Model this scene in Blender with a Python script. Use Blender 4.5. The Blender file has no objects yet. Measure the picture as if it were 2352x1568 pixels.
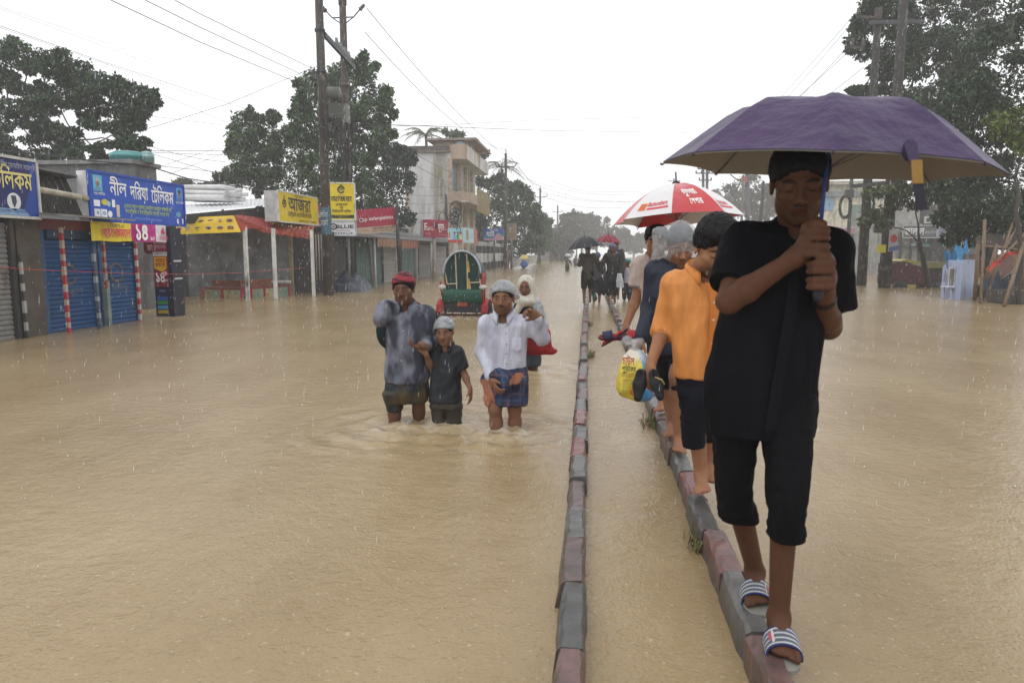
import bpy, bmesh, math, random
import numpy as np
from mathutils import Vector, Matrix
from mathutils.geometry import delaunay_2d_cdt
R = math.radians
rng = np.random.default_rng(7)
random.seed(7)
S = bpy.context.scene
COL = S.collection
# ------------------------------------------------------------------ camera
CAM_H = 1.45
FPX = 1600.0                                   # focal length in pixels of a 2352 wide picture
PITCH = math.atan(204 / FPX)
YAW = math.atan(176 / FPX * math.cos(PITCH))
FW = np.array([-math.sin(YAW) * math.cos(PITCH), math.cos(YAW) * math.cos(PITCH), -math.sin(PITCH)])
RT = np.array([math.cos(YAW), math.sin(YAW), 0.0])
UP = np.cross(RT, FW)
EYE = np.array([0.0, 0.0, CAM_H])
cd = bpy.data.cameras.new('camera')
cam = bpy.data.objects.new('camera', cd)
COL.objects.link(cam)
cd.sensor_width = 36
cd.lens = FPX / 2352 * 36
cd.clip_start = 0.05
cd.clip_end = 3000
cd.dof.use_dof = True
cd.dof.focus_distance = 8.0
cd.dof.aperture_fstop = 4.5
cam.matrix_world = Matrix((
 (RT[0], UP[0], -FW[0], EYE[0]), (RT[1], UP[1], -FW[1], EYE[1]),
 (RT[2], UP[2], -FW[2], EYE[2]), (0, 0, 0, 1)))
S.camera = cam
# ------------------------------------------------------------------ sky, sun, exposure
SUN_EL, SUN_ROT = R(62), R(200)
w = bpy.data.worlds.new('World')
S.world = w
w.use_nodes = True
nt = w.node_tree
nt.nodes.clear()
sky = nt.nodes.new('ShaderNodeTexSky')
sky.sky_type = 'NISHITA'
sky.sun_disc = False
sky.sun_elevation = SUN_EL
sky.sun_rotation = SUN_ROT
sky.dust_density = 4.0
hsv = nt.nodes.new('ShaderNodeHueSaturation')   # thick rain cloud: the blue is gone
hsv.inputs['Saturation'].default_value = 0.06
cloud = nt.nodes.new('ShaderNodeMix')           # and the cloud deck evens the sky out
cloud.data_type = 'RGBA'
cloud.inputs[0].default_value = 0.8
cloud.inputs['B'].default_value = (9.6, 9.75, 10.0, 1)
bg = nt.nodes.new('ShaderNodeBackground')
bg.inputs['Strength'].default_value = 0.15
ow = nt.nodes.new('ShaderNodeOutputWorld')
nt.links.new(sky.outputs[0], hsv.inputs['Color'])
nt.links.new(hsv.outputs[0], cloud.inputs['A'])
nt.links.new(cloud.outputs['Result'], bg.inputs['Color'])
nt.links.new(bg.outputs[0], ow.inputs[0])
ld = bpy.data.lights.new('sun', 'SUN')
ld.energy = 0.5
ld.angle = R(40)
ld.color = (1.0, 0.98, 0.95)
sun = bpy.data.objects.new('sun', ld)
COL.objects.link(sun)
sd = Vector((math.sin(SUN_ROT) * math.cos(SUN_EL), math.cos(SUN_ROT) * math.cos(SUN_EL), math.sin(SUN_EL)))
sun.rotation_euler = sd.to_track_quat('Z', 'Y').to_euler()
sun.location = (0, 0, 60)
S.view_settings.view_transform = 'Standard'
S.view_settings.look = 'None'
S.view_settings.exposure = 0.0
S.view_settings.gamma = 1.0
S.cycles.max_bounces = 6
S.cycles.diffuse_bounces = 3
S.cycles.glossy_bounces = 3
S.cycles.transmission_bounces = 4
S.cycles.transparent_max_bounces = 8
S.cycles.volume_bounces = 3
S.cycles.use_denoising = True
# ------------------------------------------------------------------ helpers
def ray(px, py):
 d = FW * FPX + RT * (px - 1176) + UP * (784 - py)
 return d / np.linalg.norm(d)
def G(px, py, z=0.0):            # where a picture point meets the level z
 d = ray(px, py)
 return EYE + d * ((z - CAM_H) / d[2])
def AY(px, py, y):               # ... the cross plane Y = y
 d = ray(px, py)
 return EYE + d * (y / d[1])
def AX(px, py, x):               # ... the plane X = x parallel to the road
 d = ray(px, py)
 return EYE + d * (x / d[0])
def tag(o, label=None, cat=None, group=None, kind=None):
 if label: o['label'] = label
 if cat: o['category'] = cat
 if group: o['group'] = group
 if kind: o['kind'] = kind
 return o
def thing(name, label, cat, loc=(0, 0, 0), rz=0.0, group=None):
 o = bpy.data.objects.new(name, None)
 o.empty_display_size = 0.2
 COL.objects.link(o)
 o.location = loc
 o.rotation_euler = (0, 0, rz)
 return tag(o, label, cat, group)
def kids(o):
 return [c for c in bpy.data.objects if c.parent == o]
def copy_tree(o, parent=None):
 c = o.copy()
 COL.objects.link(c)
 c.parent = parent
 for ch in kids(o):
  copy_tree(ch, c)
 return c
class MB:
 """collects shapes; build() links them as one mesh object"""
 def __init__(s):
  s.v, s.f, s.m, s.c, s.mi, s.cc, s.sm = [], [], [], [], 0, None, []
  s.smooth = False
 def add(s, vs, fs, col=None):
  n = len(s.v)
  s.v.extend([tuple(map(float, p)) for p in vs])
  s.f.extend([tuple(i + n for i in f) for f in fs])
  s.m.extend([s.mi] * len(fs))
  s.sm.extend([s.smooth] * len(fs))
  c = col if col is not None else s.cc
  s.c.extend([c if c is not None else (1, 1, 1)] * len(vs))
  return s
 def box(s, c, d, rz=0.0, tilt=None, col=None):
  hx, hy, hz = d[0] / 2, d[1] / 2, d[2] / 2
  P = [(-hx, -hy, -hz), (hx, -hy, -hz), (hx, hy, -hz), (-hx, hy, -hz),
             (-hx, -hy, hz), (hx, -hy, hz), (hx, hy, hz), (-hx, hy, hz)]
  M = Matrix.Rotation(rz, 3, 'Z')
  if tilt is not None: M = M @ tilt
  P = [M @ Vector(p) + Vector(c) for p in P]
  return s.add(P, [(0, 3, 2, 1), (4, 5, 6, 7), (0, 1, 5, 4), (1, 2, 6, 5), (2, 3, 7, 6), (3, 0, 4, 7)], col)
 def box2(s, a, b, col=None):
  a, b = np.minimum(a, b), np.maximum(a, b)
  return s.box((a + b) / 2, b - a, col=col)
 def quad(s, p, col=None):
  return s.add(p, [tuple(range(len(p)))], col)
 def slab(s, p, n, t, col=None):        # polygon p, extruded by vector n*t
  p = [np.array(q, float) for q in p]
  q = [a + np.array(n, float) * t for a in p]
  k = len(p)
  fs = [tuple(range(k)), tuple(range(2 * k - 1, k - 1, -1))]
  fs += [(i, i + k, (i + 1) % k + k, (i + 1) % k) for i in range(k)]
  return s.add(p + q, fs, col)
 def tube(s, pts, r, n=8, cap=True, col=None):
  pts = [np.array(p, float) for p in pts]
  rs = r if hasattr(r, '__len__') else [r] * len(pts)
  V, F = [], []
  ref = None
  for i, p in enumerate(pts):
   t = pts[min(i + 1, len(pts) - 1)] - pts[max(i - 1, 0)]
   t = t / (np.linalg.norm(t) + 1e-9)
   if ref is None:
    ref = np.array([1., 0, 0]) if abs(t[0]) < .8 else np.array([0, 1., 0])
   a = ref - t * ref.dot(t); a /= np.linalg.norm(a) + 1e-9
   b = np.cross(t, a); ref = a
   for k in range(n):
    th = 2 * math.pi * k / n
    V.append(p + (a * math.cos(th) + b * math.sin(th)) * rs[i])
  for i in range(len(pts) - 1):
   for k in range(n):
    F.append((i * n + k, i * n + (k + 1) % n, (i + 1) * n + (k + 1) % n, (i + 1) * n + k))
  if cap:
   F.append(tuple(range(n - 1, -1, -1)))
   F.append(tuple(range((len(pts) - 1) * n, len(pts) * n)))
  sm = s.smooth; s.smooth = n > 5
  s.add(V, F, col); s.smooth = sm
  return s
 def bar(s, a, b, w_, h, col=None):
  a, b = np.array(a, float), np.array(b, float)
  t = b - a; L = np.linalg.norm(t); t /= L
  u = np.cross(t, (0, 0, 1.));
  if np.linalg.norm(u) < 1e-4: u = np.array([1., 0, 0])
  u /= np.linalg.norm(u); v = np.cross(u, t)
  P = []
  for e in (a, b):
   for (x, y) in ((-1, -1), (1, -1), (1, 1), (-1, 1)):
    P.append(e + u * x * w_ / 2 + v * y * h / 2)
  return s.add(P, [(3, 2, 1, 0), (4, 5, 6, 7), (0, 1, 5, 4), (1, 2, 6, 5), (2, 3, 7, 6), (3, 0, 4, 7)], col)
 def ball(s, c, r, n=10, m=6, col=None, M=None):
  rr = r if hasattr(r, '__len__') else (r, r, r)
  V, F = [], []
  for i in range(m + 1):
   ph = math.pi * i / m
   for k in range(n):
    th = 2 * math.pi * k / n
    p = np.array([math.sin(ph) * math.cos(th) * rr[0], math.sin(ph) * math.sin(th) * rr[1], math.cos(ph) * rr[2]])
    if M is not None: p = M @ p
    V.append(np.array(c) + p)
  for i in range(m):
   for k in range(n):
    F.append((i * n + k, (i + 1) * n + k, (i + 1) * n + (k + 1) % n, i * n + (k + 1) % n))
  sm = s.smooth; s.smooth = True
  s.add(V, F, col); s.smooth = sm
  return s
 def build(s, name, mat, parent=None, world=True, bevel=0.0):
  me = bpy.data.meshes.new(name)
  vs = np.array(s.v, float).reshape(-1, 3)
  if parent is not None and world:
   vs = to_local(vs, parent)
  me.from_pydata(vs.tolist(), [], s.f)
  mats = mat if isinstance(mat, (list, tuple)) else [mat]
  for mm in mats: me.materials.append(mm)
  me.polygons.foreach_set('material_index', s.m)
  me.polygons.foreach_set('use_smooth', s.sm)
  ca = me.color_attributes.new('Col', 'FLOAT_COLOR', 'POINT')
  ca.data.foreach_set('color', np.concatenate([np.array(s.c, float), np.ones((len(s.c), 1))], 1).ravel())
  me.update()
  o = bpy.data.objects.new(name, me)
  COL.objects.link(o)
  if parent is not None: o.parent = parent
  if bevel:
   md = o.modifiers.new('bevel', 'BEVEL'); md.width = bevel; md.segments = 2; md.limit_method = 'ANGLE'
  return o
def mw(o):
 M = o.matrix_basis.copy()
 M = Matrix.LocRotScale(o.location, o.rotation_euler, o.scale)
 return mw(o.parent) @ M if o.parent else M
def to_local(vs, parent):
 M = np.array(mw(parent).inverted())
 return vs @ M[:3, :3].T + M[:3, 3]
# smooth noise on arrays of points
_P = rng.permutation(512)
_PP = np.concatenate([_P, _P, _P])
_GR = rng.normal(size=(512, 3)); _GR /= np.linalg.norm(_GR, axis=1)[:, None]
def pnoise(p):
 p = np.asarray(p, float)
 i = np.floor(p).astype(int); f = p - i
 u = f * f * f * (f * (f * 6 - 15) + 10)
 i &= 255
 out = np.zeros(len(p))
 for dx in (0, 1):
  wx = u[:, 0] if dx else 1 - u[:, 0]
  for dy in (0, 1):
   wy = u[:, 1] if dy else 1 - u[:, 1]
   for dz in (0, 1):
    wz = u[:, 2] if dz else 1 - u[:, 2]
    h = _PP[_PP[_PP[(i[:, 0] + dx)] + i[:, 1] + dy] + i[:, 2] + dz] % 512
    g = _GR[h]
    out += wx * wy * wz * (g[:, 0] * (f[:, 0] - dx) + g[:, 1] * (f[:, 1] - dy) + g[:, 2] * (f[:, 2] - dz))
 return out
def fbm(p, o=3):
 s, a = 0, 1.0
 for k in range(o):
  s = s + a * pnoise(p * (2.03 ** k) + 17.3 * k); a *= .5
 return s
# ------------------------------------------------------------------ materials
MATS = {}
def mat(name, col, rough=.7, noise=0.0, nscale=6.0, bump=0.0, bscale=40.0, metal=0.0, vcol=False, spec=.5,
  stretch=None, dirt=None, trans=0.0, alpha=1.0, wet=0.0, sheen=0.0):
 """procedural: base colour with large-scale variation, optional grime, bump"""
 if name in MATS: return MATS[name]
 m = bpy.data.materials.new(name)
 MATS[name] = m
 m.use_nodes = True
 t = m.node_tree; N = t.nodes; L = t.links
 b = N['Principled BSDF']
 b.inputs['Roughness'].default_value = rough
 b.inputs['Metallic'].default_value = metal
 b.inputs['Specular IOR Level'].default_value = spec
 tc = N.new('ShaderNodeTexCoord')
 vec = tc.outputs['Object']
 if stretch:
  mp = N.new('ShaderNodeMapping'); mp.inputs['Scale'].default_value = stretch
  L.new(vec, mp.inputs[0]); vec = mp.outputs[0]
 if vcol:
  a = N.new('ShaderNodeAttribute'); a.attribute_name = 'Col'
  base = a.outputs['Color']
 else:
  rgb = N.new('ShaderNodeRGB'); rgb.outputs[0].default_value = (*col, 1)
  base = rgb.outputs[0]
 if noise:
  n = N.new('ShaderNodeTexNoise'); n.inputs['Scale'].default_value = nscale; n.inputs['Detail'].default_value = 6
  n.inputs['Roughness'].default_value = .65
  L.new(vec, n.inputs['Vector'])
  mr = N.new('ShaderNodeMapRange'); mr.inputs['From Min'].default_value = .3; mr.inputs['From Max'].default_value = .7
  mr.inputs['To Min'].default_value = 1 - noise; mr.inputs['To Max'].default_value = 1 + noise * .6
  L.new(n.outputs[0], mr.inputs[0])
  mx = N.new('ShaderNodeMix'); mx.data_type = 'RGBA'; mx.blend_type = 'MULTIPLY'; mx.inputs[0].default_value = 1
  L.new(base, mx.inputs['A']); L.new(mr.outputs[0], mx.inputs['B'])
  base = mx.outputs['Result']
 if dirt:                                    # (colour, amount, scale): stains and wear with a shape of their own
  n2 = N.new('ShaderNodeTexNoise'); n2.inputs['Scale'].default_value = dirt[2]; n2.inputs['Detail'].default_value = 8
  n2.inputs['Roughness'].default_value = .7
  mp2 = N.new('ShaderNodeMapping'); mp2.inputs['Scale'].default_value = dirt[3] if len(dirt) > 3 else (1, 1, .3)
  L.new(tc.outputs['Object'], mp2.inputs[0]); L.new(mp2.outputs[0], n2.inputs['Vector'])
  rp = N.new('ShaderNodeMapRange'); rp.inputs['From Min'].default_value = .62 - .25 * dirt[1]; rp.inputs['From Max'].default_value = .72
  L.new(n2.outputs[0], rp.inputs[0])
  mx2 = N.new('ShaderNodeMix'); mx2.data_type = 'RGBA'
  L.new(rp.outputs[0], mx2.inputs[0]); L.new(base, mx2.inputs['A']); mx2.inputs['B'].default_value = (*dirt[0], 1)
  base = mx2.outputs['Result']
 L.new(base, b.inputs['Base Color'])
 if bump:
  n3 = N.new('ShaderNodeTexNoise'); n3.inputs['Scale'].default_value = bscale; n3.inputs['Detail'].default_value = 4
  L.new(vec, n3.inputs['Vector'])
  bp = N.new('ShaderNodeBump'); bp.inputs['Strength'].default_value = bump; bp.inputs['Distance'].default_value = .5 / bscale
  L.new(n3.outputs[0], bp.inputs['Height']); L.new(bp.outputs[0], b.inputs['Normal'])
 if trans: b.inputs['Transmission Weight'].default_value = trans
 if alpha < 1: b.inputs['Alpha'].default_value = alpha
 if wet:
  b.inputs['Coat Weight'].default_value = wet; b.inputs['Coat Roughness'].default_value = .15
 return m
def hexc(h):
 h = h.lstrip('#')
 o = []
 for i in (0, 2, 4):
  c = int(h[i:i + 2], 16) / 255
  o.append(c / 12.92 if c <= .04045 else ((c + .055) / 1.055) ** 2.4)
 return tuple(o)
# ------------------------------------------------------------------ lettering (flat glyph outlines turned to mesh)
def text_mesh(txt, size=1.0, bold=0.0, align='CENTER', sx=1.0):
 """glyph contours, thickened, triangulated and kept by winding number: the strokes of this script overlap"""
 c = bpy.data.curves.new('glyphs', 'FONT')
 c.body = txt; c.size = size; c.align_x = align; c.resolution_u = 3
 o = bpy.data.objects.new('glyphs', c)
 COL.objects.link(o)
 cv = o.to_curve(bpy.context.evaluated_depsgraph_get())
 sp = []
 for q in cv.splines:
  b = q.bezier_points
  P = []
  for k in range(len(b)):
   p, n = b[k], b[(k + 1) % len(b)]
   for t in (0, .33, .67):
    P.append(tuple(((1 - t) ** 3 * p.co + 3 * t * (1 - t) ** 2 * p.handle_right + 3 * t * t * (1 - t) * n.handle_left + t ** 3 * n.co)[:2]))
  P = [p for k, p in enumerate(P) if math.dist(p, P[k - 1]) > 1e-4]
  if len(P) > 2: sp.append(np.array(P))
 o.to_curve_clear(); bpy.data.objects.remove(o); bpy.data.curves.remove(c)
 if not sp: return np.zeros((0, 3)), []
 ar = lambda P: .5 * (P[:, 0] * np.roll(P[:, 1], -1) - P[:, 1] * np.roll(P[:, 0], -1)).sum()
 sg = np.sign(ar(max(sp, key=lambda P: abs(ar(P)))))
 E, k = [], 0
 for q, P in enumerate(sp):
  if bold:
   d = np.roll(P, -1, 0) - np.roll(P, 1, 0); d /= np.linalg.norm(d, axis=1)[:, None] + 1e-9
   sp[q] = P = P + bold * sg * np.stack([d[:, 1], -d[:, 0]], 1)
  E += [(k + a, k + (a + 1) % len(P)) for a in range(len(P))]; k += len(P)
 A = np.concatenate(sp); B = np.concatenate([np.roll(P, -1, 0) for P in sp])
 vs, _, fs, _, _, _ = delaunay_2d_cdt([Vector(p) for p in A], E, [], 0, 1e-5)
 V = np.array([tuple(p) for p in vs]); F = np.array([tuple(f) for f in fs])
 C = V[F].mean(1)
 y = C[:, 1:2]; up = (A[:, 1] <= y) & (B[:, 1] > y); dn = (A[:, 1] > y) & (B[:, 1] <= y)
 cr = (B[:, 0] - A[:, 0]) * (y - A[:, 1]) - (C[:, 0:1] - A[:, 0]) * (B[:, 1] - A[:, 1])
 F = F[((up & (cr > 0)).sum(1) - (dn & (cr < 0)).sum(1)) != 0]
 return np.stack([V[:, 0] * sx, V[:, 1], 0 * V[:, 0]], 1), [tuple(map(int, f)) for f in F]
class Panel:
 """a flat rectangle in space: bottom left A, bottom right B, up vector; lays lettering and shapes on it"""
 def __init__(s, a, b, h, lift=.004, up=(0, 0, 1)):
  s.a = np.array(a, float); s.u = np.array(b, float) - s.a
  s.w = np.linalg.norm(s.u); s.u /= s.w
  s.h = h; s.up = np.array(up, float); s.n = np.cross(s.u, s.up); s.n /= np.linalg.norm(s.n)
  s.lift = lift
 def p(s, x, y, l=1):
  return s.a + s.u * x * s.w + s.up * y * s.h + s.n * s.lift * l
 def text(s, mb, txt, x, y, hh, maxw=None, bold=0.0, align='CENTER', l=2, col=None, fit=None):
  """centred on x, baseline at y, glyph height hh (fractions of the panel)"""
  v, f = text_mesh(txt, 1.0, bold, align)
  if not len(v): return
  size = hh * s.h / (.56 if max(map(ord, txt)) > 2000 else .72)
  zl = v[:, 2:]; v = v[:, :2] * size
  wd = v[:, 0].max() - v[:, 0].min()
  if fit: v[:, 0] *= fit * s.w / wd
  elif maxw and wd > maxw * s.w: v[:, 0] *= maxw * s.w / wd
  P = s.p(x, y, l)[None] + v[:, :1] * s.u[None] + v[:, 1:2] * s.up[None] + zl * s.n[None]
  mb.add(P, f, col)
 def rect(s, mb, x0, y0, x1, y1, l=1, col=None):
  mb.quad([s.p(x0, y0, l), s.p(x1, y0, l), s.p(x1, y1, l), s.p(x0, y1, l)], col)
 def disc(s, mb, x, y, r, l=1, n=20, col=None, ry=None):
  ry = r if ry is None else ry           # radii in metres
  mb.quad([s.p(x, y, l) + s.u * r * math.cos(t) + s.up * ry * math.sin(t) for t in [2 * math.pi * k / n for k in range(n)]], col)
 def ring(s, mb, x, y, r, wd, l=1, n=24, a0=0, a1=360, col=None):
  for k in range(n):
   t0, t1 = R(a0 + (a1 - a0) * k / n), R(a0 + (a1 - a0) * (k + 1) / n)
   P = [s.p(x, y, l) + s.u * rr * math.cos(t) + s.up * rr * math.sin(t) for rr, t in ((r, t0), (r + wd, t0), (r + wd, t1), (r, t1))]
   mb.quad(P, col)
 def poly(s, mb, pts, l=1, col=None):
  mb.quad([s.p(x, y, l) for x, y in pts], col)
# ------------------------------------------------------------------ flood water
WADE = []            # (x, y, radius) of legs standing in the water, filled below for the wakes
for (px, py, r) in ((905, 985, .10), (962, 972, .10), (1010, 976, .09), (1043, 974, .09), (1140, 992, .10), (1180, 997, .10),
     (1222, 850, .12), (1060, 728, .5), (1303, 623, .2), (1322, 612, .2), (1443, 670, .2), (570, 688, .05), (380, 730, .3)):
 g = G(px, py); WADE.append((g[0], g[1], r))
def build_water():
 ds = np.concatenate([np.arange(.6, 10, .03), 10 * 1.014 ** np.arange(0, 310)])
 th = R(1) * np.concatenate([np.arange(-88, -52, 4), np.arange(-52, 52, .33), np.arange(52, 89, 4)])
 D, T = np.meshgrid(ds, th, indexing='ij')
 X = D * np.sin(T); Y = D * np.cos(T) - .8
 P = np.stack([X, Y, 0 * X], -1).reshape(-1, 3)
 near = np.exp(-(D.ravel() / 14) ** 2)
 Q = P * np.array([1., 1., 0])
 z = (.006 * fbm(Q * np.array([1.1, 1.7, 1])) + .004 * fbm(Q * 4.5 + 9, 3)) * near
 foam = np.zeros(len(P))
 for (x, y, r) in WADE:
  dx, dy = P[:, 0] - x, P[:, 1] - y
  d = np.sqrt(dx * dx + dy * dy)
  n = .6 + .9 * fbm(Q * 7 + x, 3)
  k = np.exp(-((d - r) / .55) ** 2)
  z += .022 * np.sin(d * 22 - n * 2.2) * k * n
  foam = np.maximum(foam, np.exp(-np.maximum(0, d - r) / .10) * np.clip(.45 + 1.5 * fbm(Q * 16, 3), 0, 1))
  foam = np.maximum(foam, .55 * k * np.clip(3.2 * fbm(Q * np.array([9, 22, 1]) + 3, 3) - .55, 0, 1) * (d > r))
 P[:, 2] += z
 ni, nj = D.shape
 ii, jj = np.meshgrid(np.arange(ni - 1), np.arange(nj - 1), indexing='ij')
 a = (ii * nj + jj).ravel()
 F = np.stack([a, a + 1, a + nj + 1, a + nj], 1)[:, ::-1]
 me = bpy.data.meshes.new('water')
 me.vertices.add(len(P)); me.vertices.foreach_set('co', P.ravel())
 me.loops.add(F.size); me.loops.foreach_set('vertex_index', F.ravel().astype(np.int32))
 me.polygons.add(len(F)); me.polygons.foreach_set('loop_start', np.arange(0, F.size, 4).astype(np.int32))
 me.polygons.foreach_set('use_smooth', np.ones(len(F), bool))
 me.update(calc_edges=True)
 at = me.attributes.new('foam', 'FLOAT', 'POINT'); at.data.foreach_set('value', foam)
 o = bpy.data.objects.new('water', me); COL.objects.link(o)
 tag(o, 'brown flood water covering the whole road, pocked by rain', None, None, 'structure')
 m = bpy.data.materials.new('muddy_water'); m.use_nodes = True
 t = m.node_tree; N = t.nodes; L = t.links; b = N['Principled BSDF']
 b.inputs['IOR'].default_value = 1.33
 geo = N.new('ShaderNodeNewGeometry')
 def noise(sc, det, rg, scale=(1, 1, 1)):
  mp = N.new('ShaderNodeMapping'); mp.inputs['Scale'].default_value = scale
  L.new(geo.outputs['Position'], mp.inputs[0])
  n = N.new('ShaderNodeTexNoise'); n.inputs['Scale'].default_value = sc; n.inputs['Detail'].default_value = det
  n.inputs['Roughness'].default_value = rg
  L.new(mp.outputs[0], n.inputs['Vector']); return n.outputs[0]
 cr = N.new('ShaderNodeValToRGB')
 cr.color_ramp.elements[0].position = .32; cr.color_ramp.elements[0].color = (.258, .182, .091, 1)
 cr.color_ramp.elements[1].position = .68; cr.color_ramp.elements[1].color = (.346, .258, .146, 1)
 L.new(noise(.9, 7, .62, (1, .6, 1)), cr.inputs[0])
 fm = N.new('ShaderNodeAttribute'); fm.attribute_name = 'foam'
 mx = N.new('ShaderNodeMix'); mx.data_type = 'RGBA'
 L.new(fm.outputs['Fac'], mx.inputs[0]); L.new(cr.outputs[0], mx.inputs['A']); mx.inputs['B'].default_value = (.52, .45, .34, 1)
 # pale flecks picked out by a fine noise
 sp = N.new('ShaderNodeMapRange'); sp.inputs['From Min'].default_value = .64; sp.inputs['From Max'].default_value = .74
 sp.inputs['To Max'].default_value = .32
 L.new(noise(34, 2, .5), sp.inputs[0])
 mx3 = N.new('ShaderNodeMix'); mx3.data_type = 'RGBA'
 L.new(sp.outputs[0], mx3.inputs[0]); L.new(mx.outputs['Result'], mx3.inputs['A']); mx3.inputs['B'].default_value = (.62, .54, .42, 1)
 L.new(mx3.outputs['Result'], b.inputs['Base Color'])
 b.inputs['Roughness'].default_value = .15
 b1 = N.new('ShaderNodeBump'); b1.inputs['Strength'].default_value = .40; b1.inputs['Distance'].default_value = .026
 L.new(noise(13, 3, .6), b1.inputs['Height'])
 b2 = N.new('ShaderNodeBump'); b2.inputs['Strength'].default_value = .40; b2.inputs['Distance'].default_value = .012
 L.new(noise(60, 2, .5), b2.inputs['Height']); L.new(b1.outputs[0], b2.inputs['Normal'])
 L.new(b2.outputs[0], b.inputs['Normal'])
 me.materials.append(m)
build_water()
# ------------------------------------------------------------------ the two kerbs of the median, stones in faded red and white paint
KTOP = 0.13
M_kerb = mat('kerb_stone', (.2, .2, .2), .55, noise=.35, nscale=9, bump=.5, bscale=25, vcol=True, dirt=((.045, .04, .034), .75, 6, (1, 1, 1)), wet=.3)
def kerb(label, xc, y0, y1, seed, wtop=.086, lean=.03):
 r = random.Random(seed)
 mb = MB()
 y = y0; k = 0
 while y < y1:
  L = r.uniform(.42, .5) if y < 30 else r.uniform(.9, 1.0)
  gap = r.uniform(.008, .02)
  dx = r.uniform(-.008, .008); dz = r.uniform(-.03, .006); w_ = wtop + r.uniform(-.008, .008)
  if 9.4 < y < 10.2 or r.random() < .06: dz -= .055
  if y > 24: dz -= .03
  sk = r.uniform(-.006, .006)
  red = k % 2 == 0
  if y > 17: col = (.17, .165, .155)
  elif red: col = (.15 + r.uniform(-.05, .07), .07, .062)
  else: col = (.105, .103, .098) if r.random() < .6 else (.06, .06, .058)
  z1 = KTOP + dz
  ns = 6
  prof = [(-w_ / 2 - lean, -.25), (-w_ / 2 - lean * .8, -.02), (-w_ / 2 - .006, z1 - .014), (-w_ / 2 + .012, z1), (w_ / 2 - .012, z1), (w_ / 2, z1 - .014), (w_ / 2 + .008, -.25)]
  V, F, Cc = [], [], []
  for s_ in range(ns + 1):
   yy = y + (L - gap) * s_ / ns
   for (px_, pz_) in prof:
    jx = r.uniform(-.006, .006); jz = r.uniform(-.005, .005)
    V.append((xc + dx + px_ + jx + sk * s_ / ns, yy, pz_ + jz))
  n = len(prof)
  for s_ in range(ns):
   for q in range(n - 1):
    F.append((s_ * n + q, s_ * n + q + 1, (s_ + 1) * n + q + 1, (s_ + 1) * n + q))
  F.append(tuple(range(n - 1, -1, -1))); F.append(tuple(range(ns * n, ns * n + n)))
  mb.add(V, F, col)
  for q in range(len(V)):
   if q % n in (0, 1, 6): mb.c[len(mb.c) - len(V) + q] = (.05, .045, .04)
  y += L; k += 1
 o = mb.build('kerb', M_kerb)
 tag(o, label, None, None, 'structure')
 return o
KXL, KXR = -.043, .622
kerb('worn kerb with faded red and white stones, its edge out of the flood water', KXL, .9, 70, 3)
kerb('kerb the barefoot walkers balance on, faded red and grey stones', KXR, 1.0, 70, 5, .09, .02)
# weeds and trapped straw along the kerbs
M_weed = mat('weed_leaf', (.10, .10, .03), .6, noise=.3)
def weed(px, py, sc, label, seed):
 r = random.Random(seed)
 g = G(px, py, .06)
 t = thing('weed_clump', label, 'weed', (g[0], g[1], 0), group='weeds caught along the kerbs')
 mb = MB()
 for k in range(70):
  a = r.uniform(0, 6.28); L = r.uniform(.05, .17) * sc; b0 = np.array([g[0] + r.gauss(0, .05 * sc), g[1] + r.gauss(0, .09 * sc), .0])
  d = np.array([math.cos(a), math.sin(a), 0]); s_ = np.cross(d, (0, 0, 1)) * .006 * sc
  m_ = b0 + d * L * .45 + np.array([0, 0, L * .8]); e = b0 + d * L * r.uniform(.8, 1.2) + np.array([0, 0, L * r.uniform(.2, .7)])
  c = (r.uniform(.07, .2), r.uniform(.09, .15), .03)
  mb.add([b0 - s_, b0 + s_, m_ + s_, m_ - s_, e], [(0, 1, 2, 3), (3, 2, 4)], c)
 mb.build('foliage', mat('weed_blade', (0, 0, 0), .6, vcol=True), t)
for i, (px, py, sc, lb) in enumerate(((1350, 742, .8, 'small weed tuft on the farther end of the left kerb'), (1352, 810, .8, 'dry weed tuft beside the left kerb near its sunken stone'),
  (1497, 962, .7, 'weed tuft by the bare feet of the walkers on the right kerb'), (1606, 1232, .5, 'mossy weed tuft nearest to the striped sandals'),
  (1412, 715, .9, 'weed tuft at the far end of the right kerb'))):
 weed(px, py, sc, lb, 40 + i)
# ------------------------------------------------------------------ left side of the street
PRINT = mat('sign_print', (1, 1, 1), .45, noise=.12, nscale=3, vcol=True, spec=.4)
PAINT = mat('worn_paint', (1, 1, 1), .55, noise=.3, nscale=4, vcol=True, dirt=((.06, .05, .04), .3, 3), bump=.15, bscale=30)
CONC = mat('concrete', (1, 1, 1), .85, noise=.35, nscale=2.5, vcol=True, dirt=((.05, .045, .04), .5, 1.6), bump=.3, bscale=25)
METAL = mat('painted_metal', (1, 1, 1), .4, noise=.2, nscale=5, vcol=True, dirt=((.10, .05, .025), .25, 4), spec=.25)
WOOD = mat('wet_wood', (1, 1, 1), .55, noise=.4, nscale=6, vcol=True, stretch=(1, 1, .15), bump=.35, bscale=30)
CLOTH = mat('cloth_sheet', (1, 1, 1), .7, noise=.2, nscale=8, vcol=True, bump=.3, bscale=14)
TIN = mat('tin_sheen_white', (1, 1, 1), .3, noise=.15, nscale=2, vcol=True, spec=.8)
TANK = mat('water_tank_plastic', (1, 1, 1), .35, noise=.15, vcol=True)
XF = -9.5
NAVY, WHITE, YEL = hexc('1c3f9c'), (.78, .78, .78), (.80, .62, .02)
BLK = (.02, .02, .02)
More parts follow.
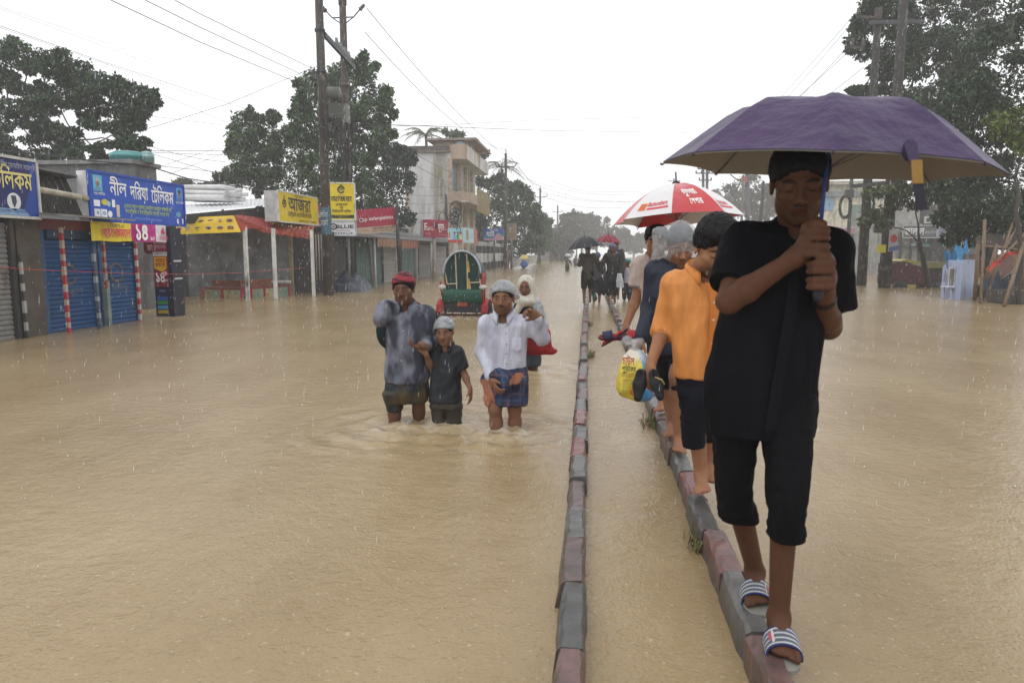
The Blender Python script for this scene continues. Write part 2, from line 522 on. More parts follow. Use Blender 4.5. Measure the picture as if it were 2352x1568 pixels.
def shutter(mb, x, y0, y1, z0, z1, col, step=.085):
 """roller shutter in the plane X = x: rounded horizontal slats"""
 n = int((z1 - z0) / step); V, F = [], []
 prof = []
 for k in range(n):
  z = z0 + k * step
  prof += [(0, z), (.022, z + step * .3), (.022, z + step * .65), (0, z + step * .97)]
 for i, (d, z) in enumerate(prof):
  V += [(x + d, y0, z), (x + d, y1, z)]
 for i in range(len(prof) - 1):
  F.append((2 * i, 2 * i + 1, 2 * i + 3, 2 * i + 2))
 mb.add(V, F, col)
def banded_post(name, label, base, z0, z1, w_, cols, hb, grp=None, jitter=.3, tip=0):
 t = thing(name, label, 'post', (base[0], base[1], 0), group=grp)
 mb = MB(); z = z0; k = 0
 while z < z1:
  h = hb * random.uniform(1 - jitter, 1 + jitter)
  mb.box((base[0] + tip * z, base[1], z + h / 2), (w_ * random.uniform(.95, 1.05), w_, h * .999), col=cols[k % len(cols)])
  z += h; k += 1
 mb.build('shaft', PAINT, t)
 return t
def sign_box(name, label, a, b, z0, z1, depth, face, side, cat='shop sign', group=None, frame=None):
 """box sign: face between ground points a (left) and b (right); returns (thing, Panel, depth vector)"""
 a = np.array([a[0], a[1], z0]); b = np.array([b[0], b[1], z0])
 u = (b - a) / np.linalg.norm(b - a); n = np.cross(u, (0, 0, 1))
 t = thing(name, label, cat, tuple((a + b) / 2), group=group)
 mb = MB(); up = np.array([0, 0, z1 - z0])
 mb.slab([a - n * .004, b - n * .004, b + up - n * .004, a + up - n * .004][::-1], n, -depth, side)
 mb.build('casing', PAINT, t)
 pm = MB(); pm.quad([a, b, b + up, a + up], face)
 pm.build('face', PRINT, t)
 if frame:
  fm = MB()
  for p, q in ((a, b), (b, b + up), (b + up, a + up), (a + up, a)):
   fm.bar(p, q, .045, .045, frame)
  fm.build('frame', METAL, t)
 return t, Panel(a, b, z1 - z0), n
# ---- telecom shops at the left edge
BEFORE = set(o.name for o in bpy.data.objects)
def shop_row():
 # grey shuttered shop at the picture's edge
 t = thing('shuttered_shop', 'grimy shop with a grey roller shutter under the dark blue sign at the left edge', 'shop', (-9.6, 10.3, 0))
 mb = MB(); mb.box2(np.array([-13, 8.2, -.3]), np.array([-9.72, 11.55, 2.1]), (.12, .115, .105)); mb.build('wall', CONC, t)
 mb = MB(); shutter(mb, -9.64, 8.6, 11.33, -.1, 1.95, (.20, .195, .185)); mb.build('shutter', METAL, t)
 mb = MB(); mb.box2(np.array([-9.9, 11.34, -.3]), np.array([-9.55, 11.42, 2.0]), (.05, .05, .05)); mb.build('guide_rail', METAL, t)
 mb = MB(); mb.box2(np.array([-9.95, 11.5, -.3]), np.array([-9.58, 12.02, 2.1]), (.085, .07, .055)); mb.build('pillar', CONC, t)
 mb = MB(); mb.box2(np.array([-13, 8.2, 2.12]), np.array([-9.7, 12.0, 2.25]), (.10, .09, .08)); mb.build('roof', CONC, t)
 # blue two-shutter shop
 t = thing('telecom_shop', 'shop with two bright blue roller shutters under the big blue sign', 'shop', (-9.6, 13.3, 0))
 mb = MB(); mb.box2(np.array([-13, 12.05, -.3]), np.array([-9.78, 14.75, 2.06]), (.02, .03, .045)); mb.build('wall', CONC, t)
 for (a, b) in ((12.2, 13.35), (13.62, 14.6)):
  s_ = MB(); shutter(s_, -9.68, a, b, -.1, 1.7, (.014, .072, .20)); o = s_.build('shutter', METAL, t)
  k = MB(); k.box2(np.array([-9.75, a, 1.7]), np.array([-9.6, b, 1.98]), (.015, .05, .10)); k.build('shaded_shutter_box', METAL, o)  # shadow on the shutter's upper part, put into a darker blue
  k = MB(); pn = Panel((-9.655, a, .3), (-9.655, b, .3), 1.2, .004)
  pn.ring(k, .45, .62, .16, .05, 1, 20, 20, 340, (.10, .09, .07)); pn.text(k, 'িবকাশ', .5, .28, .1, .5, col=(.09, .14, .2))
  k.build('faded_emblem', PRINT, o)
 for y in (12.1, 13.42, 13.56, 14.68): MB().box2(np.array([-9.78, y - .05, -.3]), np.array([-9.62, y + .05, 2.0]), (.014, .08, .21)).build('door_frame', PAINT, t)
 mb = MB(); mb.box2(np.array([-9.8, 12.0, 1.86]), np.array([-9.58, 13.5, 2.04]), (.17, .03, .025)); mb.build('lintel', PAINT, t)
 mb = MB(); mb.slab([(-9.75, 11.75, 2.12), (-8.95, 11.8, 2.07), (-8.95, 13.75, 2.07), (-9.75, 13.7, 2.12)], (0, 0, 1), .035, (.22, .21, .2)); mb.build('eave', CONC, t)
 mb = MB()
 for k in range(16):                                     # corrugated upper sheet, rusted dark
  y = 11.88 + k * .083; mb.slab([(-9.62 - .02 * (k % 2), y, 2.14), (-9.62 - .02 * (k % 2), y + .083, 2.14), (-9.95 - .02 * (k % 2), y + .083, 2.9), (-9.95 - .02 * (k % 2), y, 2.93)], (-1, 0, 0), .02, (.03, .026, .022))
 mb.build('upper_sheet', CONC, t)
 mb = MB(); mb.slab([(-9.7, 11.8, 2.93), (-9.7, 13.3, 2.88), (-12.5, 13.3, 2.6), (-12.5, 11.8, 2.65)], (0, 0, 1), .03, (.16, .16, .16)); mb.build('roof', METAL, t)
 mb = MB(); mb.tube([(-9.5, 11.82, 2.54), (-9.52, 13.2, 2.47)], .055, 10, col=(.45, .40, .30)); mb.build('bamboo_rail', WOOD, t)
shop_row()
def red_bandposts():
 banded_post('striped_post', 'red and white banded post at the left edge of the blue shutters', (-9.42, 12.32), -.3, 1.85, .055, [(.42, .03, .04), (.45, .36, .28)], .13, 'banded posts of the blue shop')
 banded_post('striped_post', 'red and white banded post right of the blue shutters', (-9.47, 14.45), -.3, 1.75, .05, [(.42, .03, .04), (.5, .45, .4)], .11, 'banded posts of the blue shop')
 banded_post('striped_post', 'faded banded post standing between the two blue shutters', (-9.5, 13.5), .75, 1.8, .055, [(.30, .05, .04), (.34, .27, .2)], .14, 'banded posts of the blue shop')
 banded_post('wooden_post', 'blotchy whitewashed pole leaning before the first blue shutter', (-9.3, 12.98), -.3, 1.5, .055, [(.06, .10, .14), (.30, .33, .35), (.05, .08, .12)], .12, tip=-.02)
 banded_post('wooden_post', 'pale green wooden post between the blue shutters', (-9.52, 13.53), -.3, .75, .09, [(.2, .26, .22), (.15, .2, .2)], .3)
 banded_post('wooden_post', 'thin blotched post before the grey shutter at the left edge', (-9.5, 11.45), -.3, 1.3, .045, [(.05, .05, .05), (.35, .35, .33)], .17)
red_bandposts()
def telecom_signs():
 t, P, n = sign_box('shop_sign', 'dark blue telecom sign with yellow lettering cut by the left edge', (-9.38, 9.0), (-9.38, 11.82), 2.03, 2.99, .2, hexc('15235c'), (.3, .3, .3), frame=(.5, .5, .48))
 mb = MB()
 P.poly(mb, [(.86, 0), (1, 0), (1, 1), (.93, 1), (.95, .6)], .5, hexc('1e3f8e'))
 P.text(mb, 'েটিলকম', .80, .48, .24, .30, .012, col=hexc('d8cc7e'), fit=.31)
 P.text(mb, 'যাবতীয় েমাবাইল সামগ্রী', .84, .82, .07, .30, .004, col=hexc('9aa0b4'), fit=.30)
 P.disc(mb, .81, .26, .14, 1.5, 24, (.66, .68, .72)); P.poly(mb, [(.79, .36), (.825, .36), (.83, .26), (.81, .15), (.795, .24)], 2, hexc('39405a'))
 P.poly(mb, [(.5, .03), (.92, .03), (.88, .14), (.5, .14)], 1.5, hexc('7fa3c4')); P.text(mb, 'েমাবাইল সার্ভিসিং', .80, .06, .05, .2, col=hexc('28457e'))
 mb.build('lettering', PRINT, t)
 # নীল দরিয়া টেলিকম
 t, P, n = sign_box('shop_sign', 'long bright blue telecom sign with white lettering and two portraits', (-9.48, 13.2), (-9.48, 16.35), 2.07, 3.0, .24, hexc('1b4fb4'), (.62, .62, .62), frame=hexc('2a4fa8'))
 mb = MB()
 W_ = (.86, .86, .86)
 P.text(mb, 'নীল', .265, .56, .24, bold=.012, col=W_, fit=.165); P.text(mb, 'দিরয়া', .475, .53, .24, bold=.012, col=W_, fit=.19); P.text(mb, 'েটিলকম', .735, .50, .25, bold=.012, col=W_, fit=.26)
 P.text(mb, 'এখানে সকল প্রকার েমাবাইল েমাবাইল সামগ্রী সহ', .57, .315, .07, bold=.004, col=hexc('b5cc4a'), fit=.52)
 P.text(mb, 'ইলেকট্রিক ও ইলেকট্রনিক সামগ্রী পাওয়া যায়', .56, .20, .07, bold=.004, col=hexc('b5cc4a'), fit=.48)
 P.text(mb, 'মিদনা মােকট রোড পুরাতন বাজার', .56, .07, .04, bold=.002, col=hexc('8fa6d8'), fit=.30)
 for (x, bgc, hair, body) in ((.075, hexc('5fb4d6'), (.45, .4, .36), (.12, .3, .42)), (.945, hexc('4f8fd8'), (.03, .03, .03), (.05, .15, .5))):
  P.rect(mb, x - .04, .60, x + .04, .93, 1.5, bgc); P.poly(mb, [(x - .035, .60), (x + .035, .60), (x + .03, .66), (x + .01, .70), (x - .01, .70), (x - .03, .66)], 2, body)
  P.disc(mb, x, .78, .052, 2.2, 16, hexc('8a6a52'), .075); P.poly(mb, [(x - .017, .80), (x + .017, .80), (x + .015, .87), (x, .885), (x - .015, .87)], 2.6, hair)
 for (x, y) in ((.085, .53), (.945, .54)): P.text(mb, 'প্রোপাইটর', x, y, .04, .1, col=W_, bold=.002)
 for k, (x0, y0, x1, y1, c) in enumerate(((.03, .29, .085, .42, W_), (.03, .08, .085, .24, (.7, .72, .74)), (.09, .08, .145, .24, W_), (.195, .30, .225, .46, W_), (.235, .10, .265, .36, (.62, .52, .42)), (.895, .05, .915, .16, W_), (.96, .05, .975, .18, W_))):
  P.rect(mb, x0, y0, x1, y1, 1.5, c)
 P.disc(mb, .13, .39, .10, 1.6, 14, hexc('c9c23a'), .06); P.disc(mb, .165, .36, .055, 1.8, 14, hexc('9fc4cc')); P.disc(mb, .172, .15, .065, 1.6, 16, W_)
 P.disc(mb, .92, .27, .10, 1.6, 14, hexc('6aa0c8'), .06); P.disc(mb, .965, .25, .05, 1.8, 14, hexc('24406a'), .07)
 P.disc(mb, .04 + .02, .16, .03, 2, 12, hexc('6f8fa8')); P.rect(mb, .1, .12, .135, .2, 2, hexc('9ab0c8'))
 mb.build('lettering', PRINT, t)
 # yellow and magenta cloth banner below it
 t = thing('banner', 'yellow and magenta cloth banner hanging under the bright blue sign', 'banner', (-9.44, 14.3, 1.68))
 P = Panel((-9.43, 13.1, 1.67), (-9.43, 15.52, 1.68), .37)
 def wavy(mb, x0, x1, col, n=14, th=.006):
  V = []; F = []
  for i in range(n + 1):
   x = x0 + (x1 - x0) * i / n; o_ = .018 * math.sin(x * 23)
   for y in (0 + .02 * math.sin(x * 17), 1):
    V.append(P.p(x, y, 0) + P.n * o_)
  for i in range(n): F.append((2 * i, 2 * i + 2, 2 * i + 3, 2 * i + 1))
  mb.add(V, F, col)
 mb = MB(); wavy(mb, 0, .5, hexc('e8d23a')); wavy(mb, .5, .83, hexc('b82a86')); wavy(mb, .83, 1, hexc('dcdcdc')); mb.build('cloth', CLOTH, t)
 mb = MB(); P.lift = .03
 P.text(mb, 'িবকাশ-এ', .28, .72, .17, .16, col=(.05, .04, .03), bold=.008); P.text(mb, 'খরচ কমেলা', .28, .22, .38, .36, .02, col=hexc('d83a62'), fit=.36)
 P.text(mb, '১৪', .595, .12, .72, .2, .03, col=W_, fit=.16); P.disc(mb, .665, .74, .055, 1, 14, W_); P.text(mb, '.৯০', .74, .1, .2, .16, .01, col=W_);
 P.poly(mb, [(.89, .55), (.93, .92), (.95, .60), (.965, .55), (.94, .5), (.955, .35), (.92, .48)], 1, hexc('c8306e')); P.text(mb, 'িবকাশ', .915, .1, .2, .12, .01, col=hexc('c8306e'))
 mb.build('lettering', PRINT, t)
telecom_signs()
def ad_column():
 t = thing('advert_column', 'square roadside column wrapped in dark red price posters, foot in the water', 'advertising column', (-9.55, 15.7, 0))
 mb = MB(); mb.box2(np.array([-9.80, 15.52, -.3]), np.array([-9.36, 15.95, 2.0]), (.010, .013, .03)); mb.build('post', METAL, t)
 P = Panel((-9.79, 15.51, -.1), (-9.44, 15.51, -.1), 2.1, .004, )
 mb = MB(); P.rect(mb, 0, .05, 1, .36, 1, hexc('10183c')); P.rect(mb, 0, .37, 1, 1.0, 1, hexc('7c1430'))
 P.rect(mb, .02, .70, .98, .745, 2, (.5, .5, .5)); P.text(mb, 'িবকাশ >', .5, .707, .028, .8, col=hexc('7c1430'))
 P.rect(mb, .05, .57, .9, .69, 2, hexc('d0a018')); P.poly(mb, [(.05, .57), (.9, .57), (.6, .53)], 2, hexc('d0a018'))
 P.text(mb, 'খরচ', .5, .635, .035, .7, .02, 'CENTER', 3, hexc('a03018')); P.text(mb, 'কমেলা', .48, .585, .035, .7, .02, 'CENTER', 3, hexc('a03018'))
 P.text(mb, '১৪', .42, .425, .085, .6, .03, 'CENTER', 2, WHITE); P.disc(mb, .78, .515, .05, 2, 14, hexc('d8b0b8')); P.text(mb, '.৯০', .8, .425, .03, .3, col=WHITE)
 P.text(mb, 'ক্যাশ আউট চার্জ', .5, .82, .03, .8, col=hexc('c8a0a8')); P.text(mb, 'হাজারে মাত্র', .5, .78, .03, .8, col=hexc('c8a0a8')); P.text(mb, '১ ৪ ১', .5, .88, .03, .8, col=hexc('c8a0a8'))
 for k, (c, y) in enumerate(((hexc('1d4f9c'), .245), (hexc('2f8038'), .20), (hexc('3c88b8'), .15), (hexc('a09028'), .10))):
  P.rect(mb, .12, y - .018, .85, y + .02, 2, c)
 P.text(mb, 'নগদ', .5, .31, .022, .5, col=hexc('8090c0'))
 mb.build('poster', PRINT, t)
 P2 = Panel((-9.352, 15.55, 0), (-9.352, 15.93, 0), 2.0, .003)
 mb = MB()
 for z in (.42, .62): P2.rect(mb, .1, z, .9, z + .02, 1, (.5, .5, .5))
 mb.build('strap', PRINT, t)
 t = thing('shop_sign', 'small dark red round-cornered sign beside the banner and the poster column', 'shop sign', (-9.9, 15.45, 1.5))
 P = Panel((-9.98, 15.48, 1.42), (-9.98 + .5, 15.48 + .1, 1.42), .26, .004)
 mb = MB(); mb.slab([P.p(x, y, 0) for x, y in ((0, .2), (.1, 0), (.9, 0), (1, .2), (1, 1), (0, 1))][::-1], P.n, -.03, hexc('5e1420')); mb.build('board', PAINT, t)
 mb = MB(); P.text(mb, 'চা ঘর', .5, .3, .4, .7, .02, col=hexc('d0a0a0')); mb.build('lettering', PRINT, t)
ad_column()
for o in bpy.data.objects:                               # the row stands a little nearer than first measured
 if o.name not in BEFORE and o.parent is None: o.location.y -= .62
# ---- restaurant shed: grey walls, white posts, food banner, scalloped awning
A1, A2, A3 = G(570, 690), G(634, 686), G(721, 680)
def restaurant():
 t = thing('restaurant_shed', 'open roadside restaurant shed with grey back wall and shiny tin roof', 'shop', (-11, 22, 0))
 c1 = np.array([-14.5, 21.3]); c2 = np.array([-10.9, 24.2]);
 mb = MB()
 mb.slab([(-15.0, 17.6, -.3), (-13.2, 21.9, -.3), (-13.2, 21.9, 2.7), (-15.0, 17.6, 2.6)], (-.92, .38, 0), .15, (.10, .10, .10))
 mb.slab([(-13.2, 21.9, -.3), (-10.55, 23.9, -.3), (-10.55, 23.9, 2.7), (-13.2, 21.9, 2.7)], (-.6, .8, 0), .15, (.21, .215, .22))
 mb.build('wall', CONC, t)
 mb = MB(); mb.box((-10.5, 23.9, .95), (.12, .12, 2.5), col=(.34, .28, .15)); mb.build('corner_post', PAINT, t)
 mb = MB(); mb.slab([(-10.4, 24.0, -.3), (-9.25, 24.9, -.3), (-9.25, 24.9, 2.2), (-10.4, 24.0, 2.2)], (-.6, .8, 0), .1, (.025, .022, .022)); mb.build('dark_doorway', WOOD, t)
 for (g, w_) in ((A1, .10), (A2, .095), (A3, .09)):
  mb = MB(); mb.box((g[0], g[1], .95), (w_, w_, 2.5), col=(.66, .66, .63)); mb.build('post', PAINT, t)
 mb = MB()
 e1, e2 = AX(421, 490, -11.5), AX(640, 470, -10.3); r1, r2 = AY(421, 461, 25.5), AY(650, 456, 27.5)
 n = 44; V = []; F = []
 for i in range(n + 1):
  f = i / n; o_ = np.array([0, 0, .025 * (i % 2)])
  V += [e1 + (e2 - e1) * f + o_, r1 + (r2 - r1) * f + o_]
 for i in range(n): F.append((2 * i, 2 * i + 2, 2 * i + 3, 2 * i + 1))
 mb.add(V, F, (.78, .79, .80)); mb.build('tin_roof', TIN, t)  # near-white colour carries the bright wet sheen of the roof
 mb = MB(); mb.slab([e1 + (0, 0, -.03), e2 + (0, 0, -.03), e2 + (0, 0, -.4), e1 + (0, 0, -.3)], (-.4, .9, 0), .05, (.04, .04, .042)); mb.build('fascia', METAL, t)
 # awning: slopes down from the left, then runs along to the last post
 pts = [AY(537, 497, 19.9), AY(605, 524, 21.2), AY(718, 540, 23.0)]
 back = [AY(545, 492, 21.0), AY(640, 503, 22.8), AY(722, 519, 24.2)]
 mb = MB()
 for i in range(2):
  m = 12 if i == 0 else 20
  for k in range(m):
   f0, f1 = k / m, (k + 1) / m
   a0 = pts[i] + (pts[i + 1] - pts[i]) * f0; a1 = pts[i] + (pts[i + 1] - pts[i]) * f1
   b0 = back[i] + (back[i + 1] - back[i]) * f0; b1 = back[i] + (back[i + 1] - back[i]) * f1
   mb.quad([a0, a1, b1, b0], (.30, .04, .025) if k % 2 else (.22, .03, .02))
   if i == 1 or k > 8:
    mb.quad([a0, a0 - (0, 0, .10), (a0 + a1) / 2 - (0, 0, .17), a1 - (0, 0, .10), a1], (.36, .05, .02) if k % 2 else (.25, .03, .02))
 q = [AY(536, 496, 19.75), AY(606, 523, 21.1), AY(600, 529, 21.05), AY(575, 524, 20.5), AY(554, 531, 19.95)]; mb.quad(q[::-1], (.33, .045, .022))
 mb.build('awning', CLOTH, t)
 mb = MB()
 for k in range(5):
  f = (k + .5) / 5; a = pts[1] + (pts[2] - pts[1]) * f + np.array([.03, -.06, .02]); b = back[1] + (back[2] - back[1]) * f
  c = a + (b - a) * .35 + (0, -.05, .05); s_ = (pts[2] - pts[1]) / 16
  mb.quad([c - s_ * .4, c + (0, 0, -.05), c + s_ * .4, c + (0, 0, .06)], (.5, .42, .12))
 mb.build('awning_trim', PRINT, t)
 mb = MB()
 for k in range(3):
  mb.tube([(-9.75 + k * .08, 24.35 + .07 * k, .45), (-9.75 + k * .08, 24.35 + .07 * k, 2.1)], .03, 6, col=(.35, .32, .27))
 mb.build('pipe', PAINT, t)
 # food banner
 t = thing('food_banner', 'yellow banner printed with plates of food along the restaurant eave', 'banner', tuple(AY(470, 538, 19.4)))
 tl, tr, br, bl = AY(421, 500, 19.6), AY(536, 495, 19.4), AY(553, 533, 19.2), AY(392, 539, 19.2)
 mb = MB(); mb.slab([bl, br, tr, tl], (0, 1, .1), .02, hexc('d6b21e')); mb.build('cloth', PRINT, t)
 mb = MB(); u = (br - bl); v = (tl - bl) * .5 + (tr - br) * .5; nn = np.array([0, -1., -.05]) * .012
 def blob(x, y, rx, ry, c, l):
  o_ = bl + u * x + ((tl - bl) * (1 - x) + (tr - br) * x) * y + nn * l
  mb.quad([o_ + np.array([rx * math.cos(a), 0, ry * math.sin(a)]) for a in np.linspace(0, 2 * math.pi, 13)[:-1]], c)
 rr = random.Random(4)
 for row, (y, xs) in enumerate(((.68, (.22, .4, .57, .74, .9)), (.27, (.08, .22, .37, .54, .72, .88)))):
  for x in xs:
   blob(x, y, .12, .085, (.62, .55, .42), 1); blob(x, y, .095, .06, rr.choice([(.25, .06, .03), (.3, .12, .04), (.12, .12, .06), (.35, .1, .05), (.5, .45, .38)]), 2)
   for _ in range(4): blob(x + rr.uniform(-.02, .02), y + rr.uniform(-.06, .06), .03, .02, rr.choice([(.5, .2, .05), (.2, .05, .03), (.1, .2, .04)]), 3)
 mb.build('food_print', PRINT, t)
 # bench
 def bench(name, label, p0, p1, z, d):
  t = thing(name, label, 'bench', (float(p0[0] + p1[0]) / 2, float(p0[1] + p1[1]) / 2, 0), group='red benches of the restaurant')
  u = (p1 - p0) / np.linalg.norm(p1 - p0); b_ = np.array([-u[1], u[0], 0]) * d
  mb = MB(); mb.slab([p0 + (0, 0, z), p1 + (0, 0, z), p1 + b_ + (0, 0, z), p0 + b_ + (0, 0, z)], (0, 0, 1), .05, (.26, .04, .025)); mb.build('seat', PAINT, t)
  mb = MB(); mb.slab([p0 + b_ + (0, 0, z + .08), p1 + b_ + (0, 0, z + .08), p1 + b_ + (0, 0, z + .27), p0 + b_ + (0, 0, z + .27)], b_ / d, .03, (.22, .07, .03)); mb.build('backrest', PAINT, t)
  L = np.linalg.norm(p1 - p0); k = int(L / .55)
  fm = MB()
  for i in range(k):
   a = p0 + u * L * (i + .08) / k; b = p0 + u * L * (i + .92) / k
   base = [(.25, .3, .2), (.4, .36, .2), (.18, .28, .24), (.42, .4, .38)][i % 4]
   fm.quad([a + (0, 0, -.2), b + (0, 0, -.2), b + (0, 0, z - .02), a + (0, 0, z - .02)], base)
   for _ in range(9):
    q = a + (b - a) * rr.uniform(.1, .9) + np.array([0, 0, rr.uniform(.03, z - .06)]) - b_ * .01; s_ = rr.uniform(.03, .07)
    fm.quad([q + (b - a) / L * s_ * 1.5, q + (0, 0, s_), q - (b - a) / L * s_ * 1.5, q - (0, 0, s_)], rr.choice([(.1, .3, .1), (.5, .4, .05), (.45, .08, .05), (.1, .2, .35), (.5, .5, .5)]))
  fm.build('painted_panel', PRINT, t)
  for i in range(k + 1):
   a = p0 + u * L * i / k; fm = MB(); fm.box((a[0], a[1], z / 2 - .1), (.06, .06, z + .2), col=(.42, .03, .03)); fm.build('leg', PAINT, t)
 q0 = G(466, 684); q1 = G(556, 686)
 bench('restaurant_bench', 'red topped bench with painted front left of the white posts', q0, q1, .28, .45)
 bench('restaurant_bench', 'red topped bench with painted front between the white posts', G(578, 685), G(664, 678), .30, .45)
 t = thing('pvc_pipe_bundle', 'grey pipe lying on the restaurant bench end', 'pipe', tuple(AY(640, 650, 23)))
 mb = MB(); mb.tube([AY(598, 647, 22.6), AY(668, 648, 23.1)], .07, 10, col=(.42, .42, .4)); mb.build('pipe', PAINT, t)
restaurant()
def pvc_stack():
 rr = random.Random(12)
 base = AY(480, 459, 22.0)
 for row in range(3):
  for k in range(7 - row):
   L = 2.4 + rr.uniform(-.4, .5); r = rr.choice([.07, .085, .1])
   y = base[1] + .35 * row * .3 + k * .21; z = base[2] + .09 + row * .17
   x0 = base[0] - 1.1 + rr.uniform(-.15, .15)
   t = tag(None or MB().tube([(x0, y, z), (x0 + L * .62, y + .25, z + rr.uniform(-.02, .02))], r, 12, cap=False, col=(.66, .65, .64)).build('plastic_pipe', TANK),
     'pale plastic pipe in the stack on the shiny tin roof', 'pipe', 'plastic pipes stacked on the tin roof')
   md = t.modifiers.new('wall', 'SOLIDIFY'); md.thickness = .012
pvc_stack()
def tanks():
 c = AY(358, 378, 17.6); z = float(c[2])
 t = thing('storage_shed', 'low grey concrete storeroom with flat roof behind the blue shop signs', 'building', (float(c[0]) - 2, 17, 0))
 MB().box2(np.array([c[0] - 6, 16.6, -.3]), np.array([c[0], 17.6, z - .1]), (.15, .155, .16)).build('wall', CONC, t)
 MB().box2(np.array([c[0] - 6, 16.5, z - .1]), np.array([c[0] + .08, 17.7, z]), (.2, .2, .2)).build('parapet', CONC, t)
 for (px, py0, py1, d, r, lb, c) in ((296, 374, 392, 17.1, .42, 'low teal plastic water tank on the concrete roof behind the blue sign', (.10, .30, .30)), (341, 378, 415, 17.2, .17, 'narrow teal water tank at the roof corner behind the blue sign', (.22, .38, .38))):
  p0, p1 = AY(px, py1, d), AY(px, py0, d)
  t = thing('water_tank', lb, 'water tank', tuple(p0))
  mb = MB(); z0 = z; z1 = max(p1[2], z0 + .2); x, y = p0[0], p0[1]
  mb.tube([(x, y, z0), (x, y, z0 + (z1 - z0) * .5), (x, y, z0 + (z1 - z0) * .5), (x, y, z1)], [r, r, r * 1.03, r], 20, col=c); mb.build('barrel', TANK, t)
  mb = MB(); mb.tube([(x, y, z1), (x, y, z1 + .06), (x, y, z1 + .08)], [r * .98, r * .7, r * .3], 20, col=c); mb.build('lid', TANK, t)
tanks()
def mid_signs():
 # আজরা, slanted along the shop
 t, P, n = sign_box('shop_sign', 'wide yellow restaurant sign with black lettering over the scalloped awning', (-9.8, 21.5), (-9.8, 24.75), 2.43, 3.4, .45, hexc('d8bd12'), (.42, .42, .42), frame=(.6, .6, .55))
 mb = MB()
 P.text(mb, 'আজরা', .52, .42, .36, .62, .02, col=BLK, fit=.58)
 P.text(mb, 'েরসটুেরনট এনড িবিরয়ানী হাউস', .52, .22, .12, .62, .006, col=BLK, fit=.6); P.text(mb, 'কেলজ েরাড বাজার', .72, .06, .05, .5, col=BLK, fit=.45); P.text(mb, 'বিসমিল্লাহির রাহমানির', .5, .88, .05, col=BLK, fit=.22)
 P.ring(mb, .14, .62, .10, .045, 2, 18, 0, 360, BLK); P.text(mb, 'আ', .14, .56, .13, .1, .02, col=BLK); P.poly(mb, [(.12, .78), (.135, .78), (.16, .88), (.15, .88)], 2, BLK); P.poly(mb, [(.15, .78), (.165, .78), (.13, .88), (.12, .88)], 2, BLK)
 mb.build('lettering', PRINT, t)
 mb = MB()
 for y in (22.3, 24.7): mb.bar((-10.0, y, 1.9), (-10.0, y, 2.5), .06, .06, (.1, .1, .1))
 mb.build('bracket', METAL, t)
 # upright আজরা on the second pole
 a, b = AY(755, 505, 25.2), AY(816, 505, 25.35)
 z1 = AY(755, 420, 25.2)[2]
 t, P, n = sign_box('shop_sign', 'upright yellow restaurant sign with round emblem fixed to the utility pole', a, b, a[2], z1, .22, hexc('dcc414'), (.5, .5, .48), frame=(.62, .62, .55))
 mb = MB()
 P.ring(mb, .5, .82, .085, .055, 2, 22, 0, 330, BLK); P.text(mb, 'আ', .52, .79, .07, .2, .02, col=BLK)
 P.poly(mb, [(.43, .90), (.46, .90), (.58, .96), (.54, .96)], 2, BLK); P.poly(mb, [(.55, .90), (.58, .90), (.46, .96), (.42, .96)], 2, BLK)
 P.text(mb, 'আজরা', .5, .50, .115, .85, .022, col=BLK, fit=.8); P.text(mb, 'েরসটুেরনট', .5, .385, .05, .5, .012, col=BLK, fit=.45); P.text(mb, 'এনড', .5, .305, .04, .2, .012, col=BLK, fit=.14); P.text(mb, 'িবিরয়ানী হাউস', .5, .20, .055, .8, .012, col=BLK, fit=.72)
 P.rect(mb, 0.03, .045, .97, .135, 1.5, BLK); P.text(mb, 'মিদনা মােকট কেলজ েরাড', .5, .09, .022, .8, col=hexc('c8b010'), l=3); P.text(mb, 'েমাবাইল ০১৮', .5, .06, .018, .6, col=hexc('c8b010'), l=3)
 P.text(mb, 'কেলজ েরাড', .5, .655, .02, .4, col=BLK)
 mb.build('lettering', PRINT, t)
 a, b = AY(758, 541, 25.0), AY(818, 541, 25.15)
 z1 = AY(758, 508, 25.0)[2]
 t, P, n = sign_box('shop_sign', 'small white sign reading BLUE below the upright yellow sign', a, b, a[2], z1, .16, (.72, .74, .78), (.5, .5, .5), frame=(.45, .47, .5))
 mb = MB(); Bc = hexc('15172e')
 P.text(mb, 'BLUE', .57, .50, .26, .7, .03, col=Bc, fit=.68); P.ring(mb, .15, .62, .075, .045, 2, 18, 0, 360, Bc); P.disc(mb, .15, .62, .04, 2, 12, hexc('8a2030'))
 P.text(mb, 'Brand Collection', .52, .31, .1, .6, .006, col=hexc('8a2a30'))
 rr = random.Random(3)
 for k in range(8): P.rect(mb, .10 + k * .1, .12, .165 + k * .1, .12 + rr.uniform(.05, .1), 2, Bc)
 mb.build('lettering', PRINT, t)
 # asian paints
 a, b = AY(821, 539, 27.6), AY(912, 531, 28.6)
 t = thing('shop_sign', 'crimson and beige sign reading asianpaints beside the utility poles', 'shop sign', tuple(a))
 hh = AY(821, 482, 27.6)[2] - a[2]
 P = Panel(a, b, hh)
 mb = MB(); mb.slab([P.p(0, 0, 0), P.p(1, 0, 0), P.p(1, 1, 0), P.p(0, 1, 0)][::-1], P.n, -.2, (.25, .25, .25)); mb.build('casing', PAINT, t)
 mb = MB(); P.rect(mb, 0, .27, 1, 1, 1, hexc('a02040')); P.rect(mb, 0, 0, 1, .27, 1, hexc('b8a088')); mb.build('face', PRINT, t)
 mb = MB(); P.text(mb, 'asianpaints', .60, .54, .15, .64, .01, col=(.8, .8, .8), fit=.62)
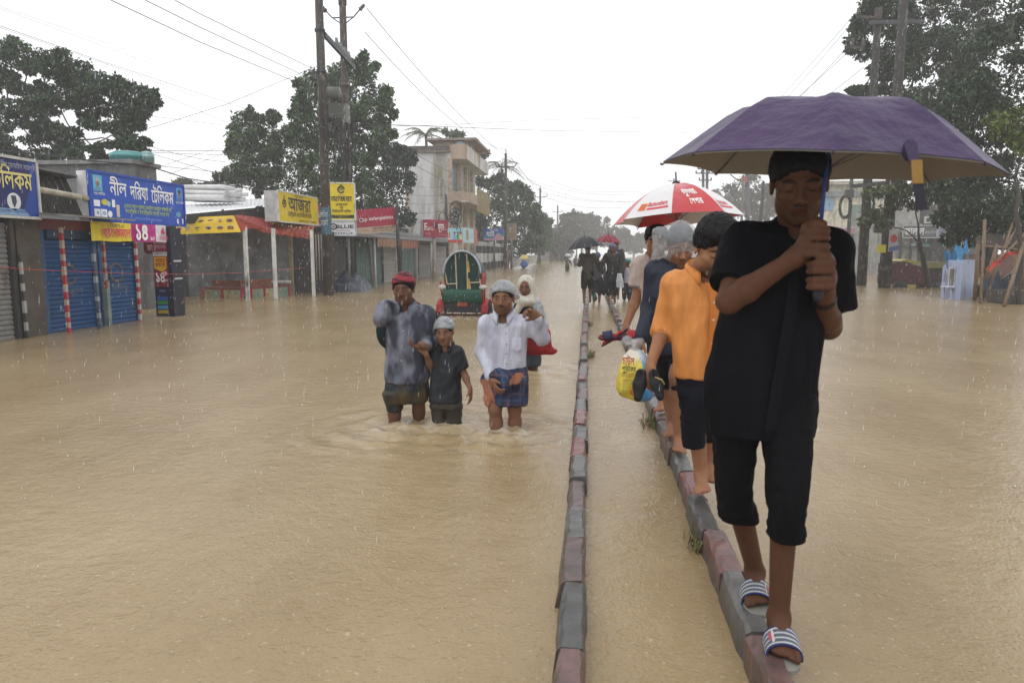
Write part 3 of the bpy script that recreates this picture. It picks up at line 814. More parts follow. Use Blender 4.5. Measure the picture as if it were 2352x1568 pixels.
 P.ring(mb, .10, .57, .055, .03, 2, 16, 40, 330, hexc('c9c9c9')); P.text(mb, 'ap', .19, .52, .17, .14, .012, col=hexc('d8d0c8')); P.disc(mb, .1, .58, .04, 3, 12, hexc('40405a'))
 P.text(mb, 'মামুন ইলেকট্রিক এন্ড স্যানেটারী', .66, .13, .09, .6, .006, col=hexc('2c2a28'), fit=.55); P.text(mb, 'asianpaints', .2, .12, .05, .2, col=hexc('b06060'))
 P.text(mb, 'বিল্ডিং সামগ্রী বিক্রেতা', .62, .04, .05, .5, col=hexc('6c5a50'))
 mb.build('lettering', PRINT, t)
 p = AY(916, 475, 28.4); mb = MB(); mb.tube([(p[0], p[1], -.3), (p[0] - .1, p[1], p[2])], .075, 8, col=(.025, .025, .03)); o = mb.build('sign_pole', METAL, t)
 # sign behind pole one
 a, b = AY(716, 535, 26.2), AY(760, 540, 27.2)
 t = thing('shop_sign', 'red and white sign mostly hidden behind the first utility pole', 'shop sign', tuple(a))
 P = Panel(a, b, AY(716, 466, 26.2)[2] - a[2])
 mb = MB(); mb.slab([P.p(0, 0, 0), P.p(1, 0, 0), P.p(1, 1, 0), P.p(0, 1, 0)][::-1], P.n, -.12, (.3, .3, .3)); mb.build('casing', PAINT, t)
 mb = MB(); P.rect(mb, 0, .33, 1, 1, 1, hexc('94342c')); P.rect(mb, 0, 0, 1, .33, 1, (.5, .47, .44)); mb.build('face', PRINT, t)
 mb = MB(); P.text(mb, 'AL', .40, .55, .25, .4, .02, col=(.7, .7, .7)); mb.build('lettering', PRINT, t)
mid_signs()
def shops_beyond():
 """stalls from the poles to the white building"""
 rr = random.Random(9)
 Y = 25.0
 specs = [  # y0, y1, wall colour, front kind, label
  (25.2, 28.2, (.03, .028, .028), 'doors', 'dark open stall behind the two utility poles', (.03, .03, .03)),
  (28.4, 32.0, (.05, .07, .06), 'doors', 'dark green boarded stall below the crimson paint sign', (.035, .10, .085)),
  (32.2, 35.4, (.10, .10, .10), 'shutter', 'stall with grey roller shutter and rust red awning cloth', (.33, .32, .30)),
  (35.6, 39.0, (.06, .07, .07), 'doors', 'green boarded stall with pale posts below the maroon sign', (.06, .15, .13)),
  (39.2, 43.5, (.12, .12, .12), 'shutter', 'stall with brown shutter under the pale blue advert', (.20, .19, .17)),
  (43.7, 48.0, (.12, .12, .12), 'shutter', 'stall with pale shutter under the white and blue box advert', (.27, .25, .23))]
 for (y0, y1, wc, kind, lb, fc) in specs:
  t = thing('market_stall', lb, 'stall', (-9.6, (y0 + y1) / 2, 0), group='stalls along the left roadside')
  mb = MB(); mb.box2(np.array([-13, y0, -.3]), np.array([-9.75, y1, 2.15]), wc); mb.build('wall', CONC, t)
  if kind == 'shutter':
   mb = MB(); shutter(mb, -9.68, y0 + .2, y1 - .2, -.1, 1.95, fc, .11); mb.build('shutter', METAL, t)
  else:
   n = int((y1 - y0) / .55)
   for k in range(n):
    a = y0 + .1 + (y1 - y0 - .2) * k / n; b = a + (y1 - y0 - .2) / n - .03
    mb = MB(); mb.box2(np.array([-9.74, a, -.2]), np.array([-9.66, b, 1.95]), tuple(np.array(fc) * rr.uniform(.7, 1.3))); mb.build('door_board', WOOD, t)
  mb = MB(); mb.slab([(-9.75, y0 - .1, 2.3), (-8.75, y0 - .1, 2.05), (-8.75, y1, 2.05), (-9.75, y1, 2.3)], (0, 0, 1), .04, (.12, .11, .11)); mb.build('eave', METAL, t)
  mb = MB(); mb.slab([(-9.7, y0 - .1, 2.34), (-9.7, y1, 2.34), (-13.2, y1, 2.9), (-13.2, y0 - .1, 2.9)], (0, 0, 1), .05, (.2, .2, .2)); mb.build('roof', METAL, t)
  for y in (y0 + .05, y1 - .2):
   mb = MB(); mb.tube([(-8.85, y, -.3), (-8.85 + rr.uniform(-.05, .05), y, 2.07)], .05, 7, col=rr.choice([(.4, .4, .38), (.3, .28, .25), (.12, .12, .12)])); mb.build('post', WOOD, t)
  if y0 in (28.4, 32.2):
   mb = MB(); c = (.30, .15, .08) if y0 < 30 else (.30, .10, .06)
   m = 12
   for k in range(m):
    a, b = y0 + (y1 - y0) * k / m, y0 + (y1 - y0) * (k + 1) / m
    mb.quad([(-8.72, a, 2.03), (-8.72, b, 2.03), (-8.72, b, 1.78 if y0 < 30 else 1.7), (-8.70, (a + b) / 2, 1.62), (-8.72, a, 1.78 if y0 < 30 else 1.7)], c if k % 2 else tuple(np.array(c) * .8))
   mb.build('valance', CLOTH, t)
 t = thing('tarp_covered_cart', 'heap under a dark blue tarpaulin between the two utility poles', 'covered cart', (-9.1, 25.6, 0))
 mb = MB(); V = []; F = []
 n, m = 18, 10
 for i in range(n + 1):
  for j in range(m + 1):
   x = -9.75 + 1.5 * j / m; y = 24.9 + 1.7 * i / n
   e = math.sin(math.pi * min(1, max(0, i / n))) ** .4 * math.sin(math.pi * j / m) ** .4
   z = -.2 + e * (.85 + .12 * math.sin(i * 1.3) + .1 * math.sin(j * 1.9 + i))
   V.append((x, y, z))
 for i in range(n):
  for j in range(m): F.append((i * (m + 1) + j, i * (m + 1) + j + 1, (i + 1) * (m + 1) + j + 1, (i + 1) * (m + 1) + j))
 mb.smooth = True; mb.add(V, F, (.02, .03, .05)); mb.build('tarpaulin', mat('wet_tarp', (0, 0, 0), .3, vcol=True, noise=.2, bump=.3, bscale=8), t)
 # signs further down
 a, b = AY(972, 545, 34.8), AY(1029, 543, 35.6)
 t, P, n = sign_box('shop_sign', 'maroon sign with thin white lettering and dark oval emblem', a, b, a[2], AY(972, 504, 34.8)[2], .35, hexc('8c2438'), (.32, .32, .32))
 mb = MB(); P.text(mb, 'F', .10, .40, .42, .1, .0, col=WHITE); P.text(mb, 'uad & Co.', .27, .40, .2, .3, .004, col=WHITE); P.text(mb, 'ফুয়াদ', .72, .42, .3, .25, .006, col=WHITE); P.text(mb, 'এন্ড কোং', .87, .38, .14, .2, .004, col=hexc('c09098'))
 P.disc(mb, .52, .68, .09, 2, 14, hexc('2a1c3c'), .16); P.text(mb, 'েমাবাইল', .2, .14, .1, .2, col=hexc('c09098')); P.text(mb, 'কেলজ েরাড বাজার', .78, .1, .07, .35, col=hexc('c09098')); mb.build('lettering', PRINT, t)
 mb = MB(); p = (a + b) / 2; mb.tube([(p[0] - .1, p[1] + .1, -.3), (p[0] - .1, p[1] + .1, a[2])], .09, 8, col=(.3, .27, .25)); mb.build('sign_pole', METAL, t)
 a, b = AY(1029, 557, 39.5), AY(1062, 556, 40)
 t, P, n = sign_box('advert_board', 'pale blue advert showing three small figures over an orange strip', a, b, a[2], AY(1029, 524, 39.5)[2], .3, hexc('9cc4d4'), (.5, .5, .5), 'advert')
 mb = MB(); P.rect(mb, 0, 0, 1, .2, 1, hexc('b83a24')); P.rect(mb, 0, .2, .2, .34, 1, hexc('d8c8d8'))
 for (x, c) in ((.45, hexc('5aa0c8')), (.68, hexc('3a9a50')), (.9, hexc('d8c870'))):
  P.poly(mb, [(x - .09, .22), (x + .09, .22), (x + .06, .52), (x - .06, .52)], 2, c); P.disc(mb, x, .62, .06, 2, 10, hexc('b08868'), .09); P.disc(mb, x, .70, .06, 2.5, 10, BLK, .05)
 P.poly(mb, [(.03, .3), (.14, .3), (.16, .75), (.05, .75)], 2, hexc('b08a40')); mb.build('print', PRINT, t)
 a, b = AY(1063, 557, 40.1), AY(1096, 562, 43.5)
 t, P, n = sign_box('advert_board', 'pale blue and white box advert with a red end panel over the shutters', a, b, a[2], AY(1063, 522, 40.1)[2], .3, hexc('a4c6cc'), (.5, .5, .5), 'advert')
 mb = MB(); P.rect(mb, .22, .2, .38, .85, 2, hexc('8a7468')); P.rect(mb, .45, .35, .7, .4, 2, hexc('5a98b8')); P.rect(mb, .45, .55, .75, .6, 2, hexc('70a8b8')); P.rect(mb, .76, 0, 1, 1, 2, hexc('b04030')); mb.build('print', PRINT, t)
 a, b = AY(1112, 552, 60.0), AY(1157, 551, 60.0)
 t, P, n = sign_box('shop_sign', 'bright blue sign with white lettering and a pink mountain', a, b, a[2], AY(1112, 525, 60)[2], .25, hexc('2258ac'), (.3, .3, .3))
 mb = MB(); P.rect(mb, 0, 0, 1, .16, 1, hexc('c090a8')); P.rect(mb, 0, .16, 1, .5, .6, hexc('2f7cae')); P.poly(mb, [(.45, .14), (.62, .5), (.72, .62), (.82, .5), (1, .22), (1, .14)], 1.2, hexc('c094a0'))
 P.text(mb, 'যাট', .32, .34, .32, .45, .02, col=WHITE, fit=.42); P.text(mb, 'মামা ভাগিনা', .48, .8, .12, .4, .006, col=WHITE); mb.build('lettering', PRINT, t)
 mb = MB(); p = (a + b) / 2; mb.tube([(p[0], p[1] + .15, -.3), (p[0], p[1] + .15, a[2])], .09, 8, col=(.1, .1, .1)); mb.build('sign_pole', METAL, t)
 a, b = AY(1164, 551, 62), AY(1186, 551, 62)
 t, P, n = sign_box('shop_sign', 'faded beige upright board right of the blue mountain sign', a, b, a[2], AY(1164, 513, 62)[2], .15, hexc('8c7c62'), (.25, .25, .25))
 mb = MB(); P.disc(mb, .4, .85, .13, 2, 12, hexc('5a5a6a'), .11)
 for k in range(5): P.rect(mb, .15, .15 + k * .12, .85, .19 + k * .12, 2, hexc('7c6c54'))
 mb.build('lettering', PRINT, t)
 mb = MB(); p = (a + b) / 2; mb.tube([(p[0], p[1] + .12, -.3), (p[0], p[1] + .12, a[2])], .1, 8, col=(.1, .1, .1)); mb.build('sign_pole', METAL, t)
shops_beyond()
def white_building():
 t = thing('concrete_house', 'three storey cream and white house with stained side wall and balconies', 'building', (-11.4, 55, 0))
 M = mat('stained_plaster', (1, 1, 1), .8, noise=.2, nscale=.7, vcol=True, dirt=((.16, .13, .06), .55, .55, (1.4, 1, .22)), bump=.1)
 PE = (.42, .32, .25); CR = (.58, .56, .52)
 x0, x1, y0, y1 = -13.15, -9.85, 50, 61
 mb = MB(); mb.box2(np.array([x0, y0, -.3]), np.array([x1, y1, 8.5]), (.60, .60, .60)); mb.build('wall', M, t)
 mb = MB()
 mb.box2(np.array([x0 - .02, y0 - .06, -.3]), np.array([x0 + .22, y0 - .002, 8.5]), (.55, .42, .3)); mb.box2(np.array([x1 - .2, y0 - .06, -.3]), np.array([x1 + .12, y0 - .002, 8.1]), PE); mb.build('corner_strip', PAINT, t)
 mb = MB(); mb.box2(np.array([x0 - .3, y0 - .2, 8.5]), np.array([x1, y1, 8.62]), (.2, .16, .14)); mb.box2(np.array([x0 - .3, y0 - .2, 8.62]), np.array([x1 - .05, y0 + .0, 8.95]), (.11, .09, .085)); mb.build('roof_edge', CONC, t)
 # balconies
 mb = MB(); mb.box2(np.array([x1 + .0, y0 + .05, 8.05]), np.array([-8.7, y0 + .2, 9.05]), PE); mb.box2(np.array([-8.82, y0 + .2, 8.05]), np.array([-8.7, y1, 9.05]), (.62, .60, .58)); mb.box2(np.array([x1, y0 + .2, 8.05]), np.array([-8.82, y1, 8.2]), CR); mb.build('parapet', M, t)
 for (z, c) in ((5.05, PE),):
  mb = MB(); V = []; F = []
  n = 10
  for k in range(n + 1):
   a = math.pi / 2 * k / n; V += [(x1 + .1 + 1.2 * math.sin(a), y0 + 1.2 - 1.3 * math.cos(a), z), (x1 + .1 + 1.2 * math.sin(a), y0 + 1.2 - 1.3 * math.cos(a), z + .72)]
  V += [(x1 + 1.3, y0 + 4, z), (x1 + 1.3, y0 + 4, z + .72)]
  for k in range(n + 1): F.append((2 * k, 2 * k + 2, 2 * k + 3, 2 * k + 1))
  mb.add(V, F, c); o = mb.build('balcony', M, t); md = o.modifiers.new('th', 'SOLIDIFY'); md.thickness = .12
  mb = MB(); mb.box2(np.array([x1, y0 + .1, z - .02]), np.array([x1 + 1.2, y1, z + .1]), CR); mb.build('floor_slab', M, t)
 mb = MB()
 for k in range(22):
  y = y0 + 4.2 + k * .31; mb.box2(np.array([-8.66, y, 4.6]), np.array([-8.6, y + .16, 6.4]), (.34, .27, .12))
 mb.build('railing', PAINT, t)
 mb = MB()
 for (a, b, z, h) in ((y0 + .35, y0 + 2.3, 5.95, 2.0), (y0 + 2.9, y0 + 4.6, 5.95, 1.9), (y0 + 5.6, y0 + 7.4, 5.95, 1.9), (y0 + .4, y0 + 2.2, 2.6, 2.1), (y0 + 3, y0 + 5, 2.6, 2.1)):
  MB().box2(np.array([x1, a, z]), np.array([x1 + .05, b, z + h]), (.05, .10, .10)).build('window', METAL, t)
 mb = MB()
 for y in (y0 + 2.6, y0 + 5.1, y0 + 8): mb.box2(np.array([x1 + .0, y, -.3]), np.array([x1 + .3, y + .35, 8.1]), (.50, .40, .28))
 mb.build('pilaster', PAINT, t)
 mb = MB(); mb.box2(np.array([x0 + 1.9, y0 + 1.2, 8.62]), np.array([-8.9, y1 - 3.5, 9.45]), (.48, .36, .24)); o = mb.build('rooftop_room', M, t)
 mb = MB(); mb.box2(np.array([x0 + 1.4, y0 + .6, 9.45]), np.array([-8.1, y1 - 3, 9.6]), (.30, .24, .2)); mb.build('rooftop_slab', CONC, o)
 mb = MB(); mb.tube([(-9.3, y0 + .9, 9.0), (-9.3, y0 + .75, 9.02)], [.45, .38], 16, col=(.3, .36, .4)); mb.build('satellite_dish', METAL, t)
 mb = MB(); mb.bar((x0 + .4, y0 - .08, 2.5), (x0 + .4, y0 - .08, 4.2), .12, .05, (.35, .28, .12)); mb.build('drain_pipe', PAINT, t)
 # low house behind, with pale gable
 t = thing('gabled_house', 'small grey house with pale gable beside the white stained wall', 'house', (-14, 44, 0))
 mb = MB(); mb.box2(np.array([-15.5, 42, -.3]), np.array([-12.2, 47, 3.1]), (.25, .25, .24)); mb.build('wall', CONC, t)
 mb = MB(); mb.slab([(-15.7, 41.9, 3.0), (-13.8, 41.9, 4.3), (-12.0, 41.9, 3.0)], (0, 1, 0), 5.2, (.3, .3, .31)); mb.build('roof', METAL, t)
white_building()
def fences():
 t = thing('painted_fence', 'fence of black and white banded pillars before the dark trees', 'fence', (-8.9, 64, 0))
 for k in range(7):
  y = 57 + k * 2.4
  mb = MB()
  for (z0, z1, c) in ((-.3, .62, (.03, .03, .03)), (.62, 1.4, (.62, .62, .6)), (1.4, 2.0, (.03, .03, .03)), (2.0, 2.35, (.5, .5, .48))):
   mb.box2(np.array([-9.2, y, z0]), np.array([-8.75, y + .8, z1]), c)
  mb.build('pillar', PAINT, t)
 mb = MB(); mb.box2(np.array([-9.1, 57.2, -.3]), np.array([-9.0, 74, 1.0]), (.06, .06, .06)); mb.box2(np.array([-9.1, 57.2, 1.5]), np.array([-9.0, 74, 1.75]), (.05, .05, .05)); mb.build('panel', CONC, t)
 t = thing('concrete_railing', 'low white post railing behind the yellow umbrella', 'railing', (-8, 90, 0))
 mb = MB(); mb.box2(np.array([-8.3, 74, .95]), np.array([-8.15, 112, 1.08]), (.45, .45, .43)); mb.build('top_rail', CONC, t)
 for k in range(26):
  mb = MB(); y = 74.2 + k * 1.45; mb.box2(np.array([-8.32, y, -.3]), np.array([-8.13, y + .4, .95]), (.42, .42, .40)); mb.build('post', CONC, t)
 t = thing('marker_post', 'orange red painted post before the dark trees', 'post', tuple(G(1163, 617)))
 g = G(1163, 617); mb = MB(); mb.box((g[0], g[1], .9), (.3, .3, 2.4), col=(.38, .10, .06)); mb.build('shaft', PAINT, t)
 for (px0, px1, y, h, lb, c) in ((1236, 1262, 118, 2.6, 'dim roadside hut at the far end beneath pale trees', (.16, .15, .15)), (1262, 1292, 135, 3.0, 'far grey hut with flat roof in the haze', (.18, .16, .15))):
  a, b = AY(px0, 590, y), AY(px1, 590, y)
  t = thing('roadside_hut', lb, 'hut', (float(a[0] + b[0]) / 2, y, 0))
  mb = MB(); mb.box2(np.array([a[0], y, -.3]), np.array([b[0], y + 14, h]), c); mb.build('wall', CONC, t)
  mb = MB(); mb.slab([(a[0] - .4, y - .4, h), (b[0] + .4, y - .4, h), (b[0] + .4, y + 14, h + .3), (a[0] - .4, y + 14, h + .3)], (0, 0, 1), .15, (.3, .3, .31)); mb.build('roof', METAL, t)
fences()
# ------------------------------------------------------------------ trees, palms
LEAF = mat('leaf', (.06, .08, .04), .45, vcol=True, spec=.12)
BARK = mat('wet_bark', (1, 1, 1), .75, noise=.4, nscale=5, vcol=True, stretch=(1, 1, .25), bump=.5, bscale=12)
def raw_mesh(name, V, F, col, mat_, parent=None, smooth=False):
 """V n x 3 (world), F m x k, col n x 3"""
 if parent is not None: V = to_local(V, parent)
 me = bpy.data.meshes.new(name)
 k = F.shape[1]
 me.vertices.add(len(V)); me.vertices.foreach_set('co', V.ravel())
 me.loops.add(F.size); me.loops.foreach_set('vertex_index', F.ravel().astype(np.int32))
 me.polygons.add(len(F)); me.polygons.foreach_set('loop_start', np.arange(0, F.size, k).astype(np.int32))
 if smooth: me.polygons.foreach_set('use_smooth', np.ones(len(F), bool))
 me.update(calc_edges=True)
 me.validate()
 if col is not None:
  ca = me.color_attributes.new('Col', 'FLOAT_COLOR', 'POINT')
  ca.data.foreach_set('color', np.concatenate([col, np.ones((len(col), 1))], 1).ravel())
 me.materials.append(mat_)
 o = bpy.data.objects.new(name, me); COL.objects.link(o)
 if parent is not None: o.parent = parent
 return o
def leaf_cloud(C, RAD, n, size, cols, seed, droop=.5):
 """leaf-sized folded blades scattered in clumps; C k x 3, RAD k x 3"""
 g = np.random.default_rng(seed)
 C = np.repeat(C, n, 0); k = len(C); RD = np.repeat(RAD, n, 0)
 d = g.normal(size=(k, 3)); d /= np.linalg.norm(d, axis=1)[:, None]
 rr = g.uniform(.25, 1.0, (k, 1)) ** .6
 lump = 1 + .35 * fbm(C * .9 + d * 1.3, 2)[:, None]
 P = C + d * rr * RD * lump
 ax = g.normal(size=(k, 3)); ax[:, 2] -= droop * 1.5; ax /= np.linalg.norm(ax, axis=1)[:, None]
 sd = np.cross(ax, g.normal(size=(k, 3))); sd /= np.linalg.norm(sd, axis=1)[:, None]
 nm = np.cross(ax, sd)
 L = size * g.uniform(.4, 1.45, (k, 1)); W = L * g.uniform(.20, .34, (k, 1))
 V = np.stack([P, P + ax * L * .5 + sd * W + nm * L * .08, P + ax * L, P + ax * L * .5 - sd * W + nm * L * .08], 1).reshape(-1, 3)
 F = np.arange(4 * k).reshape(-1, 4)
 cl = np.array(cols)[g.integers(0, len(cols), k)] * g.uniform(.65, 1.35, (k, 1))
 tone = 1 + .5 * fbm(P * .55 + 31, 2)[:, None]
 cl = cl * np.clip(tone, .5, 1.6)
 return V, F, np.repeat(cl, 4, 0)
def limb(mb, a, b, r0, r1, rnd, seg=6, wob=.08, col=(.05, .042, .035)):
 a, b = np.array(a, float), np.array(b, float); L = np.linalg.norm(b - a)
 pts = [];
 for i in range(seg + 1):
  f = i / seg
  p = a + (b - a) * f
  p[2] += L * .10 * math.sin(math.pi * f)
  if 0 < i < seg: p = p + np.array([rnd.gauss(0, wob), rnd.gauss(0, wob), rnd.gauss(0, wob)]) * L * .25
  pts.append(p)
 mb.tube(pts, [r0 + (r1 - r0) * i / seg for i in range(seg + 1)], 7, col=col)
 return pts
GREENS = [(.055, .105, .042), (.042, .076, .038), (.072, .125, .05), (.034, .06, .034), (.095, .14, .055)]
DARKS = [(.026, .05, .03), (.036, .064, .036), (.02, .036, .025), (.05, .08, .034)]
def tree(label, base, y0, clumps, n, size, cols, seed, trunk_r=.3, spread=2.0, group=None, fork=None, droop=.5, name='broadleaf_tree', depth=.7, fine=1.0):
 """clumps: (px, py, rx, ry) in picture points, at Y = y0 +- spread"""
 rnd = random.Random(seed)
 t = thing(name, label, 'tree', (float(base[0]), float(base[1]), 0), group=group)
 C, RD = [], []
 for (px, py, rx, ry) in clumps:
  y = y0 + rnd.uniform(-spread, spread)
  C.append(AY(px, py, y)); s_ = y / FPX
  RD.append((rx * s_ * .86, depth * (rx + ry) * .5 * s_, ry * s_ * .86))
  for _ in range(2):
   a = rnd.uniform(0, 6.28); q = rnd.uniform(.75, 1.15); y2 = y + rnd.uniform(-.4, .4) * spread
   C.append(AY(px + rx * q * math.cos(a), py - ry * q * math.sin(a), y2)); RD.append((rx * s_ * .40, rx * s_ * .40, ry * s_ * .40))
 C, RD = np.array(C), np.array(RD)
 V, F, c = leaf_cloud(C, RD, int(n * fine ** 1.7), size * .80 / fine, cols, seed, droop)
 raw_mesh('crown', V, F, c, LEAF, t)
 mb = MB()
 top = np.array(fork if fork is not None else [C[:, 0].mean() * .6 + base[0] * .4, C[:, 1].mean(), C[:, 2].min() * .6 + C[:, 2].mean() * .4 - 1])
 b0 = np.array([base[0], base[1], -.4])
 limb(mb, b0, top, trunk_r, trunk_r * .75, rnd, wob=.03)
 mains = []
 C = C[::3]
 order = sorted(range(len(C)), key=lambda i: np.linalg.norm(C[i] - top))
 nodes = [top]
 for i in order:
  j = min(range(len(nodes)), key=lambda q: np.linalg.norm(nodes[q] - C[i]) + .3 * np.linalg.norm(nodes[q] - top))
  L = np.linalg.norm(C[i] - nodes[j])
  limb(mb, nodes[j], C[i], max(.03, trunk_r * .45 / (1 + .25 * len(nodes))), .02, rnd, 5)
  nodes.append(C[i])
 mb.build('trunk', BARK, t)
 return t
tree('wide flat-topped rain tree spreading over the shops at the left edge', AY(-40, 400, 28), 28,
     [(0, 105, 40, 22), (40, 108, 40, 20), (90, 128, 40, 22), (140, 138, 42, 22), (185, 155, 40, 22), (228, 182, 36, 24), (262, 205, 32, 22), (300, 205, 34, 20), (335, 222, 24, 18), (350, 240, 14, 14),
      (5, 145, 34, 24), (60, 150, 36, 16), (120, 168, 36, 16), (170, 180, 34, 20), (215, 205, 36, 22), (275, 238, 40, 20), (318, 248, 24, 16), (-10, 190, 20, 26), (15, 178, 26, 14),
      (140, 205, 40, 22), (200, 235, 34, 16), (240, 255, 40, 16), (290, 268, 34, 16), (320, 288, 16, 12), (100, 205, 20, 18), (45, 195, 20, 12),
      (20, 240, 44, 22), (70, 235, 40, 18), (115, 225, 34, 14), (30, 275, 44, 22), (80, 270, 40, 20), (125, 290, 32, 14), (165, 300, 26, 10), (215, 285, 26, 12), (255, 290, 36, 18), (290, 310, 34, 20), (322, 328, 16, 12), (305, 345, 26, 18), (320, 352, 14, 14),
      (10, 320, 34, 22), (75, 320, 40, 16), (130, 315, 40, 20), (165, 325, 34, 20), (100, 350, 50, 18), (40, 355, 44, 18), (170, 355, 34, 20), (215, 340, 24, 10), (235, 362, 22, 10), (135, 380, 36, 14), (280, 330, 30, 14), (195, 375, 26, 10), (60, 380, 40, 12), (150, 238, 30, 14), (118, 255, 26, 12), (178, 222, 30, 14), (210, 262, 26, 12), (60, 205, 34, 14), (130, 352, 34, 14), (90, 300, 34, 14), (-30, 260, 40, 80), (-40, 160, 40, 50)],
     230, .26, DARKS + GREENS[:2], 11, fine=1.4, trunk_r=.5, spread=2.2, name='rain_tree')
tree('pale green roundish tree standing left of the utility poles', AY(590, 470, 37), 37,
     [(560, 272, 38, 22), (605, 285, 42, 26), (545, 318, 34, 28), (595, 330, 50, 34), (640, 318, 34, 30), (555, 365, 36, 30), (610, 375, 46, 36), (650, 370, 36, 36), (540, 405, 34, 22), (590, 415, 44, 26), (640, 420, 44, 30), (572, 262, 14, 14), (625, 262, 16, 14), (575, 300, 30, 26), (560, 340, 40, 30), (625, 345, 40, 30), (530, 345, 16, 18)],
     260, .30, GREENS, 12, fine=1.4, trunk_r=.25, spread=2.5)
tree('tall leafy tree rising behind the two utility poles', AY(790, 480, 36), 36,
     [(785, 165, 40, 28), (830, 148, 26, 24), (845, 172, 26, 24), (718, 180, 34, 26), (700, 205, 26, 22), (760, 200, 50, 30), (690, 232, 22, 22), (735, 240, 44, 30), (800, 225, 50, 34), (860, 215, 34, 30), (884, 238, 26, 28), (850, 262, 46, 28), (880, 282, 22, 18), (790, 275, 50, 30), (725, 280, 40, 24),
      (695, 265, 26, 22), (690, 305, 30, 20), (740, 310, 50, 30), (800, 310, 50, 30), (700, 345, 44, 30), (760, 355, 54, 34), (820, 350, 50, 34), (690, 385, 44, 34), (750, 400, 54, 36), (815, 400, 54, 36), (695, 430, 44, 34), (755, 445, 54, 34), (820, 450, 54, 36), (870, 310, 30, 24), (800, 190, 40, 30), (745, 215, 40, 30), (770, 255, 60, 30), (770, 330, 70, 30), (850, 420, 30, 40)],
     270, .31, GREENS, 13, fine=1.4, trunk_r=.35, spread=2.5)
tree('dense dark tree between the poles and the white house', AY(890, 520, 44), 44,
     [(865, 335, 26, 22), (890, 345, 30, 24), (920, 348, 24, 20), (940, 362, 14, 14), (870, 380, 40, 34), (915, 385, 34, 34), (875, 430, 44, 40), (915, 435, 36, 40), (870, 480, 46, 40), (915, 490, 36, 40), (830, 480, 40, 40), (905, 365, 34, 24), (860, 510, 50, 26), (900, 520, 40, 26)],
     330, .34, DARKS, 14, fine=1.4, trunk_r=.3, spread=2.0)
tree('small blurred tree over the plastic pipe stack', AY(520, 450, 60), 60,
     [(500, 405, 14, 10), (530, 400, 18, 12), (515, 420, 26, 12), (545, 418, 22, 14), (420, 415, 16, 8), (405, 420, 14, 8), (480, 425, 16, 8)], 170, .4, [(.05, .07, .05), (.06, .075, .055)], 15, trunk_r=.15, spread=2)
tree('dense dark tree mass right of the white house, over the painted fence', AY(1160, 600, 72), 72,
     [(1120, 420, 20, 14), (1140, 412, 18, 14), (1165, 425, 22, 16), (1195, 432, 20, 14), (1215, 450, 16, 14), (1130, 450, 30, 22), (1165, 455, 32, 24), (1200, 465, 28, 22), (1120, 490, 32, 26), (1160, 495, 36, 28), (1205, 495, 32, 26), (1232, 490, 16, 20), (1125, 535, 36, 28), (1170, 535, 36, 28), (1210, 530, 32, 28), (1238, 520, 14, 18), (1140, 570, 40, 22), (1190, 570, 34, 24), (1220, 565, 24, 20), (1110, 560, 24, 30), (1100, 510, 12, 22)],
     330, .42, DARKS + GREENS[:1], 16, trunk_r=.4, spread=5)
tree('mid green tree leaning over the far left kerbside', AY(1236, 600, 92), 92,
     [(1235, 495, 14, 12), (1250, 510, 16, 14), (1228, 520, 18, 16), (1245, 535, 20, 18), (1262, 535, 10, 14), (1235, 560, 22, 16), (1215, 545, 16, 20), (1255, 560, 14, 12)], 330, .42, GREENS[:3], 17, trunk_r=.3, spread=4)
def palm(label, top, base_y, L, n, seed, hang=.9, name='coconut_palm'):
 rnd = random.Random(seed); top = np.array(top)
 t = thing(name, label, 'palm', (float(top[0]) + .4, float(top[1]), 0), group=None)
 mb = MB(); limb(mb, (top[0] + .4, top[1], -.3), top, .2, .12, rnd, wob=.01, col=(.10, .09, .075)); mb.build('trunk', BARK, t)
 mb = MB()
 for k in range(n):
  a = 2 * math.pi * k / n + rnd.uniform(-.2, .2); el = rnd.uniform(.1, 1.2)
  d = np.array([math.cos(a), math.sin(a), 0]); prev = top
  pts = []
  m = 14
  for i in range(m + 1):
   f = i / m; pts.append(top + d * L * f * math.cos(el * (1 - f * .3)) + np.array([0, 0, L * (math.sin(el) * f - hang * f * f * .8)]))
  mb.tube(pts, [.03 - .02 * i / m for i in range(m + 1)], 4, col=(.12, .13, .05))
  for i in range(1, m):
   for q in range(2):
    p = pts[i] + (pts[i + 1] - pts[i]) * q * .5
    s_ = np.cross(d, (0, 0, 1)); w_ = L * .24 * math.sin(math.pi * (i + .6) / (m + 1))
    for sg in (-1, 1):
     e = p + s_ * sg * w_ * .8 + d * w_ * .4 + np.array([0, 0, -w_ * rnd.uniform(.25, .6)])
     mb.add([p, p + d * .07, e], [(0, 1, 2)], tuple(np.array(rnd.choice([(.06, .08, .035), (.08, .10, .05), (.05, .06, .035)]))))
 mb.build('fronds', LEAF, t)
palm('coconut palm looking over the roof of the white house', AY(978, 312, 62), 0, 2.6, 15, 3)
palm('pale coconut palm behind the tall far pole', AY(1152, 385, 84), 0, 3.0, 16, 4)
tree('papaya tree top sticking up behind the balconies of the white house', AY(1098, 380, 70), 70, [(1098, 338, 14, 10), (1090, 348, 10, 6), (1110, 352, 10, 6), (1104, 366, 8, 6)], 60, .5, GREENS[1:3], 18, trunk_r=.12, spread=1, name='papaya_tree')
tree('papaya tree top showing over the rooftop room of the white house', AY(1045, 330, 68), 68, [(1030, 304, 9, 6), (1045, 310, 12, 6), (1060, 312, 8, 5)], 50, .5, GREENS[1:3], 19, trunk_r=.12, spread=1, name='papaya_tree')
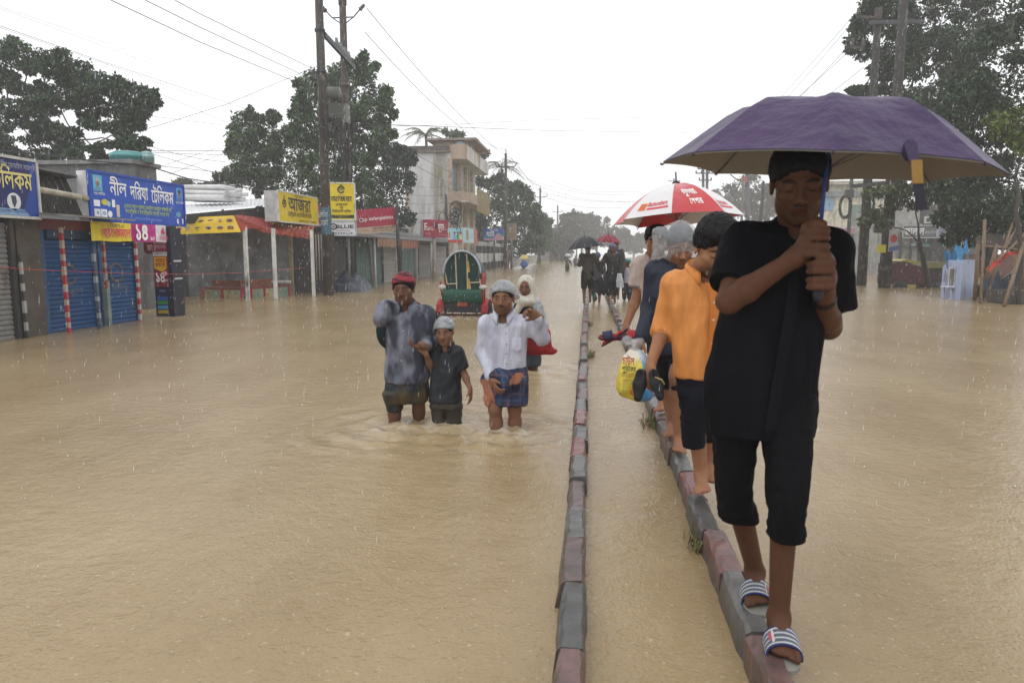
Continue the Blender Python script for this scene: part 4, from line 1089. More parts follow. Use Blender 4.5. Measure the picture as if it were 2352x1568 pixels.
def far_trees():
 spec = [(1262, 545, 130, 34, 40, 'nearest of the hazy trees left of the vanishing road'), (1300, 525, 150, 30, 34, 'hazy tree with a high crown before the far white roof'), (1335, 520, 170, 40, 32, 'tallest hazy tree of the far grove'), (1372, 530, 185, 36, 30, 'hazy round tree behind the black umbrella'),
   (1415, 545, 195, 36, 26, 'low hazy tree right of the far grove'), (1455, 560, 210, 34, 20, 'very pale low tree before the vanishing point'), (1290, 565, 125, 30, 22, 'low bushy tree at the far left roadside'),
   (1655, 470, 170, 60, 40, 'hazy tree behind the red and white umbrella'), (1745, 455, 130, 70, 50, 'grey hazy tree beside the far street lamp'), (1560, 560, 220, 50, 20, 'very pale bush line tree under the red and white umbrella')]
 rr = random.Random(77)
 for i, (px, py, y, rx, ry, lb) in enumerate(spec):
  cl = [(px + rr.uniform(-.7, .7) * rx, py + rr.uniform(-.7, .8) * ry, rx * .42, ry * .42) for _ in range(16)]
  tree(lb, AY(px, 590, y), y, cl, 130, .75, [(.04, .055, .035), (.05, .06, .04)], 90 + i, trunk_r=.3, spread=5, group='hazy trees at the end of the road')
far_trees()
tree('tall open-crowned tree above the right pair of utility poles', AY(2215, 560, 37), 37,
     [(1965, 95, 24, 20), (1990, 60, 30, 22), (1985, 120, 26, 20), (2005, 30, 30, 20), (2040, 60, 34, 26), (2080, 40, 40, 26), (2050, 110, 34, 24), (2020, 160, 30, 22), (1975, 215, 22, 12), (2000, 205, 26, 18), (2060, 160, 34, 22), (2100, 100, 38, 30), (2120, 40, 40, 30), (2170, 20, 44, 26), (2160, 80, 40, 24), (2110, 165, 38, 22), (2050, 205, 34, 20), (2100, 215, 40, 20), (2170, 150, 34, 24), (2220, 60, 44, 26), (2210, 120, 30, 20), (2160, 205, 40, 26), (2260, 20, 44, 26), (2010, 0, 40, 20), (2140, -30, 60, 30), (2060, -20, 50, 30), (2300, 60, 44, 26), (2240, 170, 30, 30), (2150, 245, 40, 20), (2130, 100, 50, 34), (2080, 130, 44, 30), (2190, 90, 50, 40), (2040, 20, 44, 26), (2240, 110, 50, 40), (2080, 240, 30, 16)],
     330, .30, DARKS + GREENS[:2], 21, fine=1.4, trunk_r=.4, spread=3)
tree('big dark tree filling the right edge behind the bamboo stall', AY(2290, 620, 26), 26,
     [(2240, 120, 50, 34), (2300, 110, 60, 40), (2340, 160, 50, 50), (2250, 190, 44, 34), (2290, 220, 60, 44), (2230, 260, 50, 36), (2340, 270, 50, 50), (2190, 300, 40, 34), (2260, 310, 60, 44), (2200, 350, 40, 36), (2320, 350, 60, 50), (2250, 380, 60, 44), (2200, 410, 44, 36), (2330, 430, 60, 50), (2260, 450, 60, 44), (2190, 460, 40, 34), (2220, 500, 50, 30), (2290, 510, 60, 36), (2345, 500, 44, 44), (2185, 500, 26, 26), (2340, 60, 50, 40), (2390, 250, 50, 200), (2350, 20, 50, 34), (2200, 540, 30, 26), (2250, 545, 40, 28), (2310, 550, 50, 26), (2350, 548, 40, 30), (2225, 440, 50, 40), (2300, 470, 60, 40), (2270, 520, 60, 36), (2160, 330, 26, 22), (2250, 240, 60, 60), (2150, 290, 30, 24), (2160, 380, 30, 30), (2152, 440, 26, 24), (2165, 500, 24, 20), (2140, 330, 24, 20), (2210, 180, 44, 34), (2185, 240, 40, 30), (2240, 540, 50, 30), (2330, 545, 50, 30), (2290, 410, 60, 60)],
     330, .23, DARKS + [(.04, .065, .03)], 22, fine=1.4, trunk_r=.32, spread=1.8, name='dark_tree')
tree('young yellowish green tree beside the umbrella tip at the right edge', AY(2350, 640, 21), 21,
     [(2290, 270, 24, 14), (2315, 285, 26, 16), (2340, 280, 30, 20), (2300, 300, 20, 12), (2335, 310, 26, 14), (2360, 330, 30, 20), (2325, 262, 20, 10)],
     120, .17, [(.09, .13, .03), (.12, .15, .04), (.07, .10, .03)], 23, trunk_r=.07, spread=.6)
tree('low branches with light green leaves hanging across the right utility poles', AY(2135, 640, 31), 28.6,
     [(2000, 500, 24, 12), (1985, 510, 16, 9), (2025, 488, 24, 14), (2050, 470, 26, 16), (2075, 450, 26, 16), (2095, 430, 26, 14), (2060, 430, 26, 12), (2100, 470, 20, 12), (2030, 515, 16, 12), (2010, 445, 18, 9), (2040, 445, 20, 9), (2120, 445, 22, 14), (2130, 420, 26, 14)],
     110, .22, [(.08, .10, .045), (.10, .115, .05), (.06, .08, .04)], 24, trunk_r=.12, spread=.8)
# ------------------------------------------------------------------ utility poles and wires
POLE = mat('pole_concrete', (1, 1, 1), .8, noise=.5, nscale=2.2, vcol=True, stretch=(1, 1, .35), dirt=((.2, .17, .14), .35, 6, (1, 1, .4)), bump=.5, bscale=18)
PORC = mat('porcelain', (1, 1, 1), .2, vcol=True)
def insulator(mb, p, d, L=.28):
 d = np.array(d, float); d /= np.linalg.norm(d); p = np.array(p, float)
 mb.tube([p + d * L * f for f in (0, .1, .12, .3, .32, .5, .52, .7, .72, .9, 1)], [.03, .03, .085, .085, .04, .085, .04, .085, .04, .07, .03], 8, col=(.06, .035, .035))
def pole(label, x, y, h, r0, r1, col=(.060, .048, .040), group='utility poles', name='utility_pole', lean=(0, 0)):
 t = thing(name, label, 'utility pole', (x, y, 0), group=group)
 mb = MB(); mb.tube([(x, y, -.4), (x + lean[0] * .5, y + lean[1] * .5, h * .5), (x + lean[0], y + lean[1], h)], [r0, (r0 + r1) / 2, r1], 14, col=col); mb.build('shaft', POLE, t)
 return t
P1 = G(755, 678); P2 = G(806, 668)
def left_poles():
 x, y = P1[0], P1[1]
 t = pole('nearest left utility pole, tall and grimy, running out of the top of the photo', x, y, 12.2, .175, .115)
 for (z, sg) in ((9.75, -1), (9.75, 1)):
  mb = MB(); mb.tube([(x, y, z + .02), (x + sg * .45, y, z + .05), (x + sg * .7, y, z + .35)], .025, 5, col=(.05, .05, .05)); mb.tube([(x, y, z - .22), (x + sg * .45, y, z + .05)], .02, 5, col=(.05, .05, .05)); o = mb.build('bracket', METAL, t)
  mb = MB(); insulator(mb, (x + sg * .68, y, z + .3), (sg * .6, 0, .8)); mb.build('insulator', PORC, o)
 for z in (7.3, 8.6, 5.6, 4.3, 9.9): MB().tube([(x, y, z), (x, y, z + .09)], [.17, .17], 12, col=(.05, .05, .05)).build('clamp_band', METAL, t)
 mb = MB(); mb.bar((x - .45, y, 7.32), (x + .2, y, 7.25), .07, .07, (.04, .04, .04)); mb.build('wire_bracket', METAL, t)
 P = Panel((x - .16, y - .19, 2.06), (x + .19, y - .19, 2.06), .9, .004)
 mb = MB()
 n = 8
 for k in range(n):
  a0, a1 = math.pi * (1 + k / n), math.pi * (1 + (k + 1) / n)
  mb.quad([(x + .185 * math.cos(a), y + .185 * math.sin(a), z) for a, z in ((a0, 2.05), (a1, 2.05), (a1, 2.95), (a0, 2.95))], (.05, .12, .17))
 mb.build('painted_band', PAINT, t)
 mb = MB(); P.text(mb, 'মিদনা', .5, .62, .16, .7, .01, col=(.4, .45, .45)); P.text(mb, 'মােকট', .5, .33, .16, .7, .01, col=(.4, .45, .45)); mb.build('lettering', PRINT, t)
 # pole two
 x2, y2 = P2[0], P2[1]
 t2 = pole('second left utility pole with its top in sight, carrying the transformer', x2, y2, 10.85, .17, .12)
 mb = MB(); mb.tube([(x2, y2, 10.35), (x2, y2, 10.85)], [.15, .15], 12, col=(.09, .075, .06)); mb.tube([(x2, y2, 10.85), (x2, y2, 11.15)], .02, 5, col=(.04, .04, .04)); mb.ball((x2, y2, 11.2), .06, 8, 6, col=(.05, .05, .05)); mb.build('cap', POLE, t2)
 for sg in (-1, 1):
  mb = MB(); z = 9.9; mb.tube([(x2, y2, z + .02), (x2 + sg * .4, y2, z + .02), (x2 + sg * .65, y2, z + .28)], .025, 5, col=(.05, .05, .05)); mb.tube([(x2, y2, z - .25), (x2 + sg * .4, y2, z + .02)], .02, 5, col=(.05, .05, .05)); o = mb.build('bracket', METAL, t2)
  mb = MB(); insulator(mb, (x2 + sg * .62, y2, z + .24), (sg * .7, 0, .7)); mb.build('insulator', PORC, o)
 for z in (6.3, 5.3, 7.5, 3.1): MB().tube([(x2, y2, z), (x2, y2, z + .1)], [.19, .19], 12, col=(.12, .1, .08)).build('clamp_band', METAL, t2)
 # fuse arm between the two poles
 t3 = thing('fuse_crossarm', 'steel beam with fuses bridging the two left utility poles', 'crossarm', ((x + x2) / 2, (y + y2) / 2, 8.4))
 a = np.array([x + .1, y + .1, 8.55]); b = np.array([x2 + .25, y2 + .4, 8.25])
 mb = MB(); mb.bar(a, b, .1, .16, (.016, .018, .02)); mb.build('beam', METAL, t3)
 for f in (.45, .58, .72, .86):
  p = a + (b - a) * f; mb = MB(); mb.tube([p + (0, 0, .05), p + (-.05, 0, .2), p + (-.08, 0, .42)], [.05, .075, .05], 8, col=(.12, .13, .14)); mb.build('fuse', PORC, t3)
 # transformer platform
 t4 = thing('transformer', 'grey green transformer with fins and wire tangle on a platform between the poles', 'transformer', ((x + x2) / 2, y + 1.4, 5.2))
 c = AY(778, 250, y + 1.3); z0 = AY(778, 282, y + 1.3)[2]; z1 = AY(778, 238, y + 1.3)[2]
 mb = MB(); mb.box((c[0] - .02, y + 1.4, (z0 + z1) / 2), (.62, .5, z1 - z0), col=(.07, .075, .06)); mb.build('tank', METAL, t4)
 for k in range(8):
  mb = MB(); mb.box((c[0] - .42 + k * .025 - .1, y + 1.4, (z0 + z1) / 2), (.012, .5, (z1 - z0) * .8), col=(.05, .055, .05)); mb.build('fin', METAL, t4)
 mb = MB(); p = AY(764, 214, y + 1.2); mb.tube([p + (-.32, 0, 0), p + (.25, 0, 0)], .2, 14, col=(.11, .12, .105)); mb.build('conservator', METAL, t4)
 for k in range(3):
  mb = MB(); insulator(mb, (c[0] - .15 + k * .2, y + 1.3, z1), (0, 0, 1), .3); mb.build('bushing', PORC, t4)
 mb = MB()
 for yy in (y + .25, y + 2.4): mb.bar((x - .35, yy, z0 - .08), (x2 + .75, yy, z0 - .12), .12, .14, (.035, .03, .028))
 mb.build('platform_beam', METAL, t4)
 rr = random.Random(5)
 mb = MB()
 for k in range(30):
  p = np.array([rr.uniform(x - .1, x2 + .35), y + rr.uniform(-.1, 2.6), rr.uniform(4.6, 5.9)]); q = p + np.array([rr.uniform(-.5, .5), rr.uniform(-.3, .3), rr.uniform(-.7, .5)]); m_ = (p + q) / 2 + np.array([0, 0, -rr.uniform(.1, .5)])
  mb.tube([p, (p + m_) / 2 + (0, 0, -.06), m_, (q + m_) / 2 + (0, 0, -.06), q], rr.choice([.012, .018, .03]), 4, col=rr.choice([(.015, .015, .018), (.02, .02, .02), (.12, .12, .12)]))
 for k in range(9):
  o_ = rr.uniform(-.22, .28); z_ = rr.uniform(5, 8.3)
  mb.tube([(x2 + o_, y2 - .2, z_), (x2 + o_ * 1.3, y2 - .22, z_ * .7 + 1), (x2 + o_ * .8, y2 - .2, rr.uniform(2.8, 4.2))], .014, 4, col=(.02, .02, .022))
  mb.tube([(x + o_ * .7, y - .16, z_), (x + o_ * .9 + .05, y - .18, z_ * .7 + 1), (x + o_ * .6, y - .17, rr.uniform(4.4, 5.2))], .012, 4, col=(.02, .02, .022))
 mb.build('cable_tangle', METAL, t4)
left_poles()
far = [(1162, 618, 352, 'tall dark pole before the palm, right of the white house', 61, .14), (1240, 604, 432, 'left roadside pole with two small side brackets, in the haze', 92, .15), (1280, 598, 472, 'hazy left roadside pole beyond the pale tree', 126, .16), (1324, 596, 488, 'faintest left roadside pole near the vanishing point', 160, .17),
       (1030, 640, 447, 'short leaning dark pole with coiled cable before the stained wall', 40, .09), (1106, 618, 482, 'short dark pole tangled with cable right of the white house', 61, .12)]
FP = {}
for i, (px, pyb, pyt, lb, d, r) in enumerate(far):
 b = AY(px, pyb, d); tp = AY(px - (6 if i == 4 else 0), pyt, d)
 t = pole(lb, float(b[0]), d, float(tp[2]), r, r * .75, (.06, .055, .05), lean=(float(tp[0] - b[0]) if i == 4 else 0, 0)); FP[i] = (float(b[0]), d, float(tp[2]))
 if i in (0, 1, 2):
  for sg in (-1, 1):
   mb = MB(); z = tp[2] - 1.2; mb.tube([(b[0], d, z), (b[0] + sg * .8, d, z + .1), (b[0] + sg * .95, d, z + .4)], .05, 5, col=(.05, .05, .05)); mb.build('bracket', METAL, t)
  mb = MB(); mb.tube([(b[0], d, tp[2]), (b[0], d, tp[2] + .4)], .03, 5, col=(.05, .05, .05)); mb.build('top_pin', METAL, t)
 if i in (4, 5):
  rr = random.Random(i); mb = MB()
  for k in range(14):
   a = np.array([b[0] + rr.uniform(-.5, .6), d - .2, rr.uniform(2.6, 4.2)]); R_ = rr.uniform(.15, .4)
   mb.tube([a + np.array([R_ * math.cos(q), 0, R_ * 1.3 * math.sin(q)]) for q in np.linspace(0, 6.28, 10)], .02, 4, cap=False, col=(.02, .02, .022))
  mb.build('cable_coil', METAL, t)
# right pair
PA, PB = G(1978, 656), G(2031, 661)
def right_poles():
 ta = pole('left pole of the near pair on the right bank, its arms jutting toward the road', PA[0], PA[1], AY(2022, 18, PA[1])[2], .21, .14, (.028, .026, .025))
 tb = pole('right pole of the near pair on the right bank, reaching out of the photo', PB[0], PB[1], 13.3, .24, .15, (.026, .024, .023))
 y = PA[1] - .25
 for (p, q) in (((1968, 38), (2024, 42)), ((1956, 108), (1985, 110))):
  a, b = AY(*p, y), AY(*q, y); mb = MB(); mb.bar(a, b, .09, .09, (.06, .06, .065)); o = mb.build('bracket', METAL, ta)
  for f in (.05, .9):
   mb = MB(); insulator(mb, a + (b - a) * f, (0, 0, 1), .35); mb.build('insulator', PORC, o)
 a, b = AY(1985, 372 / 1.7, y), AY(2006, 372 / 1.7 - 22, y)
 t = thing('crossarm', 'long steel beam carried by the right pair of utility poles', 'crossarm', tuple(AY(2050, 52, y)))
 mb = MB(); mb.bar(AY(1998, 52, y), AY(2122, 50, y + .4), .1, .16, (.06, .065, .07)); mb.build('beam', METAL, t)
 t = thing('crossarm', 'low steel platform beam on the right pair of utility poles', 'crossarm', tuple(AY(2010, 428, y)))
 mb = MB(); mb.bar(AY(1955, 428, y), AY(2062, 418, y + .3), .14, .16, (.05, .05, .055)); mb.build('beam', METAL, t)
 mb = MB(); a, b = AY(1960, 420, y), AY(2012, 440, y); mb.bar(AY(1985, 432, y), AY(2010, 470, y), .05, .05, (.04, .04, .04)); mb.build('strut', METAL, t)
 mb = MB(); p = AY(2030, 520, PB[1] - .24); mb.box((p[0] - .05, p[1] - .04, p[2] - .9), (.34, .03, .32), col=(.6, .55, .05)); mb.build('yellow_notice', PRINT, tb)
 t = thing('flag_banner', 'white and blue cloth banner with a red round mark tied to the right pole', 'banner', tuple(AY(2060, 550, 30)))
 c = [AY(2044, 520, 29.3), AY(2056, 520, 29.4), AY(2066, 575, 29.6), AY(2040, 578, 29.3)]
 mb = MB(); mb.slab([c[3], c[2], c[1], c[0]], (0, 1, 0), .02, (.5, .5, .52)); mb.build('cloth', CLOTH, t)
 mb = MB(); cc = AY(2053, 548, 29.2); mb.quad([cc + np.array([.13 * math.cos(a), 0, .16 * math.sin(a)]) for a in np.linspace(0, 6.28, 13)[:-1]], (.5, .06, .05))
 mb.quad([AY(2041, 577, 29.2), AY(2066, 574, 29.45), AY(2063, 563, 29.45), AY(2042, 568, 29.2)], (.07, .12, .3)); mb.build('print', PRINT, t)
right_poles()
def far_right_poles():
 # twin pole with arms, far
 b = AY(1620, 600, 88)
 t = thing('twin_pole', 'twin far pole with three cross arms seen between the two umbrellas', 'utility pole', (float(b[0]), 88, 0), group='utility poles')
 for px in (1615, 1624):
  mb = MB(); mb.tube([AY(px, 605, 88), AY(px, 372, 88)], [.2, .16], 8, col=(.10, .10, .11)); mb.build('shaft', POLE, t)
 for (py, w_) in ((388, 32), (398, 40), (414, 26)):
  mb = MB(); mb.bar(AY(1620 - w_ * .55, py, 87.7), AY(1620 + w_ * .55, py, 87.7), .12, .14, (.08, .08, .09)); o = mb.build('crossarm', METAL, t)
  for f in (.02, .3, .7, .98):
   mb = MB(); a = AY(1620 - w_ * .55, py, 87.7); e = AY(1620 + w_ * .55, py, 87.7); p = a + (e - a) * f; mb.tube([p, p + (0, 0, .35)], [.09, .06], 6, col=(.06, .05, .05)); mb.build('insulator', PORC, o)
 t = thing('crossarm_pole', 'small far pole with one arm behind the red umbrella tip', 'utility pole', tuple(AY(1548, 600, 120)), group='utility poles')
 mb = MB(); mb.tube([AY(1548, 600, 120), AY(1548, 410, 120)], [.16, .12], 8, col=(.10, .10, .11)); mb.build('shaft', POLE, t)
 mb = MB(); mb.bar(AY(1534, 416, 119.8), AY(1563, 416, 119.8), .12, .12, (.09, .09, .1)); mb.build('crossarm', METAL, t)
 t = thing('street_lamp', 'street lamp with a bent bracket and orange box right of the red umbrella', 'street lamp', (float(AY(1718, 605, 58)[0]), 58, 0))
 mb = MB(); mb.tube([AY(1718, 612, 58), AY(1716, 400, 58)], [.2, .17], 10, col=(.13, .13, .14)); mb.build('shaft', POLE, t)
 mb = MB(); mb.tube([AY(1677, 391, 57.7), AY(1740, 406, 57.7)], .06, 6, col=(.2, .19, .17)); mb.tube([AY(1677, 391, 57.7), AY(1679, 402, 57.7), AY(1690, 411, 57.7), AY(1704, 414, 57.7)], .05, 6, col=(.2, .19, .17)); mb.build('bracket', METAL, t)
 mb = MB(); p = AY(1709, 412, 57.6); mb.box(p, (.4, .3, .42), col=(.42, .12, .06)); mb.build('lamp_box', PRINT, t)
 t = pole('thin pole left of the foreground man, beside the street lamp', float(AY(1699, 605, 54)[0]), 54, float(AY(1699, 402, 54)[2]), .1, .09, (.16, .15, .13))
 t = pole('short leaning post right of the street lamp', float(AY(1737, 605, 50)[0]), 50, float(AY(1742, 418, 50)[2]), .12, .1, (.06, .06, .06), lean=(.25, 0))
 t = pole('thin dark pole with a hanging cable coil before the cream house', float(AY(1945, 600, 48)[0]), 48, float(AY(1950, 400, 48)[2]), .13, .1, (.05, .05, .05))
 mb = MB(); p = AY(1938, 475, 47.7)
 for k in range(5): mb.tube([p + np.array([(.28 + .03 * k) * math.cos(q) + .1, 0, (.62 + .04 * k) * math.sin(q)]) for q in np.linspace(0, 6.28, 16)], .035, 5, cap=False, col=(.02, .02, .025))
 mb.box(AY(1950, 445, 47.6), (.5, .3, .5), col=(.05, .05, .05)); mb.build('cable_coil', METAL, t)
 t = pole('thin dark pole standing before the jalal shop sign', float(AY(2062, 606, 50)[0]), 50, float(AY(2064, 470, 50)[2]), .12, .1, (.08, .08, .08))
far_right_poles()
WIRE = mat('wire_black', (.03, .03, .035), .6)
def wire(label, pts, r=.012, sag=0.0, group='wires along the street'):
 """a hanging wire through two or more points"""
 pts = [np.array(p, float) for p in pts]
 out = []
 for i in range(len(pts) - 1):
  for k in range(14):
   f = k / 14; p = pts[i] + (pts[i + 1] - pts[i]) * f; p = p - np.array([0, 0, 4 * sag * f * (1 - f)]); out.append(p)
 out.append(pts[-1])
 mb = MB(); mb.tube(out, r * .72, 5); o = mb.build('power_wire', WIRE)
 tag(o, label, 'wire', group)
def extend(a, b, k):
 return b + (b - a) * k
x, y = P1[0], P1[1]
for (p0, p1, p2, lb) in (((705, 199), (459, 97), (253, 0), 'lowest of the three thick wires crossing the upper left sky'), ((690, 170), (459, 63), (332, 0), 'middle one of the three thick wires crossing the upper left sky'), ((715, 157), (459, 32), (400, 0), 'uppermost of the three thick wires crossing the upper left sky')):
 a, b, c = AY(*p0, y), AX(*p1, x - .1), AX(*p2, x - .1)
 wire(lb, [a, b, c, extend(b, c, 1.2) + np.array([0, 0, .8])], .012)
wire('thin wire grazing the rain tree crown down to the pale tree', [AY(0, 60, 17), AY(230, 140, 22), AY(588, 258, 34)], .011)
wire('thin wire just below the rain tree crown line', [AY(0, 64, 16.5), AY(250, 150, 22), AY(600, 275, 34)], .008)
wire('faint wire high over the rain tree', [AY(0, 15, 17), AY(300, 118, 24), AY(700, 262, 36)], .007)
wire('faint wire second from the top over the rain tree', [AY(0, 20, 17.5), AY(330, 140, 24), AY(720, 275, 36)], .007)
wire('wire rising from the rain tree to the first pole', [AY(318, 302, 22), AY(520, 240, 23), AY(738, 148, y)], .010)
wire('upper wire from the roof corner to the pale tree', [AY(340, 347, 20), AY(520, 346, 30)], .012)
wire('lower wire from the roof corner to the pale tree', [AY(340, 350, 20), AY(525, 357, 30)], .010)
wire('wire sloping down from the roof corner past the tin roof', [AY(345, 352, 20), AY(700, 460, 24)], .010)
wire('wire sloping from the rain tree across to the restaurant', [AY(325, 330, 21), AY(520, 372, 28)], .010, .1)
wire('steep wire from the tree to the yellow sign', [AY(365, 215, 24), AY(540, 290, 34)], .010)
wire('wire crossing left to right behind the pipes', [AY(360, 385, 21), AY(530, 330, 34)], .009)
wire('second wire crossing behind the pipes', [AY(390, 400, 21), AY(532, 345, 34)], .009)
wire('level wire from the tree to the far poplar', [AY(325, 264, 24), AY(530, 290, 36)], .009)
wire('heavy black cable sagging over the blue sign to the yellow sign', [AY(0, 345, 15), AY(235, 372, 16), AY(330, 378, 17), AY(430, 410, 19), AY(620, 440, 24)], .022)
wire('service wire from the blue sign to the pole bracket', [AY(350, 380, 18), AY(500, 395, 24), AY(640, 425, 27)], .01)
wire('pale string from the yellow sign up to the second pole', [AY(720, 458, 25), AY(800, 385, 26.2)], .014)
x2, y2 = P2[0], P2[1]
f0, f1 = FP[0], FP[1]
wire('uppermost wire from the second pole down to the pole by the palm', [(x2 + .9, y2, 10.2), (f0[0] + .9, f0[1], f0[2] - .8)], .018, .6)
wire('second wire from the second pole down to the pole by the palm', [(x2 + .8, y2, 9.4), (f0[0], f0[1], f0[2] + .3)], .018, .9)
wire('third wire from the second pole across the white house', [(x2 + .2, y2, 6.6), (f0[0] - .6, f0[1], f0[2] - 2.6)], .016, .7)
wire('fourth wire from the second pole across the white house', [(x2 + .2, y2, 6.2), (f0[0] - .4, f0[1], f0[2] - 3.4)], .016, .8)
wire('upper wire from the palm pole to the next far pole', [(f0[0] + .9, f0[1], f0[2] - .8), (f1[0] + .9, f1[1], f1[2] - .8)], .022, .5)
wire('lower wire from the palm pole to the next far pole', [(f0[0], f0[1], f0[2] + .3), (f1[0], f1[1], f1[2] + .3)], .022, .6)
for k in range(5):
 wire(('topmost', 'second', 'third', 'fourth', 'lowest')[k] + ' of the low wires strung before the stained white wall', [AY(925, 420 + 22 * k, 44), AY(1025, 428 + 18 * k, 40), AY(1108, 480 + 8 * k, 60)], .012, .15)
wire('upper wire crossing the whole road from the second pole', [(x2, y2, 6.2), AY(1250, 300, 60), AY(1560, 305, 88), AY(1690, 300, 100)], .02)
wire('lower wire crossing the whole road from the second pole', [(x2, y2, 6.05), AY(1000, 288, 45), AY(1240, 276, 60), AY(1690, 265, 80)], .015)
for k, (ya, yb) in enumerate(((430, 452), (440, 470), (455, 462), (470, 476), (432, 440))):
 wire(('first', 'second', 'third', 'fourth', 'fifth')[k] + ' of the far wires crossing low over the road end, counted from the tallest pole', [AY(1205 + 14 * k, ya - 20, 80), AY(1350, (ya + yb) / 2 + 4, 100), AY(1560, yb - 6, 118)], .02, .2)
for k, (p, q, lb) in enumerate((((1966, 30), (1622, 388), 'highest'), ((1962, 48), (1634, 396), 'second highest'), ((1956, 100), (1640, 398), 'middle'), ((1950, 118), (1606, 398), 'second lowest'), ((1984, 155), (1612, 414), 'lowest'))):
 wire(lb + ' wire from the near right poles to the twin far pole', [AY(*p, PA[1] - .25), AY(*q, 87.7)], .016, .5)
wire('red warning string tied along the left shop fronts', [AX(-60, 610, -9.2), AX(90, 620, -9.25), AX(290, 628, -9.3), AX(430, 630, -9.3), AX(560, 626, -9.6), AX(700, 615, -9.3)], .007, 0, None)
o = [q for q in bpy.data.objects if q.get('label', '').startswith('red warning')][0]
o.name = 'warning_string'; o['category'] = 'string'; o.data.materials[0] = mat('red_string', (.5, .05, .05), .7)
# ------------------------------------------------------------------ right bank
def right_bank():
 # cream house and blue wall
 y = 74
 t = thing('cream_house', 'long cream house with a blue painted ground floor across the right flood', 'building', (float(AY(1960, 600, y)[0]), y, 0))
 a, b = AY(1862, 560, y), AY(2062, 560, y)
 zt = AY(1960, 425, y)[2]; zm = AY(1960, 538, y)[2]
 mb = MB(); mb.box2(np.array([a[0], y, zm]), np.array([b[0], y + 10, zt]), (.56, .54, .42)); mb.build('upper_wall', CONC, t)
 mb = MB(); mb.box2(np.array([a[0], y - .1, -.3]), np.array([b[0], y + 10, zm - .01]), (.07, .09, .16)); mb.build('ground_floor', PAINT, t)
 mb = MB(); mb.box2(np.array([a[0], y - .7, zt]), np.array([b[0] + .2, y + 10.2, zt + .35]), (.4, .4, .34)); mb.box2(np.array([a[0], y - .35, AY(1960, 452, y)[2]]), np.array([b[0], y - .01, AY(1960, 440, y)[2]]), (.22, .24, .25)); mb.build('cornice', CONC, t)
 for (px0, px1, p0, p1) in ((1885, 1916, 446, 484), (1955, 1980, 470, 520), (1990, 2010, 468, 516)):
  q0, q1 = AY(px0, p1, y - .05), AY(px1, p0, y - .05); mb = MB(); mb.box2(np.array([q0[0], y - .06, q0[2]]), np.array([q1[0], y + .02, q1[2]]), (.20, .34, .5) if px0 < 1900 else (.16, .22, .2)); mb.build('window', METAL, t)
 mb = MB(); q0, q1 = AY(1880, 536, y), AY(1990, 524, y); mb.box2(np.array([q0[0], y - .3, q0[2]]), np.array([q1[0], y - .15, q1[2]]), (.3, .12, .16)); mb.build('sign_strip', PRINT, t)
 q0, q1 = AY(2000, 540, 66), AY(2030, 520, 66)
 t = thing('shop_sign', 'small sky blue sign between the right utility poles', 'shop sign', tuple(q0)); mb = MB(); mb.box2(q0, q1 + (0, .15, 0), (.12, .36, .5)); mb.build('board', PRINT, t)
 mb = MB(); P = Panel(q0 + (0, -.01, 0), (q1[0], q0[1] - .01, q0[2]), q1[2] - q0[2], .01); P.text(mb, 'েমাবাইল', .5, .35, .3, .8, .01, col=(.6, .65, .7)); mb.build('lettering', PRINT, t)
 # jalal shop
 y = 47
 t = thing('jalal_shop', 'grey shop building with a window above its long signboard', 'shop', (float(AY(2130, 600, y)[0]), y, 0))
 a, b = AY(2056, 560, y), AY(2300, 560, y)
 mb = MB(); mb.box2(np.array([a[0] + .6, y + .3, -.3]), np.array([b[0], y + 8, AY(2100, 468, y)[2]]), (.11, .115, .11)); mb.build('wall', CONC, t)
 mb = MB(); mb.box2(np.array([a[0], y + .1, -.3]), np.array([a[0] + 1.4, y + 7, AY(2060, 476, y)[2]]), (.36, .36, .34)); mb.build('side_wing', CONC, t)
 q0, q1 = AY(2126, 513, y), AY(2151, 497, y)
 mb = MB(); mb.box2(np.array([q0[0], y + .2, q0[2]]), np.array([q1[0], y + .35, q1[2]]), (.62, .60, .55)); o = mb.build('window', PAINT, t)
 mb = MB(); mb.box2(np.array([q0[0] + .12, y + .17, q0[2] + .1]), np.array([q1[0] - .25, y + .195, q1[2] - .1]), (.10, .12, .10)); mb.build('pane', METAL, o)
 for k in range(6):
  mb = MB(); p = AY(2066 + 24 * k, 600, y - .2); mb.box((p[0], p[1], 1.2), (.12, .12, 3.0), col=(.07, .07, .07)); mb.build('post', METAL, t)
 mb = MB(); q0, q1 = AY(2080, 569, y), AY(2140, 560, y); mb.box2(np.array([q0[0], y - .05, q0[2]]), np.array([q1[0], y + .1, q1[2]]), (.12, .3, .26)); mb.build('counter_board', PAINT, t)
 mb = MB()
 for (p, q) in (((2060, 566), (2196, 570)), ((2070, 560), (2150, 574))): mb.bar(AY(*p, y - .6), AY(*q, y - .6), .07, .07, (.06, .05, .05))
 mb.build('rail', METAL, t)
 a, b = AY(2073, 546, y - .3), AY(2151, 547, y - .3)
 t, P, n = sign_box('shop_sign', 'dark grey signboard with big pale lettering on the right bank', a, b, a[2], AY(2073, 518, y - .3)[2], .15, hexc('5c5f64'), (.3, .3, .3), frame=(.5, .5, .5))
 mb = MB(); P.text(mb, 'জালাল', .33, .22, .48, .6, .02, col=(.68, .68, .68), fit=.60); P.text(mb, 'বস্ত্র বিতান', .80, .3, .2, .34, .006, col=(.4, .42, .42), fit=.32); mb.build('lettering', PRINT, t)
 a, b = AY(2152, 547, y - .3), AY(2190, 547, y - .3)
 t, P, n = sign_box('shop_sign', 'pale lilac sign panel joined to the right end of the grey signboard', a, b, a[2], AY(2152, 519, y - .3)[2], .15, hexc('8f8c9c'), (.3, .3, .3))
 mb = MB()
